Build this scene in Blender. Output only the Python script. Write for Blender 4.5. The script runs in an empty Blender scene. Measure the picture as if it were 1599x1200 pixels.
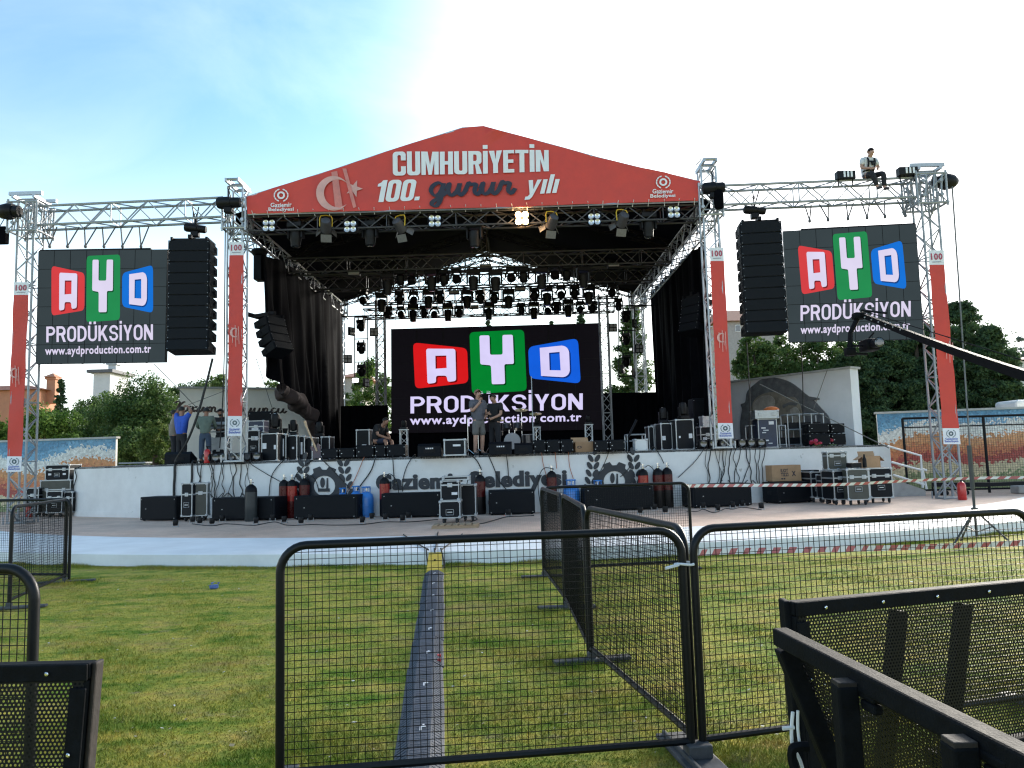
import bpy, math, random
import numpy as np
from mathutils import Vector, Matrix
random.seed(7)
rng = np.random.default_rng(7)
S = bpy.context.scene
COL = S.collection
R = math.radians
PI = math.pi

# ------------------------------------------------------------------ camera model (used to measure the photograph)
FOC, PIT, ROL, EYE = 1202.0, R(5.6), R(1.6), Vector((0, 0, 1.6))
FW = Vector((0, math.cos(PIT), math.sin(PIT)))
U0 = Vector((0, -math.sin(PIT), math.cos(PIT)))
RT = Vector((1, 0, 0)) * math.cos(ROL) - U0 * math.sin(ROL)
UP = Vector((1, 0, 0)) * math.sin(ROL) + U0 * math.cos(ROL)

def ray(px, py):
    return FW + RT * ((px - 799.5) / FOC) - UP * ((py - 600) / FOC)

def W(px, py, Y):
    d = ray(px, py)
    return EYE + d * (Y / d.y)

def G(px, py, z):
    d = ray(px, py)
    return EYE + d * ((z - EYE.z) / d.z)

# ------------------------------------------------------------------ materials
MATS = {}

def mat(name, rgb, rough=0.6, metal=0.0, var=0.15, scale=6.0, bump=0.0, bscale=40.0, spec=0.5, emit=0.0, coat=0.0, streak=None, scuff=None):
    if name in MATS:
        return MATS[name]
    m = bpy.data.materials.new(name)
    m.use_nodes = True
    nt = m.node_tree
    b = nt.nodes['Principled BSDF']
    b.inputs['Roughness'].default_value = rough
    b.inputs['Metallic'].default_value = metal
    b.inputs['Specular IOR Level'].default_value = spec
    b.inputs['Coat Weight'].default_value = coat
    c = (*rgb, 1)
    b.inputs['Base Color'].default_value = c
    tc = nt.nodes.new('ShaderNodeTexCoord')
    vec = tc.outputs['Object']
    if streak:
        mp = nt.nodes.new('ShaderNodeMapping')
        mp.inputs['Scale'].default_value = streak
        nt.links.new(vec, mp.inputs[0])
        vec = mp.outputs[0]
    if var > 0:
        n = nt.nodes.new('ShaderNodeTexNoise')
        n.inputs['Scale'].default_value = scale
        n.inputs['Detail'].default_value = 6
        n.inputs['Roughness'].default_value = 0.65
        nt.links.new(vec, n.inputs['Vector'])
        rp = nt.nodes.new('ShaderNodeValToRGB')
        rp.color_ramp.elements[0].position = 0.3
        rp.color_ramp.elements[1].position = 0.7
        rp.color_ramp.elements[0].color = (*[x * (1 - var) for x in rgb], 1)
        rp.color_ramp.elements[1].color = (*[min(1, x * (1 + var)) for x in rgb], 1)
        nt.links.new(n.outputs['Fac'], rp.inputs[0])
        col = rp.outputs[0]
        if scuff:       # worn spots: (colour, threshold, scale)
            ns = nt.nodes.new('ShaderNodeTexNoise'); ns.inputs['Scale'].default_value = scuff[2]; ns.inputs['Detail'].default_value = 8; ns.inputs['Roughness'].default_value = .7
            nt.links.new(vec, ns.inputs['Vector'])
            ms = nt.nodes.new('ShaderNodeMapRange'); ms.inputs['From Min'].default_value = scuff[1]; ms.inputs['From Max'].default_value = scuff[1] + .06
            nt.links.new(ns.outputs['Fac'], ms.inputs['Value'])
            mx = nt.nodes.new('ShaderNodeMix'); mx.data_type = 'RGBA'; nt.links.new(ms.outputs[0], mx.inputs[0]); nt.links.new(col, mx.inputs[6]); mx.inputs[7].default_value = (*scuff[0], 1)
            col = mx.outputs[2]
        nt.links.new(col, b.inputs['Base Color'])
        mr = nt.nodes.new('ShaderNodeMapRange')
        mr.inputs['To Min'].default_value = max(0.05, rough - 0.12)
        mr.inputs['To Max'].default_value = min(1, rough + 0.12)
        nt.links.new(n.outputs['Fac'], mr.inputs['Value'])
        nt.links.new(mr.outputs[0], b.inputs['Roughness'])
    if bump > 0:
        n2 = nt.nodes.new('ShaderNodeTexNoise')
        n2.inputs['Scale'].default_value = bscale
        n2.inputs['Detail'].default_value = 4
        nt.links.new(vec, n2.inputs['Vector'])
        bp = nt.nodes.new('ShaderNodeBump')
        bp.inputs['Strength'].default_value = bump
        bp.inputs['Distance'].default_value = 0.02
        nt.links.new(n2.outputs['Fac'], bp.inputs['Height'])
        nt.links.new(bp.outputs[0], b.inputs['Normal'])
    if emit > 0:
        b.inputs['Emission Color'].default_value = c
        b.inputs['Emission Strength'].default_value = emit
    MATS[name] = m
    return m

# ------------------------------------------------------------------ mesh builder
class MB:
    def __init__(s):
        s.v, s.f, s.mi = [], [], []

    def add(s, vs, fs, mi=0):
        k = len(s.v)
        s.v.extend([tuple(p) for p in vs])
        for f in fs:
            s.f.append(tuple(i + k for i in f))
            s.mi.append(mi)
        return s

    def box(s, c, d, rot=None, mi=0, taper=None):
        hx, hy, hz = d[0] / 2, d[1] / 2, d[2] / 2
        t = taper or 1.0
        P = [Vector((x * hx * (t if z > 0 else 1), y * hy * (t if z > 0 else 1), z * hz)) for z in (-1, 1) for y in (-1, 1) for x in (-1, 1)]
        if rot is not None:
            P = [rot @ p for p in P]
        c = Vector(c)
        return s.add([p + c for p in P], [(0, 2, 3, 1), (4, 5, 7, 6), (0, 1, 5, 4), (2, 6, 7, 3), (0, 4, 6, 2), (1, 3, 7, 5)], mi)

    def rbox(s, c, d, r=0.02, rot=None, mi=0):
        """box whose edges are chamfered"""
        hx, hy, hz = d[0] / 2, d[1] / 2, d[2] / 2
        r = min(r, hx * .9, hy * .9, hz * .9)
        import bmesh
        bm = bmesh.new()
        bmesh.ops.create_cube(bm, size=1)
        for v in bm.verts:
            v.co = Vector((v.co.x * d[0], v.co.y * d[1], v.co.z * d[2]))
        bmesh.ops.bevel(bm, geom=list(bm.edges), offset=r, segments=2, profile=0.5, affect='EDGES')
        bm.verts.ensure_lookup_table()
        c = Vector(c)
        vs = [(rot @ v.co if rot is not None else v.co) + c for v in bm.verts]
        for i, v in enumerate(bm.verts):
            v.index = i
        fs = [[v.index for v in f.verts] for f in bm.faces]
        bm.free()
        return s.add(vs, fs, mi)

    def tube(s, a, b, r, n=6, r2=None, caps=True, mi=0):
        a, b = Vector(a), Vector(b)
        d = b - a
        if d.length < 1e-6:
            return s
        d.normalize()
        x = d.orthogonal().normalized()
        y = d.cross(x)
        r2 = r if r2 is None else r2
        vs = []
        for p, q in ((a, r), (b, r2)):
            for i in range(n):
                t = 2 * PI * i / n
                vs.append(p + (x * math.cos(t) + y * math.sin(t)) * q)
        fs = [(i, (i + 1) % n, n + (i + 1) % n, n + i) for i in range(n)]
        if caps:
            fs += [tuple(range(n - 1, -1, -1)), tuple(range(n, 2 * n))]
        return s.add(vs, fs, mi)

    def path(s, pts, r, n=6, mi=0, closed=False, flat=None):
        pts = [Vector(p) for p in pts]
        m = len(pts)
        vs, fs = [], []
        up = None
        for i, p in enumerate(pts):
            if closed:
                d = pts[(i + 1) % m] - pts[i - 1]
            else:
                d = pts[min(i + 1, m - 1)] - pts[max(i - 1, 0)]
            if d.length < 1e-9:
                d = Vector((0, 0, 1))
            d.normalize()
            if up is None:
                up = d.orthogonal().normalized()
            x = up - d * up.dot(d)
            x = x.normalized() if x.length > 1e-6 else d.orthogonal().normalized()
            up = x
            y = d.cross(x)
            rr = r[i] if isinstance(r, (list, tuple)) else r
            for k in range(n):
                t = 2 * PI * k / n
                vs.append(p + (x * math.cos(t) + y * math.sin(t)) * rr)
        for i in range(m if closed else m - 1):
            j = (i + 1) % m
            for k in range(n):
                fs.append((i * n + k, i * n + (k + 1) % n, j * n + (k + 1) % n, j * n + k))
        if not closed:
            fs += [tuple(range(n - 1, -1, -1)), tuple(range((m - 1) * n, m * n))]
        return s.add(vs, fs, mi)

    def lathe(s, prof, c=(0, 0, 0), n=16, rot=None, mi=0):
        c = Vector(c)
        vs, fs = [], []
        for r, z in prof:
            for k in range(n):
                t = 2 * PI * k / n
                p = Vector((r * math.cos(t), r * math.sin(t), z))
                vs.append((rot @ p if rot is not None else p) + c)
        for i in range(len(prof) - 1):
            for k in range(n):
                fs.append((i * n + k, i * n + (k + 1) % n, (i + 1) * n + (k + 1) % n, (i + 1) * n + k))
        fs += [tuple(range(n - 1, -1, -1)), tuple(range((len(prof) - 1) * n, len(prof) * n))]
        return s.add(vs, fs, mi)

    def prism(s, poly, vec, mi=0):
        """poly: 3-D points in order, pushed along vec"""
        n = len(poly)
        vec = Vector(vec)
        P = [Vector(p) for p in poly]
        vs = P + [p + vec for p in P]
        fs = [tuple(range(n - 1, -1, -1)), tuple(range(n, 2 * n))]
        fs += [(i, (i + 1) % n, n + (i + 1) % n, n + i) for i in range(n)]
        return s.add(vs, fs, mi)

    def grid(s, fn, nu, nv, mi=0, closed_u=False):
        vs = [fn(i / nu, j / nv) for j in range(nv + 1) for i in range(nu + 1)]
        k = nu + 1
        return s.add(vs, [(j * k + i, j * k + i + 1, (j + 1) * k + i + 1, (j + 1) * k + i) for j in range(nv) for i in range(nu)], mi)

OFF = {}

def build(name, mb, mats, parent=None, smooth=False, loc=None, kind=None, label=None):
    """ONE mesh object; vertices are given in world space unless the parent is a prototype standing at the origin"""
    off = OFF.get(parent.name, Vector((0, 0, 0))) if parent else Vector(loc or (0, 0, 0))
    me = bpy.data.meshes.new(name)
    me.from_pydata([(p[0] - off.x, p[1] - off.y, p[2] - off.z) for p in mb.v], [], mb.f)
    if not isinstance(mats, (list, tuple)):
        mats = [mats]
    for m in mats:
        me.materials.append(m)
    if len(mats) > 1:
        me.polygons.foreach_set('material_index', mb.mi)
    if smooth:
        me.polygons.foreach_set('use_smooth', [True] * len(me.polygons))
        if smooth != 'all':
            me.set_sharp_from_angle(angle=R(40))
    me.update()
    o = bpy.data.objects.new(name, me)
    COL.objects.link(o)
    if parent:
        o.parent = parent
    else:
        o.location = off
    OFF[o.name] = off
    if kind:
        o['kind'] = kind
    if label:
        o['label'] = label
    return o

def tag(o, label, cat, group=None):
    o['label'] = label
    o['category'] = cat
    if group:
        o['group'] = group
    return o

def thing(name, label, cat, loc=(0, 0, 0), group=None, local=False, rz=0.0):
    o = bpy.data.objects.new(name, None)
    o.empty_display_size = 0.2
    COL.objects.link(o)
    o.location = loc
    o.rotation_euler = (0, 0, rz)
    OFF[o.name] = Vector((0, 0, 0)) if local else Vector(loc)
    return tag(o, label, cat, group)

def single(name, mb, mats, label, cat, group=None, smooth=False):
    """a thing that is one mesh, its origin at the middle of its base"""
    a = np.array([tuple(p) for p in mb.v])
    lo, hi = a.min(0), a.max(0)
    return tag(build(name, mb, mats, None, smooth, loc=((lo[0] + hi[0]) / 2, (lo[1] + hi[1]) / 2, lo[2])), label, cat, group)


def dup(root, loc, rz=None, label=None, group=None, scale=None, rot=None):
    def rec(o, par):
        c = o.copy()
        COL.objects.link(c)
        if par:
            c.parent = par
        for ch in list(o.children):
            rec(ch, c)
        return c
    r = rec(root, None)
    r.location = loc
    if rot is not None:
        r.rotation_euler = rot
    elif rz is not None:
        r.rotation_euler = (0, 0, rz)
    if scale:
        r.scale = (scale,) * 3
    if label:
        r['label'] = label
    if group:
        r['group'] = group
    return r

def structure(name, mb, mats, smooth=False):
    o = build(name, mb, mats, None, smooth)
    o['kind'] = 'structure'
    return o

ORD = ['first', 'second', 'third', 'fourth', 'fifth', 'sixth', 'seventh', 'eighth', 'ninth', 'tenth', 'eleventh', 'twelfth', 'thirteenth',
       'fourteenth', 'fifteenth', 'sixteenth', 'seventeenth', 'eighteenth', 'nineteenth', 'twentieth', 'twenty-first', 'twenty-second',
       'twenty-third', 'twenty-fourth', 'twenty-fifth', 'twenty-sixth', 'twenty-seventh', 'twenty-eighth', 'twenty-ninth', 'thirtieth']

def nth(i, n, end='left'):
    if i == 0:
        return 'leftmost'
    if i == n - 1:
        return 'rightmost'
    if i <= (n - 1) / 2:
        return ORD[i] + ' from left'
    return ORD[n - 1 - i] + ' from right'

# ------------------------------------------------------------------ flat shapes and lettering (2-D curves turned into meshes)
def curve_to_mesh(cu):
    o = bpy.data.objects.new('tmp', cu)
    COL.objects.link(o)
    dg = bpy.context.evaluated_depsgraph_get()
    me = bpy.data.meshes.new_from_object(o.evaluated_get(dg))
    vs = [tuple(v.co) for v in me.vertices]
    fs = [tuple(p.vertices) for p in me.polygons]
    bpy.data.objects.remove(o)
    bpy.data.curves.remove(cu)
    bpy.data.meshes.remove(me)
    return vs, fs

def flat(loops, t=0.0):
    """filled 2-D shape; inner loops are holes"""
    cu = bpy.data.curves.new('tmp', 'CURVE')
    cu.dimensions = '2D'
    cu.fill_mode = 'BOTH' if t > 0 else 'FRONT'
    cu.extrude = t / 2
    for lp in loops:
        sp = cu.splines.new('POLY')
        sp.points.add(len(lp) - 1)
        for p, q in zip(sp.points, lp):
            p.co = (q[0], q[1], 0, 1)
        sp.use_cyclic_u = True
    return curve_to_mesh(cu)

def text(s, bold=0.0, shear=0.0, t=0.0, res=3, spacing=1.0):
    """returns vertices normalised to the unit square, faces"""
    cu = bpy.data.curves.new('tmp', 'FONT')
    cu.body = s
    cu.offset = bold
    cu.shear = shear
    cu.resolution_u = res
    cu.extrude = t / 2
    cu.space_character = spacing
    vs, fs = curve_to_mesh(cu)
    a = np.array(vs)
    lo, hi = a.min(0), a.max(0)
    a[:, 0] = (a[:, 0] - lo[0]) / (hi[0] - lo[0])
    a[:, 1] = (a[:, 1] - lo[1]) / (hi[1] - lo[1])
    return [tuple(p) for p in a], fs

def rounded(pts, r, n=4):
    """polygon with rounded corners"""
    out = []
    m = len(pts)
    for i in range(m):
        p = Vector((*pts[i], 0))
        a = Vector((*pts[i - 1], 0)) - p
        b = Vector((*pts[(i + 1) % m], 0)) - p
        k = min(r, a.length * .45, b.length * .45)
        p0 = p + a.normalized() * k
        p1 = p + b.normalized() * k
        for j in range(n + 1):
            t = j / n
            q = p0 * (1 - t) ** 2 + p * 2 * t * (1 - t) + p1 * t * t
            out.append((q.x, q.y))
    return out

def spline(pts, k=6):
    """Catmull-Rom through points of any dimension"""
    P = [np.array(p, float) for p in pts]
    out = []
    for i in range(len(P) - 1):
        p0, p1, p2, p3 = P[max(i - 1, 0)], P[i], P[i + 1], P[min(i + 2, len(P) - 1)]
        for j in range(k):
            t = j / k
            out.append(0.5 * ((2 * p1) + (-p0 + p2) * t + (2 * p0 - 5 * p1 + 4 * p2 - p3) * t * t + (-p0 + 3 * p1 - 3 * p2 + p3) * t ** 3))
    out.append(P[-1])
    return [tuple(p) for p in out]

def ribbon(pts, w0, w1, ang=0.9):
    """pen stroke: wide across the pen angle, thin along it; returns quads in 2-D"""
    q = spline(pts, 6)
    L, Rr = [], []
    for i, p in enumerate(q):
        a, b = q[max(i - 1, 0)], q[min(i + 1, len(q) - 1)]
        dx, dy = b[0] - a[0], b[1] - a[1]
        l = math.hypot(dx, dy) or 1
        dx, dy = dx / l, dy / l
        w = (w0 + (w1 - w0) * abs(math.sin(math.atan2(dy, dx) - ang + PI / 2))) / 2
        L.append((p[0] - dy * w, p[1] + dx * w, i * 6e-5))
        Rr.append((p[0] + dy * w, p[1] - dx * w, i * 6e-5))
    n = len(q)
    return L + Rr, [(i, n + i, n + i + 1, i + 1) for i in range(n - 1)]

GLYPH = {
    'g': (0.85, [[(.62, .85), (.4, 1.0), (.1, .75), (.02, .35), (.2, .02), (.45, .15), (.62, .6), (.68, .95), (.62, .4), (.5, -.35), (.3, -.75), (.08, -.7), (.1, -.45), (.5, -.1), (.95, .4)]]),
    'u': (1.0, [[(.0, .45), (.15, .95), (.08, .4), (.18, .03), (.4, .12), (.6, .5), (.7, .95), (.62, .4), (.68, .05), (.82, .06), (1.05, .45)]]),
    'r': (0.8, [[(.0, .4), (.18, .98), (.26, .82), (.55, .86), (.48, .35), (.55, .05), (.68, .05), (.85, .4)]]),
    'K': (1.35, [[(.1, 1.45), (.3, 1.75), (.6, 1.7), (.4, .9), (.2, .1), (.0, .05)], [(1.15, 1.75), (.9, 1.6), (.5, .95), (.7, .9), (.85, .3), (1.05, .02), (1.35, .35)]]),
    'a': (0.85, [[(.6, .8), (.38, .98), (.1, .7), (.03, .3), (.18, .03), (.42, .2), (.64, .95), (.58, .3), (.66, .04), (.9, .4)]]),
    'z': (0.7, [[(.0, .7), (.15, .95), (.4, .85), (.55, .95), (.3, .5), (.05, .1), (.25, .12), (.45, .02), (.75, .4)]]),
    'i': (0.5, [[(.0, .4), (.2, .95), (.12, .3), (.2, .03), (.5, .4)]]),
    'm': (1.35, [[(.0, .5), (.14, .95), (.1, .02), (.2, .6), (.42, .97), (.52, .8), (.47, .02), (.58, .6), (.82, .97), (.92, .8), (.9, .2), (1.0, .03), (1.35, .4)]]),
    'n': (1.0, [[(.0, .5), (.14, .95), (.1, .02), (.2, .6), (.42, .97), (.54, .8), (.52, .2), (.62, .03), (1.0, .4)]]),
    'c': (0.7, [[(.52, .8), (.36, .98), (.1, .75), (.03, .35), (.2, .03), (.42, .1), (.72, .4)]]),
    'o': (0.8, [[(.5, .95), (.2, .9), (.03, .4), (.2, .03), (.45, .15), (.56, .6), (.45, .92), (.85, .75)]]),
    'y': (0.95, [[(.0, .45), (.15, .95), (.1, .4), (.22, .05), (.45, .2), (.68, .95), (.55, .1), (.35, -.65), (.12, -.7), (.15, -.4), (.95, .4)]]),
}

def script(word, w0, w1):
    V, Fc, x = [], [], 0.0
    for ch in word:
        if ch == ' ':
            x += .7
            continue
        adv, strokes = GLYPH[ch]
        for st in strokes:
            v, f = ribbon([(p[0] + x, p[1]) for p in st], w0, w1)
            v = [(p[0], p[1], p[2] + len(V) * 3e-5) for p in v]
            k = len(V)
            V += v
            Fc += [tuple(i + k for i in q) for q in f]
        x += adv
    a = np.array(V)
    lo, hi = a.min(0), a.max(0)
    a[:, 0] = (a[:, 0] - lo[0]) / (hi[0] - lo[0])
    a[:, 1] = (a[:, 1] - lo[1]) / (hi[1] - lo[1])
    return [tuple(p) for p in a], Fc

class Plane:
    """a flat sheet in space measured from the photograph: point + yaw (0 faces the audience)"""
    def __init__(s, px, py, Y, yaw=0.0):
        s.o = W(px, py, Y)
        s.x = Vector((math.cos(yaw), math.sin(yaw), 0))
        s.n = Vector((math.sin(yaw), -math.cos(yaw), 0))

    def at(s, px, py, lift=0.0):
        d = ray(px, py)
        t = (s.o - EYE).dot(s.n) / d.dot(s.n)
        return EYE + d * t + s.n * lift

    def quad(s, mb, c, vs, fs, lift, mi=0, flip=False, thick=None):
        """unit-square shape placed on the photo quadrilateral c = (tl, tr, br, bl) in pixels"""
        P = [s.at(*q) for q in c]
        out = []
        for p in vs:
            u, v = p[0], p[1]
            q = P[0] * ((1 - u) * v) + P[1] * (u * v) + P[2] * (u * (1 - v)) + P[3] * ((1 - u) * (1 - v))
            out.append(q + s.n * (lift + (p[2] if thick is None else 0)))
        mb.add(out, fs, mi)

def rpoly(pts):
    """polygon whose vertices may carry a corner radius as third value"""
    out = []
    m = len(pts)
    for i in range(m):
        p = pts[i]
        if len(p) < 3:
            out.append(p); continue
        a, b, c = Vector(pts[i - 1][:2]), Vector(p[:2]), Vector(pts[(i + 1) % m][:2])
        k = min(p[2], (a - b).length * .98, (c - b).length * .98)
        p0, p1 = b + (a - b).normalized() * k, b + (c - b).normalized() * k
        for j in range(6):
            t = j / 5
            q = p0 * (1 - t) ** 2 + b * (2 * t * (1 - t) * .72) + p1 * t * t + (p0 + p1) * (.28 * t * (1 - t))
            out.append((q.x, q.y))
    return out

def block_glyph(ch, w, s, b, r):
    """heavy sans letter: w width, s stem, b bar, r corner radius; loops (inner ones are holes), advance"""
    h = 1.0
    box = lambda x0, y0, x1, y1: [(x0, y0), (x1, y0), (x1, y1), (x0, y1)]
    ring = lambda: [rpoly([(0, 0, r), (w, 0, r), (w, h, r), (0, h, r)]), rpoly([(s, b, r * .5), (w - s, b, r * .5), (w - s, h - b, r * .5), (s, h - b, r * .5)])]
    m = (w - s) / 2
    if ch in '0O': return ring(), w
    if ch == 'C': return [rpoly([(w, .62), (w, h, r), (0, h, r), (0, 0, r), (w, 0, r), (w, .38), (w - s, .38), (w - s, b, r * .4), (s, b, r * .4), (s, h - b, r * .4), (w - s, h - b, r * .4), (w - s, .62)])], w
    if ch in 'UÜ':
        L = [rpoly([(0, h), (s, h), (s, b, r * .4), (w - s, b, r * .4), (w - s, h), (w, h), (w, 0, r), (0, 0, r)])]
        if ch == 'Ü': L += [box(w * .12, 1.09, w * .38, 1.26), box(w * .62, 1.09, w * .88, 1.26)]
        return L, w
    if ch == 'M':
        W_ = w * 1.32
        return [[(0, 0), (0, h), (s * 1.3, h), (W_ / 2, .42), (W_ - s * 1.3, h), (W_, h), (W_, 0), (W_ - s * .9, 0), (W_ - s * .9, .62), (W_ / 2 + s * .33, 0), (W_ / 2 - s * .33, 0), (s * .9, .62), (s * .9, 0)]], W_
    if ch == 'H': return [[(0, 0), (0, h), (s, h), (s, .5 + b / 2), (w - s, .5 + b / 2), (w - s, h), (w, h), (w, 0), (w - s, 0), (w - s, .5 - b / 2), (s, .5 - b / 2), (s, 0)]], w
    if ch in 'RP':
        lo = .42
        hole = rpoly([(s, lo + b), (w - s, lo + b, r * .5), (w - s, h - b, r * .5), (s, h - b)])
        if ch == 'P': return [rpoly([(0, 0), (0, h), (w, h, r), (w, lo, r), (s, lo), (s, 0)]), hole], w * .97
        return [rpoly([(0, 0), (0, h), (w, h, r), (w, lo + .02, r * .8), (w * .78, lo), (w * 1.04, 0), (w * 1.04 - s * 1.15, 0), (w * .5, lo), (s, lo), (s, 0)]), hole], w * 1.02
    if ch == 'D': return [rpoly([(0, 0), (0, h), (w, h, r * 1.3), (w, 0, r * 1.3)]), rpoly([(s, b), (w - s, b, r * .8), (w - s, h - b, r * .8), (s, h - b)])], w
    if ch == 'İ': return [box(0, 0, s, h), box(0, 1.09, s, 1.26)], s
    if ch == 'ı': return [box(0, 0, s, .74)], s
    if ch == 'l': return [box(0, 0, s, h)], s
    if ch == '.': return [box(0, 0, s, b * 1.15)], s
    if ch == 'Y': return [[(0, h), (s * 1.12, h), (w / 2, .6), (w - s * 1.12, h), (w, h), (w / 2 + s / 2, .4), (w / 2 + s / 2, 0), (w / 2 - s / 2, 0), (w / 2 - s / 2, .4)]], w
    if ch == 'E': return [[(0, 0), (0, h), (w * .84, h), (w * .84, h - b), (s, h - b), (s, .5 + b / 2), (w * .78, .5 + b / 2), (w * .78, .5 - b / 2), (s, .5 - b / 2), (s, b), (w * .84, b), (w * .84, 0)]], w * .84
    if ch == 'T': return [[(0, h), (w, h), (w, h - b), (w / 2 + s / 2, h - b), (w / 2 + s / 2, 0), (w / 2 - s / 2, 0), (w / 2 - s / 2, h - b), (0, h - b)]], w
    if ch == 'N': return [[(0, 0), (0, h), (s * 1.05, h), (w - s * .95, .42), (w - s * .95, h), (w, h), (w, 0), (w - s * 1.05, 0), (s * .95, .58), (s * .95, 0)]], w
    if ch == 'K': return [[(0, 0), (0, h), (s, h), (s, .57), (w * .68, h), (w * 1.02, h), (w * .56, .57), (w * 1.06, 0), (w * .74, 0), (w * .4, .43), (s, .30), (s, 0)]], w * 1.04
    if ch == '1': return [[(s * .75, 0), (s * .75, .72), (0, .72), (0, .84), (s * .6, .9), (s * .9, h), (s * 1.8, h), (s * 1.8, 0)]], s * 1.8
    if ch == 'S':
        q = .5
        return [rpoly([(0, .30), (s, .30), (s, b, r * .4), (w - s, b, r * .4), (w - s, q - b / 2, r * .4), (0, q - b / 2 + .02, r), (0, h, r), (w, h, r), (w, .70), (w - s, .70), (w - s, h - b, r * .4), (s, h - b, r * .4), (s, q + b / 2, r * .4), (w, q + b / 2 - .02, r), (w, 0, r), (0, 0, r)])], w
    if ch == 'y': return [[(0, .74), (s, .74), (w / 2 + .02, .26), (w - s, .74), (w, .74), (w * .58, -.12), (w * .42, -.24), (.02, -.24), (.02, -.08), (w * .22, -.08), (w * .34, .02)]], w
    return [], w * .5

def block_text(s_, w=.52, s=.2, b=.16, r=.13, gap=.05, shear=0.0):
    V, Fc, x = [], [], 0.0
    for ch in s_:
        loops, adv = block_glyph(ch, w, s, b, r)
        vs, fs = flat([[(px + x + py * shear, py) for px, py in lp] for lp in loops])
        k = len(V); V += vs; Fc += [tuple(i + k for i in f) for f in fs]
        x += adv + gap
    a = np.array(V); lo, hi = a.min(0), a.max(0)
    a[:, 0] = (a[:, 0] - lo[0]) / (hi[0] - lo[0]); a[:, 1] = (a[:, 1] - lo[1]) / (hi[1] - lo[1])
    return [tuple(p) for p in a], Fc

UNIT = ([(0, 0, 0), (1, 0, 0), (1, 1, 0), (0, 1, 0)], [(0, 1, 2, 3)])
def ellipse(cx, cy, rx, ry, n=14, a=0.0):
    return [(cx + rx * math.cos(2 * PI * i / n) * math.cos(a) - ry * math.sin(2 * PI * i / n) * math.sin(a),
             cy + rx * math.cos(2 * PI * i / n) * math.sin(a) + ry * math.sin(2 * PI * i / n) * math.cos(a)) for i in range(n)]
# ------------------------------------------------------------------ materials shared by many things
ALU = mat('aluminium', (0.40, 0.42, 0.44), 0.42, 0.7, 0.12, 9)
ALUP = mat('aluminium_pale', (0.30, 0.32, 0.34), 0.5, 0.35, 0.12, 9)
BLACKM = mat('black_metal', (0.004, 0.004, 0.006), 0.5, 0.0, 0.3, 12, spec=.2)
BLACKP = mat('black_plastic', (0.0045, 0.0045, 0.006), 0.5, 0, 0.3, 10, bump=.08, bscale=120, spec=.25)
SPKR = mat('speaker_paint', (0.0025, 0.004, 0.007), 0.62, 0, 0.3, 5, bump=.15, bscale=160, spec=.2)
GRILLE = mat('speaker_grille', (0.0022, 0.0035, 0.006), 0.6, 0.0, 0.3, 30, bump=.2, bscale=400, spec=.2)
RUBBER = mat('rubber', (0.025, 0.025, 0.028), 0.75, 0, 0.3, 14)
CLOTHB = mat('black_drape', (0.0030, 0.0032, 0.0048), 0.9, 0, 0.35, 2, bump=.2, bscale=60, spec=.03)
BROWNC = mat('drape_lining', (0.05, 0.036, 0.036), 0.9, 0, 0.25, 4, bump=.2, bscale=50)
WHITEP = mat('white_paint', (0.72, 0.72, 0.71), 0.55, 0, 0.09, 1.4, bump=.05, bscale=60, scuff=((.40, .39, .36), .64, 2.2))
REDB = mat('red_banner', (0.60, 0.052, 0.034), 0.55, 0, 0.10, 1.5, bump=.12, bscale=6)
WHITEPR = mat('white_print', (0.78, 0.78, 0.80), 0.5, 0, 0.04, 3)
NAVYPR = mat('navy_print', (0.010, 0.012, 0.030), 0.5, 0, 0.1, 3)
PALEPR = mat('pale_print', (0.66, 0.36, 0.32), 0.5, 0, 0.15, 2)
GLASS = mat('lens_glass', (0.05, 0.055, 0.065), 0.12, 0.0, 0.1, 20, spec=.9, coat=.6)
CHROME = mat('chrome', (0.75, 0.75, 0.77), 0.2, 1.0, 0.08, 20)
CASEB = mat('case_laminate', (0.005, 0.0065, 0.010), 0.5, 0, 0.3, 3, bump=.12, bscale=120, spec=.2)
CASEN = mat('case_laminate_blue', (0.02, 0.03, 0.07), 0.42, 0, 0.3, 3, bump=.12, bscale=120)
CASEG = mat('case_laminate_olive', (0.05, 0.052, 0.042), 0.42, 0, 0.3, 3, bump=.12, bscale=120)
CARD = mat('cardboard', (0.40, 0.24, 0.13), 0.8, 0, 0.14, 5, bump=.06, bscale=60)
CABLE = mat('cable_sheath', (0.012, 0.012, 0.013), 0.55, 0, 0.2, 10)
CABLEO = mat('cable_orange', (0.42, 0.13, 0.06), 0.55, 0, 0.2, 10)
YELLOW = mat('yellow_plastic', (0.65, 0.42, 0.03), 0.5, 0, 0.15, 10)
REDP = mat('red_enamel', (0.50, 0.02, 0.018), 0.3, 0, 0.15, 8, coat=.4)
WOOD = mat('raw_wood', (0.38, 0.27, 0.17), 0.75, 0, 0.25, 8, streak=(1, 12, 12))
MARK = mat('white_marking', (0.7, 0.7, 0.72), 0.6, 0, 0.1, 20)

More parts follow.
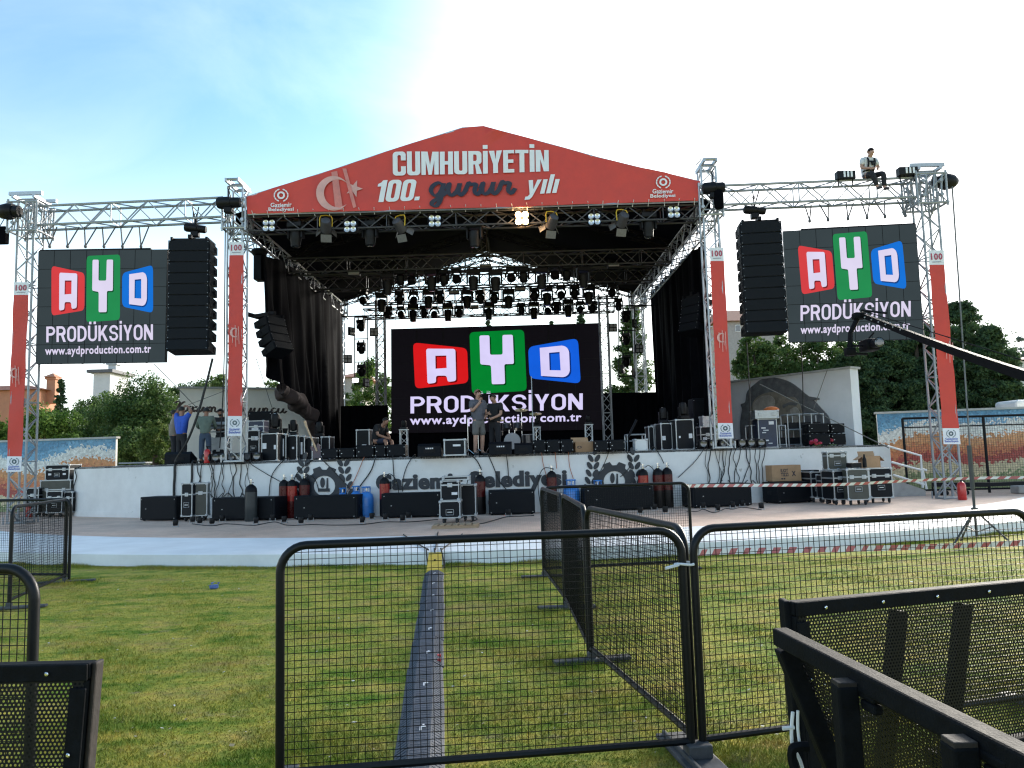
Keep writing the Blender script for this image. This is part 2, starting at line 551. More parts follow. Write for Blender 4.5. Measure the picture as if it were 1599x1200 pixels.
# ------------------------------------------------------------------ world and sun
w = bpy.data.worlds.new('World')
S.world = w
w.use_nodes = True
nt = w.node_tree
bg = nt.nodes['Background']
sky = nt.nodes.new('ShaderNodeTexSky')
sky.sky_type = 'NISHITA'
sky.sun_disc = False
SUN_EL, SUN_AZ = R(17), R(38)          # low sun behind the stage, to the right
sky.sun_elevation = SUN_EL
sky.sun_rotation = SUN_AZ
sky.air_density = 1.0
sky.dust_density = 2.2
sky.ozone_density = 1.6
tc = nt.nodes.new('ShaderNodeTexCoord')
mp = nt.nodes.new('ShaderNodeMapping')
mp.inputs['Scale'].default_value = (1.0, 1.0, 2.6)
mp.inputs['Rotation'].default_value = (0, 0, 0.5)
nt.links.new(tc.outputs['Generated'], mp.inputs[0])
n1 = nt.nodes.new('ShaderNodeTexNoise')
n1.inputs['Scale'].default_value = 2.3
n1.inputs['Detail'].default_value = 9
n1.inputs['Roughness'].default_value = 0.58
n1.inputs['Distortion'].default_value = 0.6
nt.links.new(mp.outputs[0], n1.inputs['Vector'])
cr = nt.nodes.new('ShaderNodeValToRGB')
cr.color_ramp.elements[0].position = 0.44
cr.color_ramp.elements[0].color = (0, 0, 0, 1)
cr.color_ramp.elements[1].position = 0.70
cr.color_ramp.elements[1].color = (1, 1, 1, 1)
nt.links.new(n1.outputs['Fac'], cr.inputs[0])
# thin bright cloud veil spreading from the sun's side of the sky and along the horizon
dt = nt.nodes.new('ShaderNodeVectorMath')
dt.operation = 'DOT_PRODUCT'
SUND = Vector((math.sin(SUN_AZ) * math.cos(SUN_EL), math.cos(SUN_AZ) * math.cos(SUN_EL), math.sin(SUN_EL)))
nt.links.new(tc.outputs['Generated'], dt.inputs[0])
dt.inputs[1].default_value = SUND
veil = nt.nodes.new('ShaderNodeMapRange')
veil.interpolation_type = 'SMOOTHSTEP'
veil.inputs['From Min'].default_value = 0.66
veil.inputs['From Max'].default_value = 0.98
nt.links.new(dt.outputs['Value'], veil.inputs['Value'])
sx = nt.nodes.new('ShaderNodeSeparateXYZ')
nt.links.new(tc.outputs['Generated'], sx.inputs[0])
hz = nt.nodes.new('ShaderNodeMapRange')
hz.interpolation_type = 'SMOOTHSTEP'
hz.inputs['From Min'].default_value = 0.42
hz.inputs['From Max'].default_value = 0.02
hz.inputs['To Max'].default_value = 0.66
nt.links.new(sx.outputs['Z'], hz.inputs['Value'])
m1 = nt.nodes.new('ShaderNodeMath')
m1.operation = 'MAXIMUM'
nt.links.new(veil.outputs[0], m1.inputs[0])
nt.links.new(hz.outputs[0], m1.inputs[1])
m2 = nt.nodes.new('ShaderNodeMath')
m2.operation = 'MULTIPLY_ADD'
nt.links.new(cr.outputs[0], m2.inputs[0])
m2.inputs[1].default_value = 0.11
nt.links.new(m1.outputs[0], m2.inputs[2])
m2.use_clamp = True
mx = nt.nodes.new('ShaderNodeMix')
mx.data_type = 'RGBA'
nt.links.new(m2.outputs[0], mx.inputs[0])
tint = nt.nodes.new('ShaderNodeMix'); tint.data_type = 'RGBA'; tint.blend_type = 'MULTIPLY'; tint.inputs[0].default_value = 1
tint.inputs[7].default_value = (0.49, 0.67, 0.68, 1)
nt.links.new(sky.outputs[0], tint.inputs[6]); nt.links.new(tint.outputs[2], mx.inputs[6])
CLOUD = 5.2
mx.inputs[7].default_value = (CLOUD, CLOUD * 1.0, CLOUD * 1.02, 1)
nt.links.new(mx.outputs[2], bg.inputs[0])
bg.inputs[1].default_value = 0.10

sl = bpy.data.lights.new('sun', 'SUN')
sl.energy = 1.9
sl.angle = R(20)
sl.color = (1, 0.93, 0.82)
so = bpy.data.objects.new('sun', sl)
COL.objects.link(so)
so.rotation_euler = SUND.to_track_quat('Z', 'Y').to_euler()
so.location = SUND * 60

S.view_settings.view_transform = 'Standard'
S.view_settings.look = 'None'
S.view_settings.exposure = 2.3
S.view_settings.gamma = 1.0
S.cycles.filter_width = 1.25
S.cycles.max_bounces = 6
S.cycles.transparent_max_bounces = 24
S.cycles.use_denoising = True

cam = bpy.data.cameras.new('camera')
cam.sensor_width = 36
cam.lens = 36 * FOC / 1599
cam.clip_end = 2000
cam.clip_start = 0.05
co = bpy.data.objects.new('camera', cam)
COL.objects.link(co)
co.matrix_world = Matrix.Translation(EYE) @ Matrix((RT, UP, -FW)).transposed().to_4x4()
S.camera = co

# ------------------------------------------------------------------ lawn
def lawn_material():
    m = bpy.data.materials.new('lawn_grass')
    m.use_nodes = True
    nt = m.node_tree
    b = nt.nodes['Principled BSDF']
    b.inputs['Roughness'].default_value = 0.9
    b.inputs['Specular IOR Level'].default_value = 0.15
    tc = nt.nodes.new('ShaderNodeTexCoord')
    def noise(sc, det, rough=.6, stretch=None):
        n = nt.nodes.new('ShaderNodeTexNoise')
        n.inputs['Scale'].default_value = sc
        n.inputs['Detail'].default_value = det
        n.inputs['Roughness'].default_value = rough
        src = tc.outputs['Object']
        if stretch:
            mp = nt.nodes.new('ShaderNodeMapping')
            mp.inputs['Scale'].default_value = stretch
            nt.links.new(src, mp.inputs[0])
            src = mp.outputs[0]
        nt.links.new(src, n.inputs['Vector'])
        return n
    def ramp(n, p0, p1, c0, c1):
        r = nt.nodes.new('ShaderNodeValToRGB')
        r.color_ramp.elements[0].position, r.color_ramp.elements[1].position = p0, p1
        r.color_ramp.elements[0].color, r.color_ramp.elements[1].color = (*c0, 1), (*c1, 1)
        nt.links.new(n.outputs['Fac'], r.inputs[0])
        return r
    big = ramp(noise(1.5, 9, .72, (.75, 1.5, 1)), .33, .64, (0.43, 0.31, 0.12), (0.13, 0.24, 0.022))
    q = big.color_ramp.elements.new(.48); q.color = (.46, .41, .085, 1)
    fine = ramp(noise(28, 8, .75), .30, .72, (0.45, 0.45, 0.45), (1.5, 1.5, 1.5))
    mid = ramp(noise(5.5, 6, .7), .33, .60, (1.25, 1.12, .98), (0.66, .80, .68))
    x1 = nt.nodes.new('ShaderNodeMix'); x1.data_type = 'RGBA'; x1.blend_type = 'MULTIPLY'; x1.inputs[0].default_value = 1
    nt.links.new(big.outputs[0], x1.inputs[6]); nt.links.new(mid.outputs[0], x1.inputs[7])
    x2 = nt.nodes.new('ShaderNodeMix'); x2.data_type = 'RGBA'; x2.blend_type = 'MULTIPLY'; x2.inputs[0].default_value = .8
    nt.links.new(x1.outputs[2], x2.inputs[6]); nt.links.new(fine.outputs[0], x2.inputs[7])
    dirt = ramp(noise(2.6, 8, .72, (.8, 1.3, 1)), .585, .67, (0, 0, 0), (.55, .55, .55))
    x3 = nt.nodes.new('ShaderNodeMix'); x3.data_type = 'RGBA'; x3.inputs[7].default_value = (.34, .245, .165, 1)
    nt.links.new(dirt.outputs[0], x3.inputs[0]); nt.links.new(x2.outputs[2], x3.inputs[6])
    nt.links.new(x3.outputs[2], b.inputs['Base Color'])
    bp = nt.nodes.new('ShaderNodeBump'); bp.inputs['Strength'].default_value = .7; bp.inputs['Distance'].default_value = .03
    nt.links.new(noise(45, 6, .7).outputs['Fac'], bp.inputs['Height'])
    nt.links.new(bp.outputs[0], b.inputs['Normal'])
    return m
LAWN = lawn_material()
mb = MB()
mb.add([(-900, -300, 0), (900, -300, 0), (900, 1500, 0), (-900, 1500, 0)], [(0, 1, 2, 3)])
structure('lawn', mb, LAWN)

# ------------------------------------------------------------------ round plaza with white painted edge
PZ = 0.2
PC, PR0, PR1 = Vector((-0.5, 34.2, 0)), 22.0, 19.35
def arc(c, r, a0, a1, n, z):
    return [Vector((c.x + r * math.sin(a0 + (a1 - a0) * i / n), c.y - r * math.cos(a0 + (a1 - a0) * i / n), z)) for i in range(n + 1)]
STEP = mat('white_step_paint', (0.86, 0.87, 0.88), 0.6, 0, 0.09, 1.5, bump=.06, bscale=50, scuff=((.50, .49, .46), .66, 3.0))
A = R(84)
n = 96
o0, o1, i1 = arc(PC, PR0, -A, A, n, 0), arc(PC, PR0, -A, A, n, PZ), arc(PC, PR1, -A, A, n, PZ)
o0b = arc(PC, PR0 + .012, -A, A, n, PZ - .03)
mb = MB()
vs = o0 + o1 + i1 + arc(PC, PR1, -A, A, n, 0)
k = n + 1
fs = []
for i in range(n):
    fs += [(i, i + 1, k + i + 1, k + i), (k + i, k + i + 1, 2 * k + i + 1, 2 * k + i)]
mb.add(vs, fs)
structure('white_step', mb, STEP)

def paving_material():
    m = bpy.data.materials.new('plaza_paving')
    m.use_nodes = True
    nt = m.node_tree
    b = nt.nodes['Principled BSDF']
    b.inputs['Roughness'].default_value = .8
    tc = nt.nodes.new('ShaderNodeTexCoord')
    br = nt.nodes.new('ShaderNodeTexBrick')
    br.inputs['Scale'].default_value = 5
    br.inputs['Color1'].default_value = (0.68, 0.465, 0.35, 1)
    br.inputs['Color2'].default_value = (0.76, 0.54, 0.42, 1)
    br.inputs['Mortar'].default_value = (0.48, 0.35, 0.29, 1)
    br.inputs['Mortar Size'].default_value = .012
    nt.links.new(tc.outputs['Object'], br.inputs['Vector'])
    n = nt.nodes.new('ShaderNodeTexNoise')
    n.inputs['Scale'].default_value = .8
    n.inputs['Detail'].default_value = 8
    n.inputs['Roughness'].default_value = .7
    nt.links.new(tc.outputs['Object'], n.inputs['Vector'])
    r = nt.nodes.new('ShaderNodeValToRGB')
    r.color_ramp.elements[0].position, r.color_ramp.elements[1].position = .35, .65
    r.color_ramp.elements[0].color, r.color_ramp.elements[1].color = (.78, .76, .75, 1), (1.1, 1.1, 1.1, 1)
    nt.links.new(n.outputs['Fac'], r.inputs[0])
    x = nt.nodes.new('ShaderNodeMix'); x.data_type = 'RGBA'; x.blend_type = 'MULTIPLY'; x.inputs[0].default_value = 1
    nt.links.new(br.outputs[0], x.inputs[6]); nt.links.new(r.outputs[0], x.inputs[7])
    nt.links.new(x.outputs[2], b.inputs['Base Color'])
    return m
mb = MB()
poly = arc(PC, PR1, -A, A, n, PZ) + [Vector((60, 46, PZ)), Vector((60, 52, PZ)), Vector((-60, 52, PZ)), Vector((-60, 46, PZ))]
mb.add(poly, [tuple(range(len(poly)))])
structure('paved_plaza', mb, paving_material())

# ------------------------------------------------------------------ stage platform with curved white front
SZ = 1.74
SC, SR = Vector((-1.0, 43.6, 0)), 23.0
def on_wall(px, py):
    d = ray(px, py)
    ox, oy = EYE.x - SC.x, EYE.y - SC.y
    a = d.x ** 2 + d.y ** 2
    b = 2 * (ox * d.x + oy * d.y)
    c = ox * ox + oy * oy - SR * SR
    t = (-b - math.sqrt(b * b - 4 * a * c)) / (2 * a)
    p = EYE + d * t
    return math.asin((p.x - SC.x) / SR) * SR, p.z
def wall_pt(s, z, lift=0.0):
    a = s / SR
    r = SR + lift
    return Vector((SC.x + r * math.sin(a), SC.y - r * math.cos(a), z))
def wall_y(x):
    return SC.y - math.sqrt(SR * SR - (x - SC.x) ** 2)
S0, S1 = on_wall(115, 760)[0], on_wall(1392, 730)[0]
stage = thing('stage_platform', 'long white curved stage front with black deck and dark municipal lettering', 'stage', wall_pt(0, PZ))
n = 80
mb = MB()
fr = [wall_pt(S0 + (S1 - S0) * i / n, 0) for i in range(n + 1)]
vs = [(p.x, p.y, PZ) for p in fr] + [(p.x, p.y, SZ - .002) for p in fr]
mb.add(vs, [(i, i + 1, n + 2 + i, n + 1 + i) for i in range(n)])
for p, q in ((fr[0], Vector((fr[0].x - .2, 37, 0))), (fr[-1], Vector((fr[-1].x + .2, 37, 0)))):
    mb.add([(p.x, p.y, PZ), (q.x, q.y, PZ), (q.x, q.y, SZ - .002), (p.x, p.y, SZ - .002)], [(0, 1, 2, 3)])
build('front_wall', mb, WHITEP, stage)
mb = MB()     # a low plinth along the foot of the wall
mid_n = 40
pl = [wall_pt(S0 + (S1 - S0) * i / n, 0, .03) for i in range(n + 1)]
vs = [(p.x, p.y, PZ) for p in pl] + [(p.x, p.y, PZ + .16) for p in pl] + [(p.x, p.y, PZ + .16) for p in fr]
mb.add(vs, [(i, i + 1, n + 2 + i, n + 1 + i) for i in range(n)] + [(n + 1 + i, n + 2 + i, 2 * n + 3 + i, 2 * n + 2 + i) for i in range(n)])
build('plinth', mb, WHITEP, stage)
mb = MB()
poly = [Vector((p.x, p.y, SZ)) for p in fr] + [Vector((fr[-1].x + .2, 37, SZ)), Vector((fr[0].x - .2, 37, SZ))]
mb.prism(poly, (0, 0, -.06))
build('deck', mb, mat('stage_deck', (0.03, 0.03, 0.033), .75, 0, .3, 2), stage)

def wall_shape(name, loops_px, m, t=.03, label=None):
    """flat shape given in photo pixels, bent onto the curved front"""
    vs, fs = flat([[(x, -y) for x, y in lp] for lp in loops_px], 0)
    mb = MB()
    out = []
    for lift in (t,):
        for x, y, z in vs:
            s_, z_ = on_wall(x, -y)
            out.append(wall_pt(s_, z_, lift))
    mb.add(out, fs)
    # side walls
    for lp in loops_px:
        q = [on_wall(x, y) for x, y in lp]
        f0 = [wall_pt(a, b, .001) for a, b in q]
        f1 = [wall_pt(a, b, t) for a, b in q]
        m_ = len(q)
        mb.add(f0 + f1, [(i, (i + 1) % m_, m_ + (i + 1) % m_, m_ + i) for i in range(m_)])
    return mb
LETTER = mat('dark_letter', (0.016, 0.022, 0.032), .5, 0, .15, 6)
s0, z0 = on_wall(588, 770); s1, z1 = on_wall(884, 734)
vs, fs = text('Gaziemir Belediyesi', bold=.04, t=.02, res=4, spacing=1.1)
mb = MB()
zb, zt = on_wall(735, 770)[1], on_wall(735, 737)[1]
for k in (-1, 0, 1):
    mb.add([wall_pt(s0 + (s1 - s0) * (u + k * .0022), zb + (zt - zb) * v, .016 + k * .002 + zz) for u, v, zz in vs], fs)
build('lettering', mb, LETTER, stage)
def emblem(cx, cy):
    g = []
    for i in range(8):
        a = 2 * PI * i / 8 + PI / 8
        for da, r in ((-.26, 29.5), (-.17, 36), (.17, 36), (.26, 29.5)):
            g.append((cx + r * .92 * math.sin(a + da), cy - r * .86 * math.cos(a + da)))
    hole = [(cx + x, cy + y) for x, y in ellipse(0, 0, 17, 16, 20)]
    mb = wall_shape('gear', [g, hole], LETTER)
    mb2 = wall_shape('x', [[(cx - 9, cy + 9), (cx + 8, cy + 9), (cx + 8, cy + 4), (cx - 9, cy + 4)]], LETTER)
    mb.add(mb2.v, mb2.f)
    for lp in ([(cx + x, cy + y) for x, y in ellipse(-3, -5, 3.4, 8, 12)], [(cx + 3, cy + 4), (cx + 6, cy + 4), (cx + 5.4, cy - 12), (cx + 3.6, cy - 12)]):
        q = wall_shape('x', [lp], LETTER)
        mb.add(q.v, q.f)
    build('gear_emblem', mb, LETTER, stage)
    for sgn in (-1, 1):
        mb = MB()
        bx = cx + sgn * (36 if sgn < 0 else 34)
        for i in range(5):
            yy = cy + 13 - i * 11.5
            xx = bx + sgn * (2 - i * 1.6)
            for side in (-1, 1):
                e = ellipse(xx + side * 5.2, yy - 3, 3.4, 6.6, 10, side * .55)
                q = wall_shape('x', [e], LETTER)
                mb.add(q.v, q.f)
        e = ellipse(bx - sgn * 6, cy - 47, 3.2, 6.4, 10, -sgn * .3)
        q = wall_shape('x', [e], LETTER)
        mb.add(q.v, q.f)
        build('wreath_branch', mb, LETTER, stage)
emblem(507, 759)
emblem(959, 752)
# ------------------------------------------------------------------ trusses
EXPO = 2 ** S.view_settings.exposure
def lin(c):
    c /= 255
    return c / 12.92 if c <= .04045 else ((c + .055) / 1.055) ** 2.4
def screen(name, r, g, b, k=1.0):
    m = bpy.data.materials.new(name)
    m.use_nodes = True
    nt = m.node_tree
    p = nt.nodes['Principled BSDF']
    p.inputs['Base Color'].default_value = (.006, .006, .0065, 1)
    p.inputs['Roughness'].default_value = .7
    p.inputs['Specular IOR Level'].default_value = .05
    col = (lin(r) / EXPO * k, lin(g) / EXPO * k, lin(b) / EXPO * k, 1)
    # faint LED-module grid
    tc = nt.nodes.new('ShaderNodeTexCoord')
    n = nt.nodes.new('ShaderNodeTexNoise'); n.inputs['Scale'].default_value = 1.7; n.inputs['Detail'].default_value = 4
    nt.links.new(tc.outputs['Object'], n.inputs['Vector'])
    mr = nt.nodes.new('ShaderNodeMapRange'); mr.inputs['To Min'].default_value = .88; mr.inputs['To Max'].default_value = 1.12
    nt.links.new(n.outputs['Fac'], mr.inputs['Value'])
    p.inputs['Emission Color'].default_value = col
    nt.links.new(mr.outputs[0], p.inputs['Emission Strength'])
    return m

def truss_mb(p0, p1, w, h, bay, mb=None, up=Vector((0, 0, 1)), rc=.032, rl=.019, n=6):
    mb = mb or MB()
    p0, p1 = Vector(p0), Vector(p1)
    d = p1 - p0
    L = d.length
    d.normalize()
    x = d.cross(up).normalized()
    y = x.cross(d).normalized()
    C = [x * (sx * w / 2) + y * (sy * h / 2) for sx, sy in ((-1, -1), (1, -1), (1, 1), (-1, 1))]
    for c in C:
        mb.tube(p0 + c, p1 + c, rc, n)
    k = max(2, round(L / bay))
    for f in range(4):
        a, b = C[f], C[(f + 1) % 4]
        for i in range(k):
            q0, q1 = p0 + d * (L * i / k), p0 + d * (L * (i + 1) / k)
            if (i + f) % 2:
                a2, b2 = b, a
            else:
                a2, b2 = a, b
            mb.tube(q0 + a2, q1 + b2, rl, 4, caps=False)
            if i % 4 == 0:
                mb.tube(q0 + a, q0 + b, rl, 4, caps=False)
        mb.tube(p1 + a, p1 + b, rl * 1.3, 4, caps=False)
    return mb

EZ0, EZ1 = 8.25, 8.70            # eave truss
TLx, TRx = W(368, 526, 21.4).x, W(1119, 534, 21.4).x
YF, YB = 21.5, 34.0
def tower(x, y, z0, z1, label, sleeve_z, head=True, m=ALU, w_=.42, k=1.0):
    t = thing('truss_tower', label, 'truss tower', (x, y, z0))
    build('lattice', truss_mb((x, y, z0 + .04), (x, y, z1), w_, w_, .42, up=Vector((0, 1, 0))), m, t)
    mb = MB()
    mb.rbox((x, y, z0 + .025), (.52, .52, .05), .01)
    for sx in (-1, 1):
        for sy in (-1, 1):
            mb.tube((x + sx * .3, y + sy * .3, z0), (x + sx * .3, y + sy * .3, z0 + .2), .02, 6)
    build('base_plate', mb, m, t)
    if sleeve_z:
        mb = MB()
        for zz in (sleeve_z - .42, sleeve_z + .42):
            for sx in (-1, 1):
                mb.tube((x + sx * .33 * k, y - .36 * k, zz), (x + sx * .33 * k, y + .36 * k, zz), .03, 6)
                mb.tube((x - .36 * k, y + sx * .33 * k, zz), (x + .36 * k, y + sx * .33 * k, zz), .03, 6)
        for sx in (-1, 1):
            for sy in (-1, 1):
                mb.tube((x + sx * .33 * k, y + sy * .33 * k, sleeve_z - .5), (x + sx * .33 * k, y + sy * .33 * k, sleeve_z + .5), .03, 6)
                mb.tube((x + sx * .33 * k, y + sy * .33 * k, sleeve_z - .42), (x + sx * .33 * k, y - sy * .33 * k, sleeve_z + .42), .016, 5)
                mb.tube((x + sx * .33 * k, y + sy * .33 * k, sleeve_z - .42), (x - sx * .33 * k, y + sy * .33 * k, sleeve_z + .42), .016, 5)
                for zz in (-.2, .2):
                    mb.lathe([(.05, -.06), (.05, .06)], (x + sx * .25, y + sy * .33 * k, sleeve_z + zz), 8, Matrix.Rotation(PI / 2, 3, 'X'))
        if k > 1:
            for q in (-.22, 0, .22):
                for sy in (-1, 1):
                    mb.tube((x + q, y + sy * .41, sleeve_z - .42), (x + q + .1, y + sy * .41, sleeve_z + .42), .022, 5)
                    mb.tube((x + sy * .41, y + q, sleeve_z - .42), (x + sy * .41, y + q + .1, sleeve_z + .42), .022, 5)
        build('sleeve_block', mb, m, t)
    if head:
        mb = MB()
        for sx in (-1, 1):
            mb.box((x + sx * .17, y, z1 + .1), (.06, 1.0, .1))
        for sy in (-.44, 0, .44):
            mb.tube((x - .2, y + sy, z1 + .12), (x + .2, y + sy, z1 + .12), .045, 8)
        mb.tube((x - .2, y - .3, z1 + .2), (x - .2, y + .3, z1 + .26), .02, 5)
        build('head_block', mb, m, t)
    return t
LZ = W(368, 283, 21.4).z
RZ = W(1112, 252, 21.4).z
tower(TLx, YF, SZ, LZ - .2, 'front tower with the red banner left of the roof, rising beside the left line array', 8.75)
tower(TRx, YF, SZ, RZ - .2, 'front tower with the red banner right of the roof, rising beside the right line array', 8.75)
OLx, OLy = W(27, 590, 21.8).x + .24, 21.8
ORx, ORy = W(1475, 540, 21.3).x - .22, 21.3
OLz, ORz = W(45, 312, 21.6).z, W(1452, 268, 21.1).z
OT = [tower(OLx, OLy, PZ, OLz, 'outermost left truss tower standing beside the left screen', OLz - .55, False, ALUP, .46, 1.25)]
OT.append(tower(ORx, ORy, PZ, ORz, 'outermost right truss tower standing beside the right screen', ORz - .55, False, ALUP, .46, 1.25))
tower(TLx + .05, YB, SZ, 9.3, 'far back corner tower behind the left curtain', 8.6, False)
tower(TRx - .05, YB, SZ, 9.3, 'far back corner tower beside the right curtain', 8.6, False)
BLx, BRx = W(595, 590, 32.6).x, W(946, 590, 32.6).x
tower(BLx, 32.6, SZ, 8.5, 'slim back tower along the left edge of the middle screen', None, False, ALUP, .36)
tower(BRx, 32.6, SZ, 8.5, 'slim back tower along the right edge of the middle screen', None, False, ALUP, .36)
for x, y, z, nm, par in ((OLx, OLy, OLz, 'left', OT[0]), (ORx, ORy, ORz, 'right', OT[1])):   # flat beams lying on the outer tower tops
    mb = MB()
    for sy in (-.35, .35):
        mb.box((x + (.05 if nm == 'left' else -.05), y + sy, z + .13), (.95, .08, .1))
    mb.box((x - .3, y, z + .04), (.08, .8, .08))
    mb.box((x + .3, y, z + .04), (.08, .8, .08))
    build('top_beam_frame', mb, ALU, par)

def beam(p0, p1, w_, h, bay, label, m=ALU, rc=.03):
    return single('truss_beam', truss_mb(p0, p1, w_, h, bay, rc=rc), m, label, 'truss')
ez = (EZ0 + EZ1) / 2
DARKT = mat('truss_dark', (0.06, 0.06, 0.068), .5, .4, .2, 8)
beam((TLx + .34, YF + .1, ez + .02), (TRx - .34, YF + .1, ez + .02), .4, .4, .5, 'front eave truss carrying the lights under the red banner', DARKT)
beam((TLx, YF + .36, ez), (TLx + .05, YB - .36, ez), .5, .5, .5, 'roof side truss running back above the left curtain')
beam((TRx, YF + .36, ez), (TRx - .05, YB - .36, ez), .5, .5, .5, 'roof side truss running back above the right curtain')
WLz0, WLz1 = W(180, 334, 21.65).z, W(320, 331, 21.55).z
WLz = (WLz0 + WLz1) / 2
WRz = W(1290, 303, 21.4).z
beam((OLx + .34, OLy, WLz), (TLx - .34, YF + .02, WLz), .5, .56, .55, 'wing truss reaching left from the roof, holding the left screen', ALUP, .036)
beam((TRx + .34, YF + .02, WRz), (ORx - .34, ORy, WRz), .5, .56, .55, 'wing truss reaching right from the roof, holding the right screen', ALUP, .036)
T = [(25.6, W(760, 409, 25.6).z, .48, 'nearest of the four lighting trusses hung under the roof'),
     (29.0, W(760, 437, 29.0).z, .52, 'second lighting truss from the front under the roof'),
     (32.0, W(760, 461, 32.0).z, .52, 'third lighting truss from the front under the roof'),
     (33.6, W(760, 486, 33.6).z, .40, 'rearmost lighting truss holding the middle screen')]
TR = []
for i, (y, z, h, lb) in enumerate(T):
    x0, x1 = TLx + .3, TRx - .3
    if i == 2:
        x0, x1 = TLx + 1.5, TRx - 1.2
    if i == 3:
        x0, x1 = BLx - .9, BRx + .6
    TR.append((y, z, h))
    beam((x0, y, z), (x1, y, z), .42, h, .5, lb, DARKT, .03)
# upper rafters along the roof and the ridge beam
RX = (TLx + TRx) / 2
RIDGE = W(745, 200, 21.2).z
RAFT = mat('rafter_black', (.012, .012, .015), .7, 0, .2, 8, spec=.1)
rf = thing('roof_rafters', 'dark ridge beam and rafter trusses under the roof canopy', 'rafters', (RX, 28, 8.8))
build('ridge_beam', truss_mb((RX, YF + .3, RIDGE - .35), (RX, YB, RIDGE - .35), .3, .3, .5), RAFT, rf)
for y in (25.7, 29.8, 33.7):
    mb = MB()
    for x in (TLx, TRx):
        truss_mb((x + (.2 if x < RX else -.2), y, 8.72), (RX, y, RIDGE - .42), .26, .26, .5, mb, rc=.02)
    build('rafter', mb, RAFT, rf)
mb = MB()
for x in (RX - .25, RX + .25):
    mb.tube((x, 25.6, RIDGE - .4), (x, 25.6, TR[0][1] + .2), .02, 5)
    for k in range(5):
        mb.tube((x, 25.6, 8.5 + k * .4), (x + (.5 if x < RX else -.5), 25.6, 8.9 + k * .4), .012, 4)
build('drop_ladder', mb, DARKT, rf)

# ------------------------------------------------------------------ canopy
CANU = mat('canopy_underside', (0.0035, 0.0045, 0.009), .9, 0, .3, 1.2, bump=.15, bscale=4, spec=.05)
CANT = mat('canopy_top', (0.35, 0.35, 0.36), .6, 0, .15, 1.2)
roof = thing('roof_canopy', 'black gabled tent canopy stretched over the stage', 'canopy', (RX, 28, 8.75))
for sgn in (-1, 1):
    xe = TLx - .05 if sgn < 0 else TRx + .05
    mb = MB()
    nu, nv = 14, 16
    def fn(u, v, up=0):
        y = YF - .12 + (YB + .2 - YF + .12) * v
        x = xe + (RX - xe) * u
        sag = -.22 * math.sin(PI * u) * (.35 + .65 * abs(math.sin(PI * v * 3.0))) 
        return (x, y, 8.78 + (RIDGE - .02 - 8.78) * u + sag * .5 + up)
    mb.grid(lambda u, v: fn(u, v), nu, nv, 0)
    mb.grid(lambda u, v: fn(u, v, .02), nu, nv, 1)
    build('canopy_slope', mb, [CANU, CANT], roof, True)
    # black valance closing the side
    mb = MB()
    mb.box((xe, (YF + YB) / 2, 8.70), (.03, YB - YF, .2))
    build('side_valance', mb, CANU, roof)

# ------------------------------------------------------------------ red gable banner
BP = Plane(740, 260, YF - .32)
banner = thing('gable_banner', 'large red gable banner lettered in white across the roof front', 'banner', BP.at(740, 325))
outline = [(386, 334), (384, 307), (440, 290), (520, 265), (600, 238), (660, 219), (722, 199.5), (755, 197.5), (810, 212), (870, 228), (935, 246), (1000, 262), (1050, 273), (1093, 283), (1093, 313.5), (950, 318), (740, 325), (560, 330)]
def cloth_noise(p):
    e = abs(p.x - RX) / 6.7
    return .02 * math.sin(p.x * 1.9 + p.z * 1.3) + .014 * math.sin(p.x * 4.1 - p.z * 3.1 + 1) + e * e * (.022 * math.sin(p.x * 5 + p.z * 9) + .014 * math.sin(p.x * 11 - p.z * 7))
import bmesh
bm = bmesh.new()
vv = [bm.verts.new(BP.at(*q)) for q in outline]
f = bm.faces.new(vv)
bmesh.ops.triangulate(bm, faces=[f])
for _ in range(7):
    long = [e for e in bm.edges if e.calc_length() > .3]
    if long:
        bmesh.ops.subdivide_edges(bm, edges=long, cuts=1)
bmesh.ops.triangulate(bm, faces=list(bm.faces))
mb = MB()
bm.verts.ensure_lookup_table()
idx = {v: i for i, v in enumerate(bm.verts)}
pts = [v.co.copy() for v in bm.verts]
fr_ = [p + BP.n * cloth_noise(p) for p in pts]
fcs = [tuple(idx[v] for v in f.verts) for f in bm.faces]
bm.free()
mb.add(fr_, fcs)
mb.add([p - BP.n * .012 for p in fr_], [tuple(reversed(f)) for f in fcs])
build('banner_cloth', mb, REDB, banner, 'all')
mb = MB()
P2 = [BP.at(x, y, -.06) for x, y in outline]
mb.path(P2, .035, 6, closed=True)
build('edge_tube', mb, ALU, banner)
for i in range(30):      # white ties along the lower edge
    x = 394 + i * 23.8; y = 333.5 - (x - 386) * .0285
    mb = MB(); mb.tube(BP.at(x, y - 3, .05), BP.at(x + random.uniform(-1, 3), y + 5, -.12), .011, 4); build('edge_tie', mb, MARK, banner)
def on_banner(name, quadpx, vf, m, lift=.07, parent=banner):
    vs, fs = vf
    mb = MB()
    P = [BP.at(*q) for q in quadpx]
    for p in [0]:
        out = []
        for u, v, z in vs:
            q = P[0] * ((1 - u) * v) + P[1] * (u * v) + P[2] * (u * (1 - v)) + P[3] * ((1 - u) * (1 - v))
            out.append(q + BP.n * (cloth_noise(q) + lift - .03 + z))
        mb.add(out, fs)
    return build(name, mb, m, parent)
on_banner('title_lettering', [(613.5, 229), (856.5, 226.5), (857, 269), (614, 276)], block_text('CUMHURİYETİN', .50, .185, .15, .13, .045), WHITEPR)
on_banner('title_lettering', [(590, 283), (656, 281), (656, 314), (590, 316.5)], block_text('100.', .50, .185, .15, .16, .05, .16), WHITEPR)
on_banner('script_lettering', [(670, 285), (808, 281), (808, 320), (670, 326)], script('gurur', .15, .27), NAVYPR)
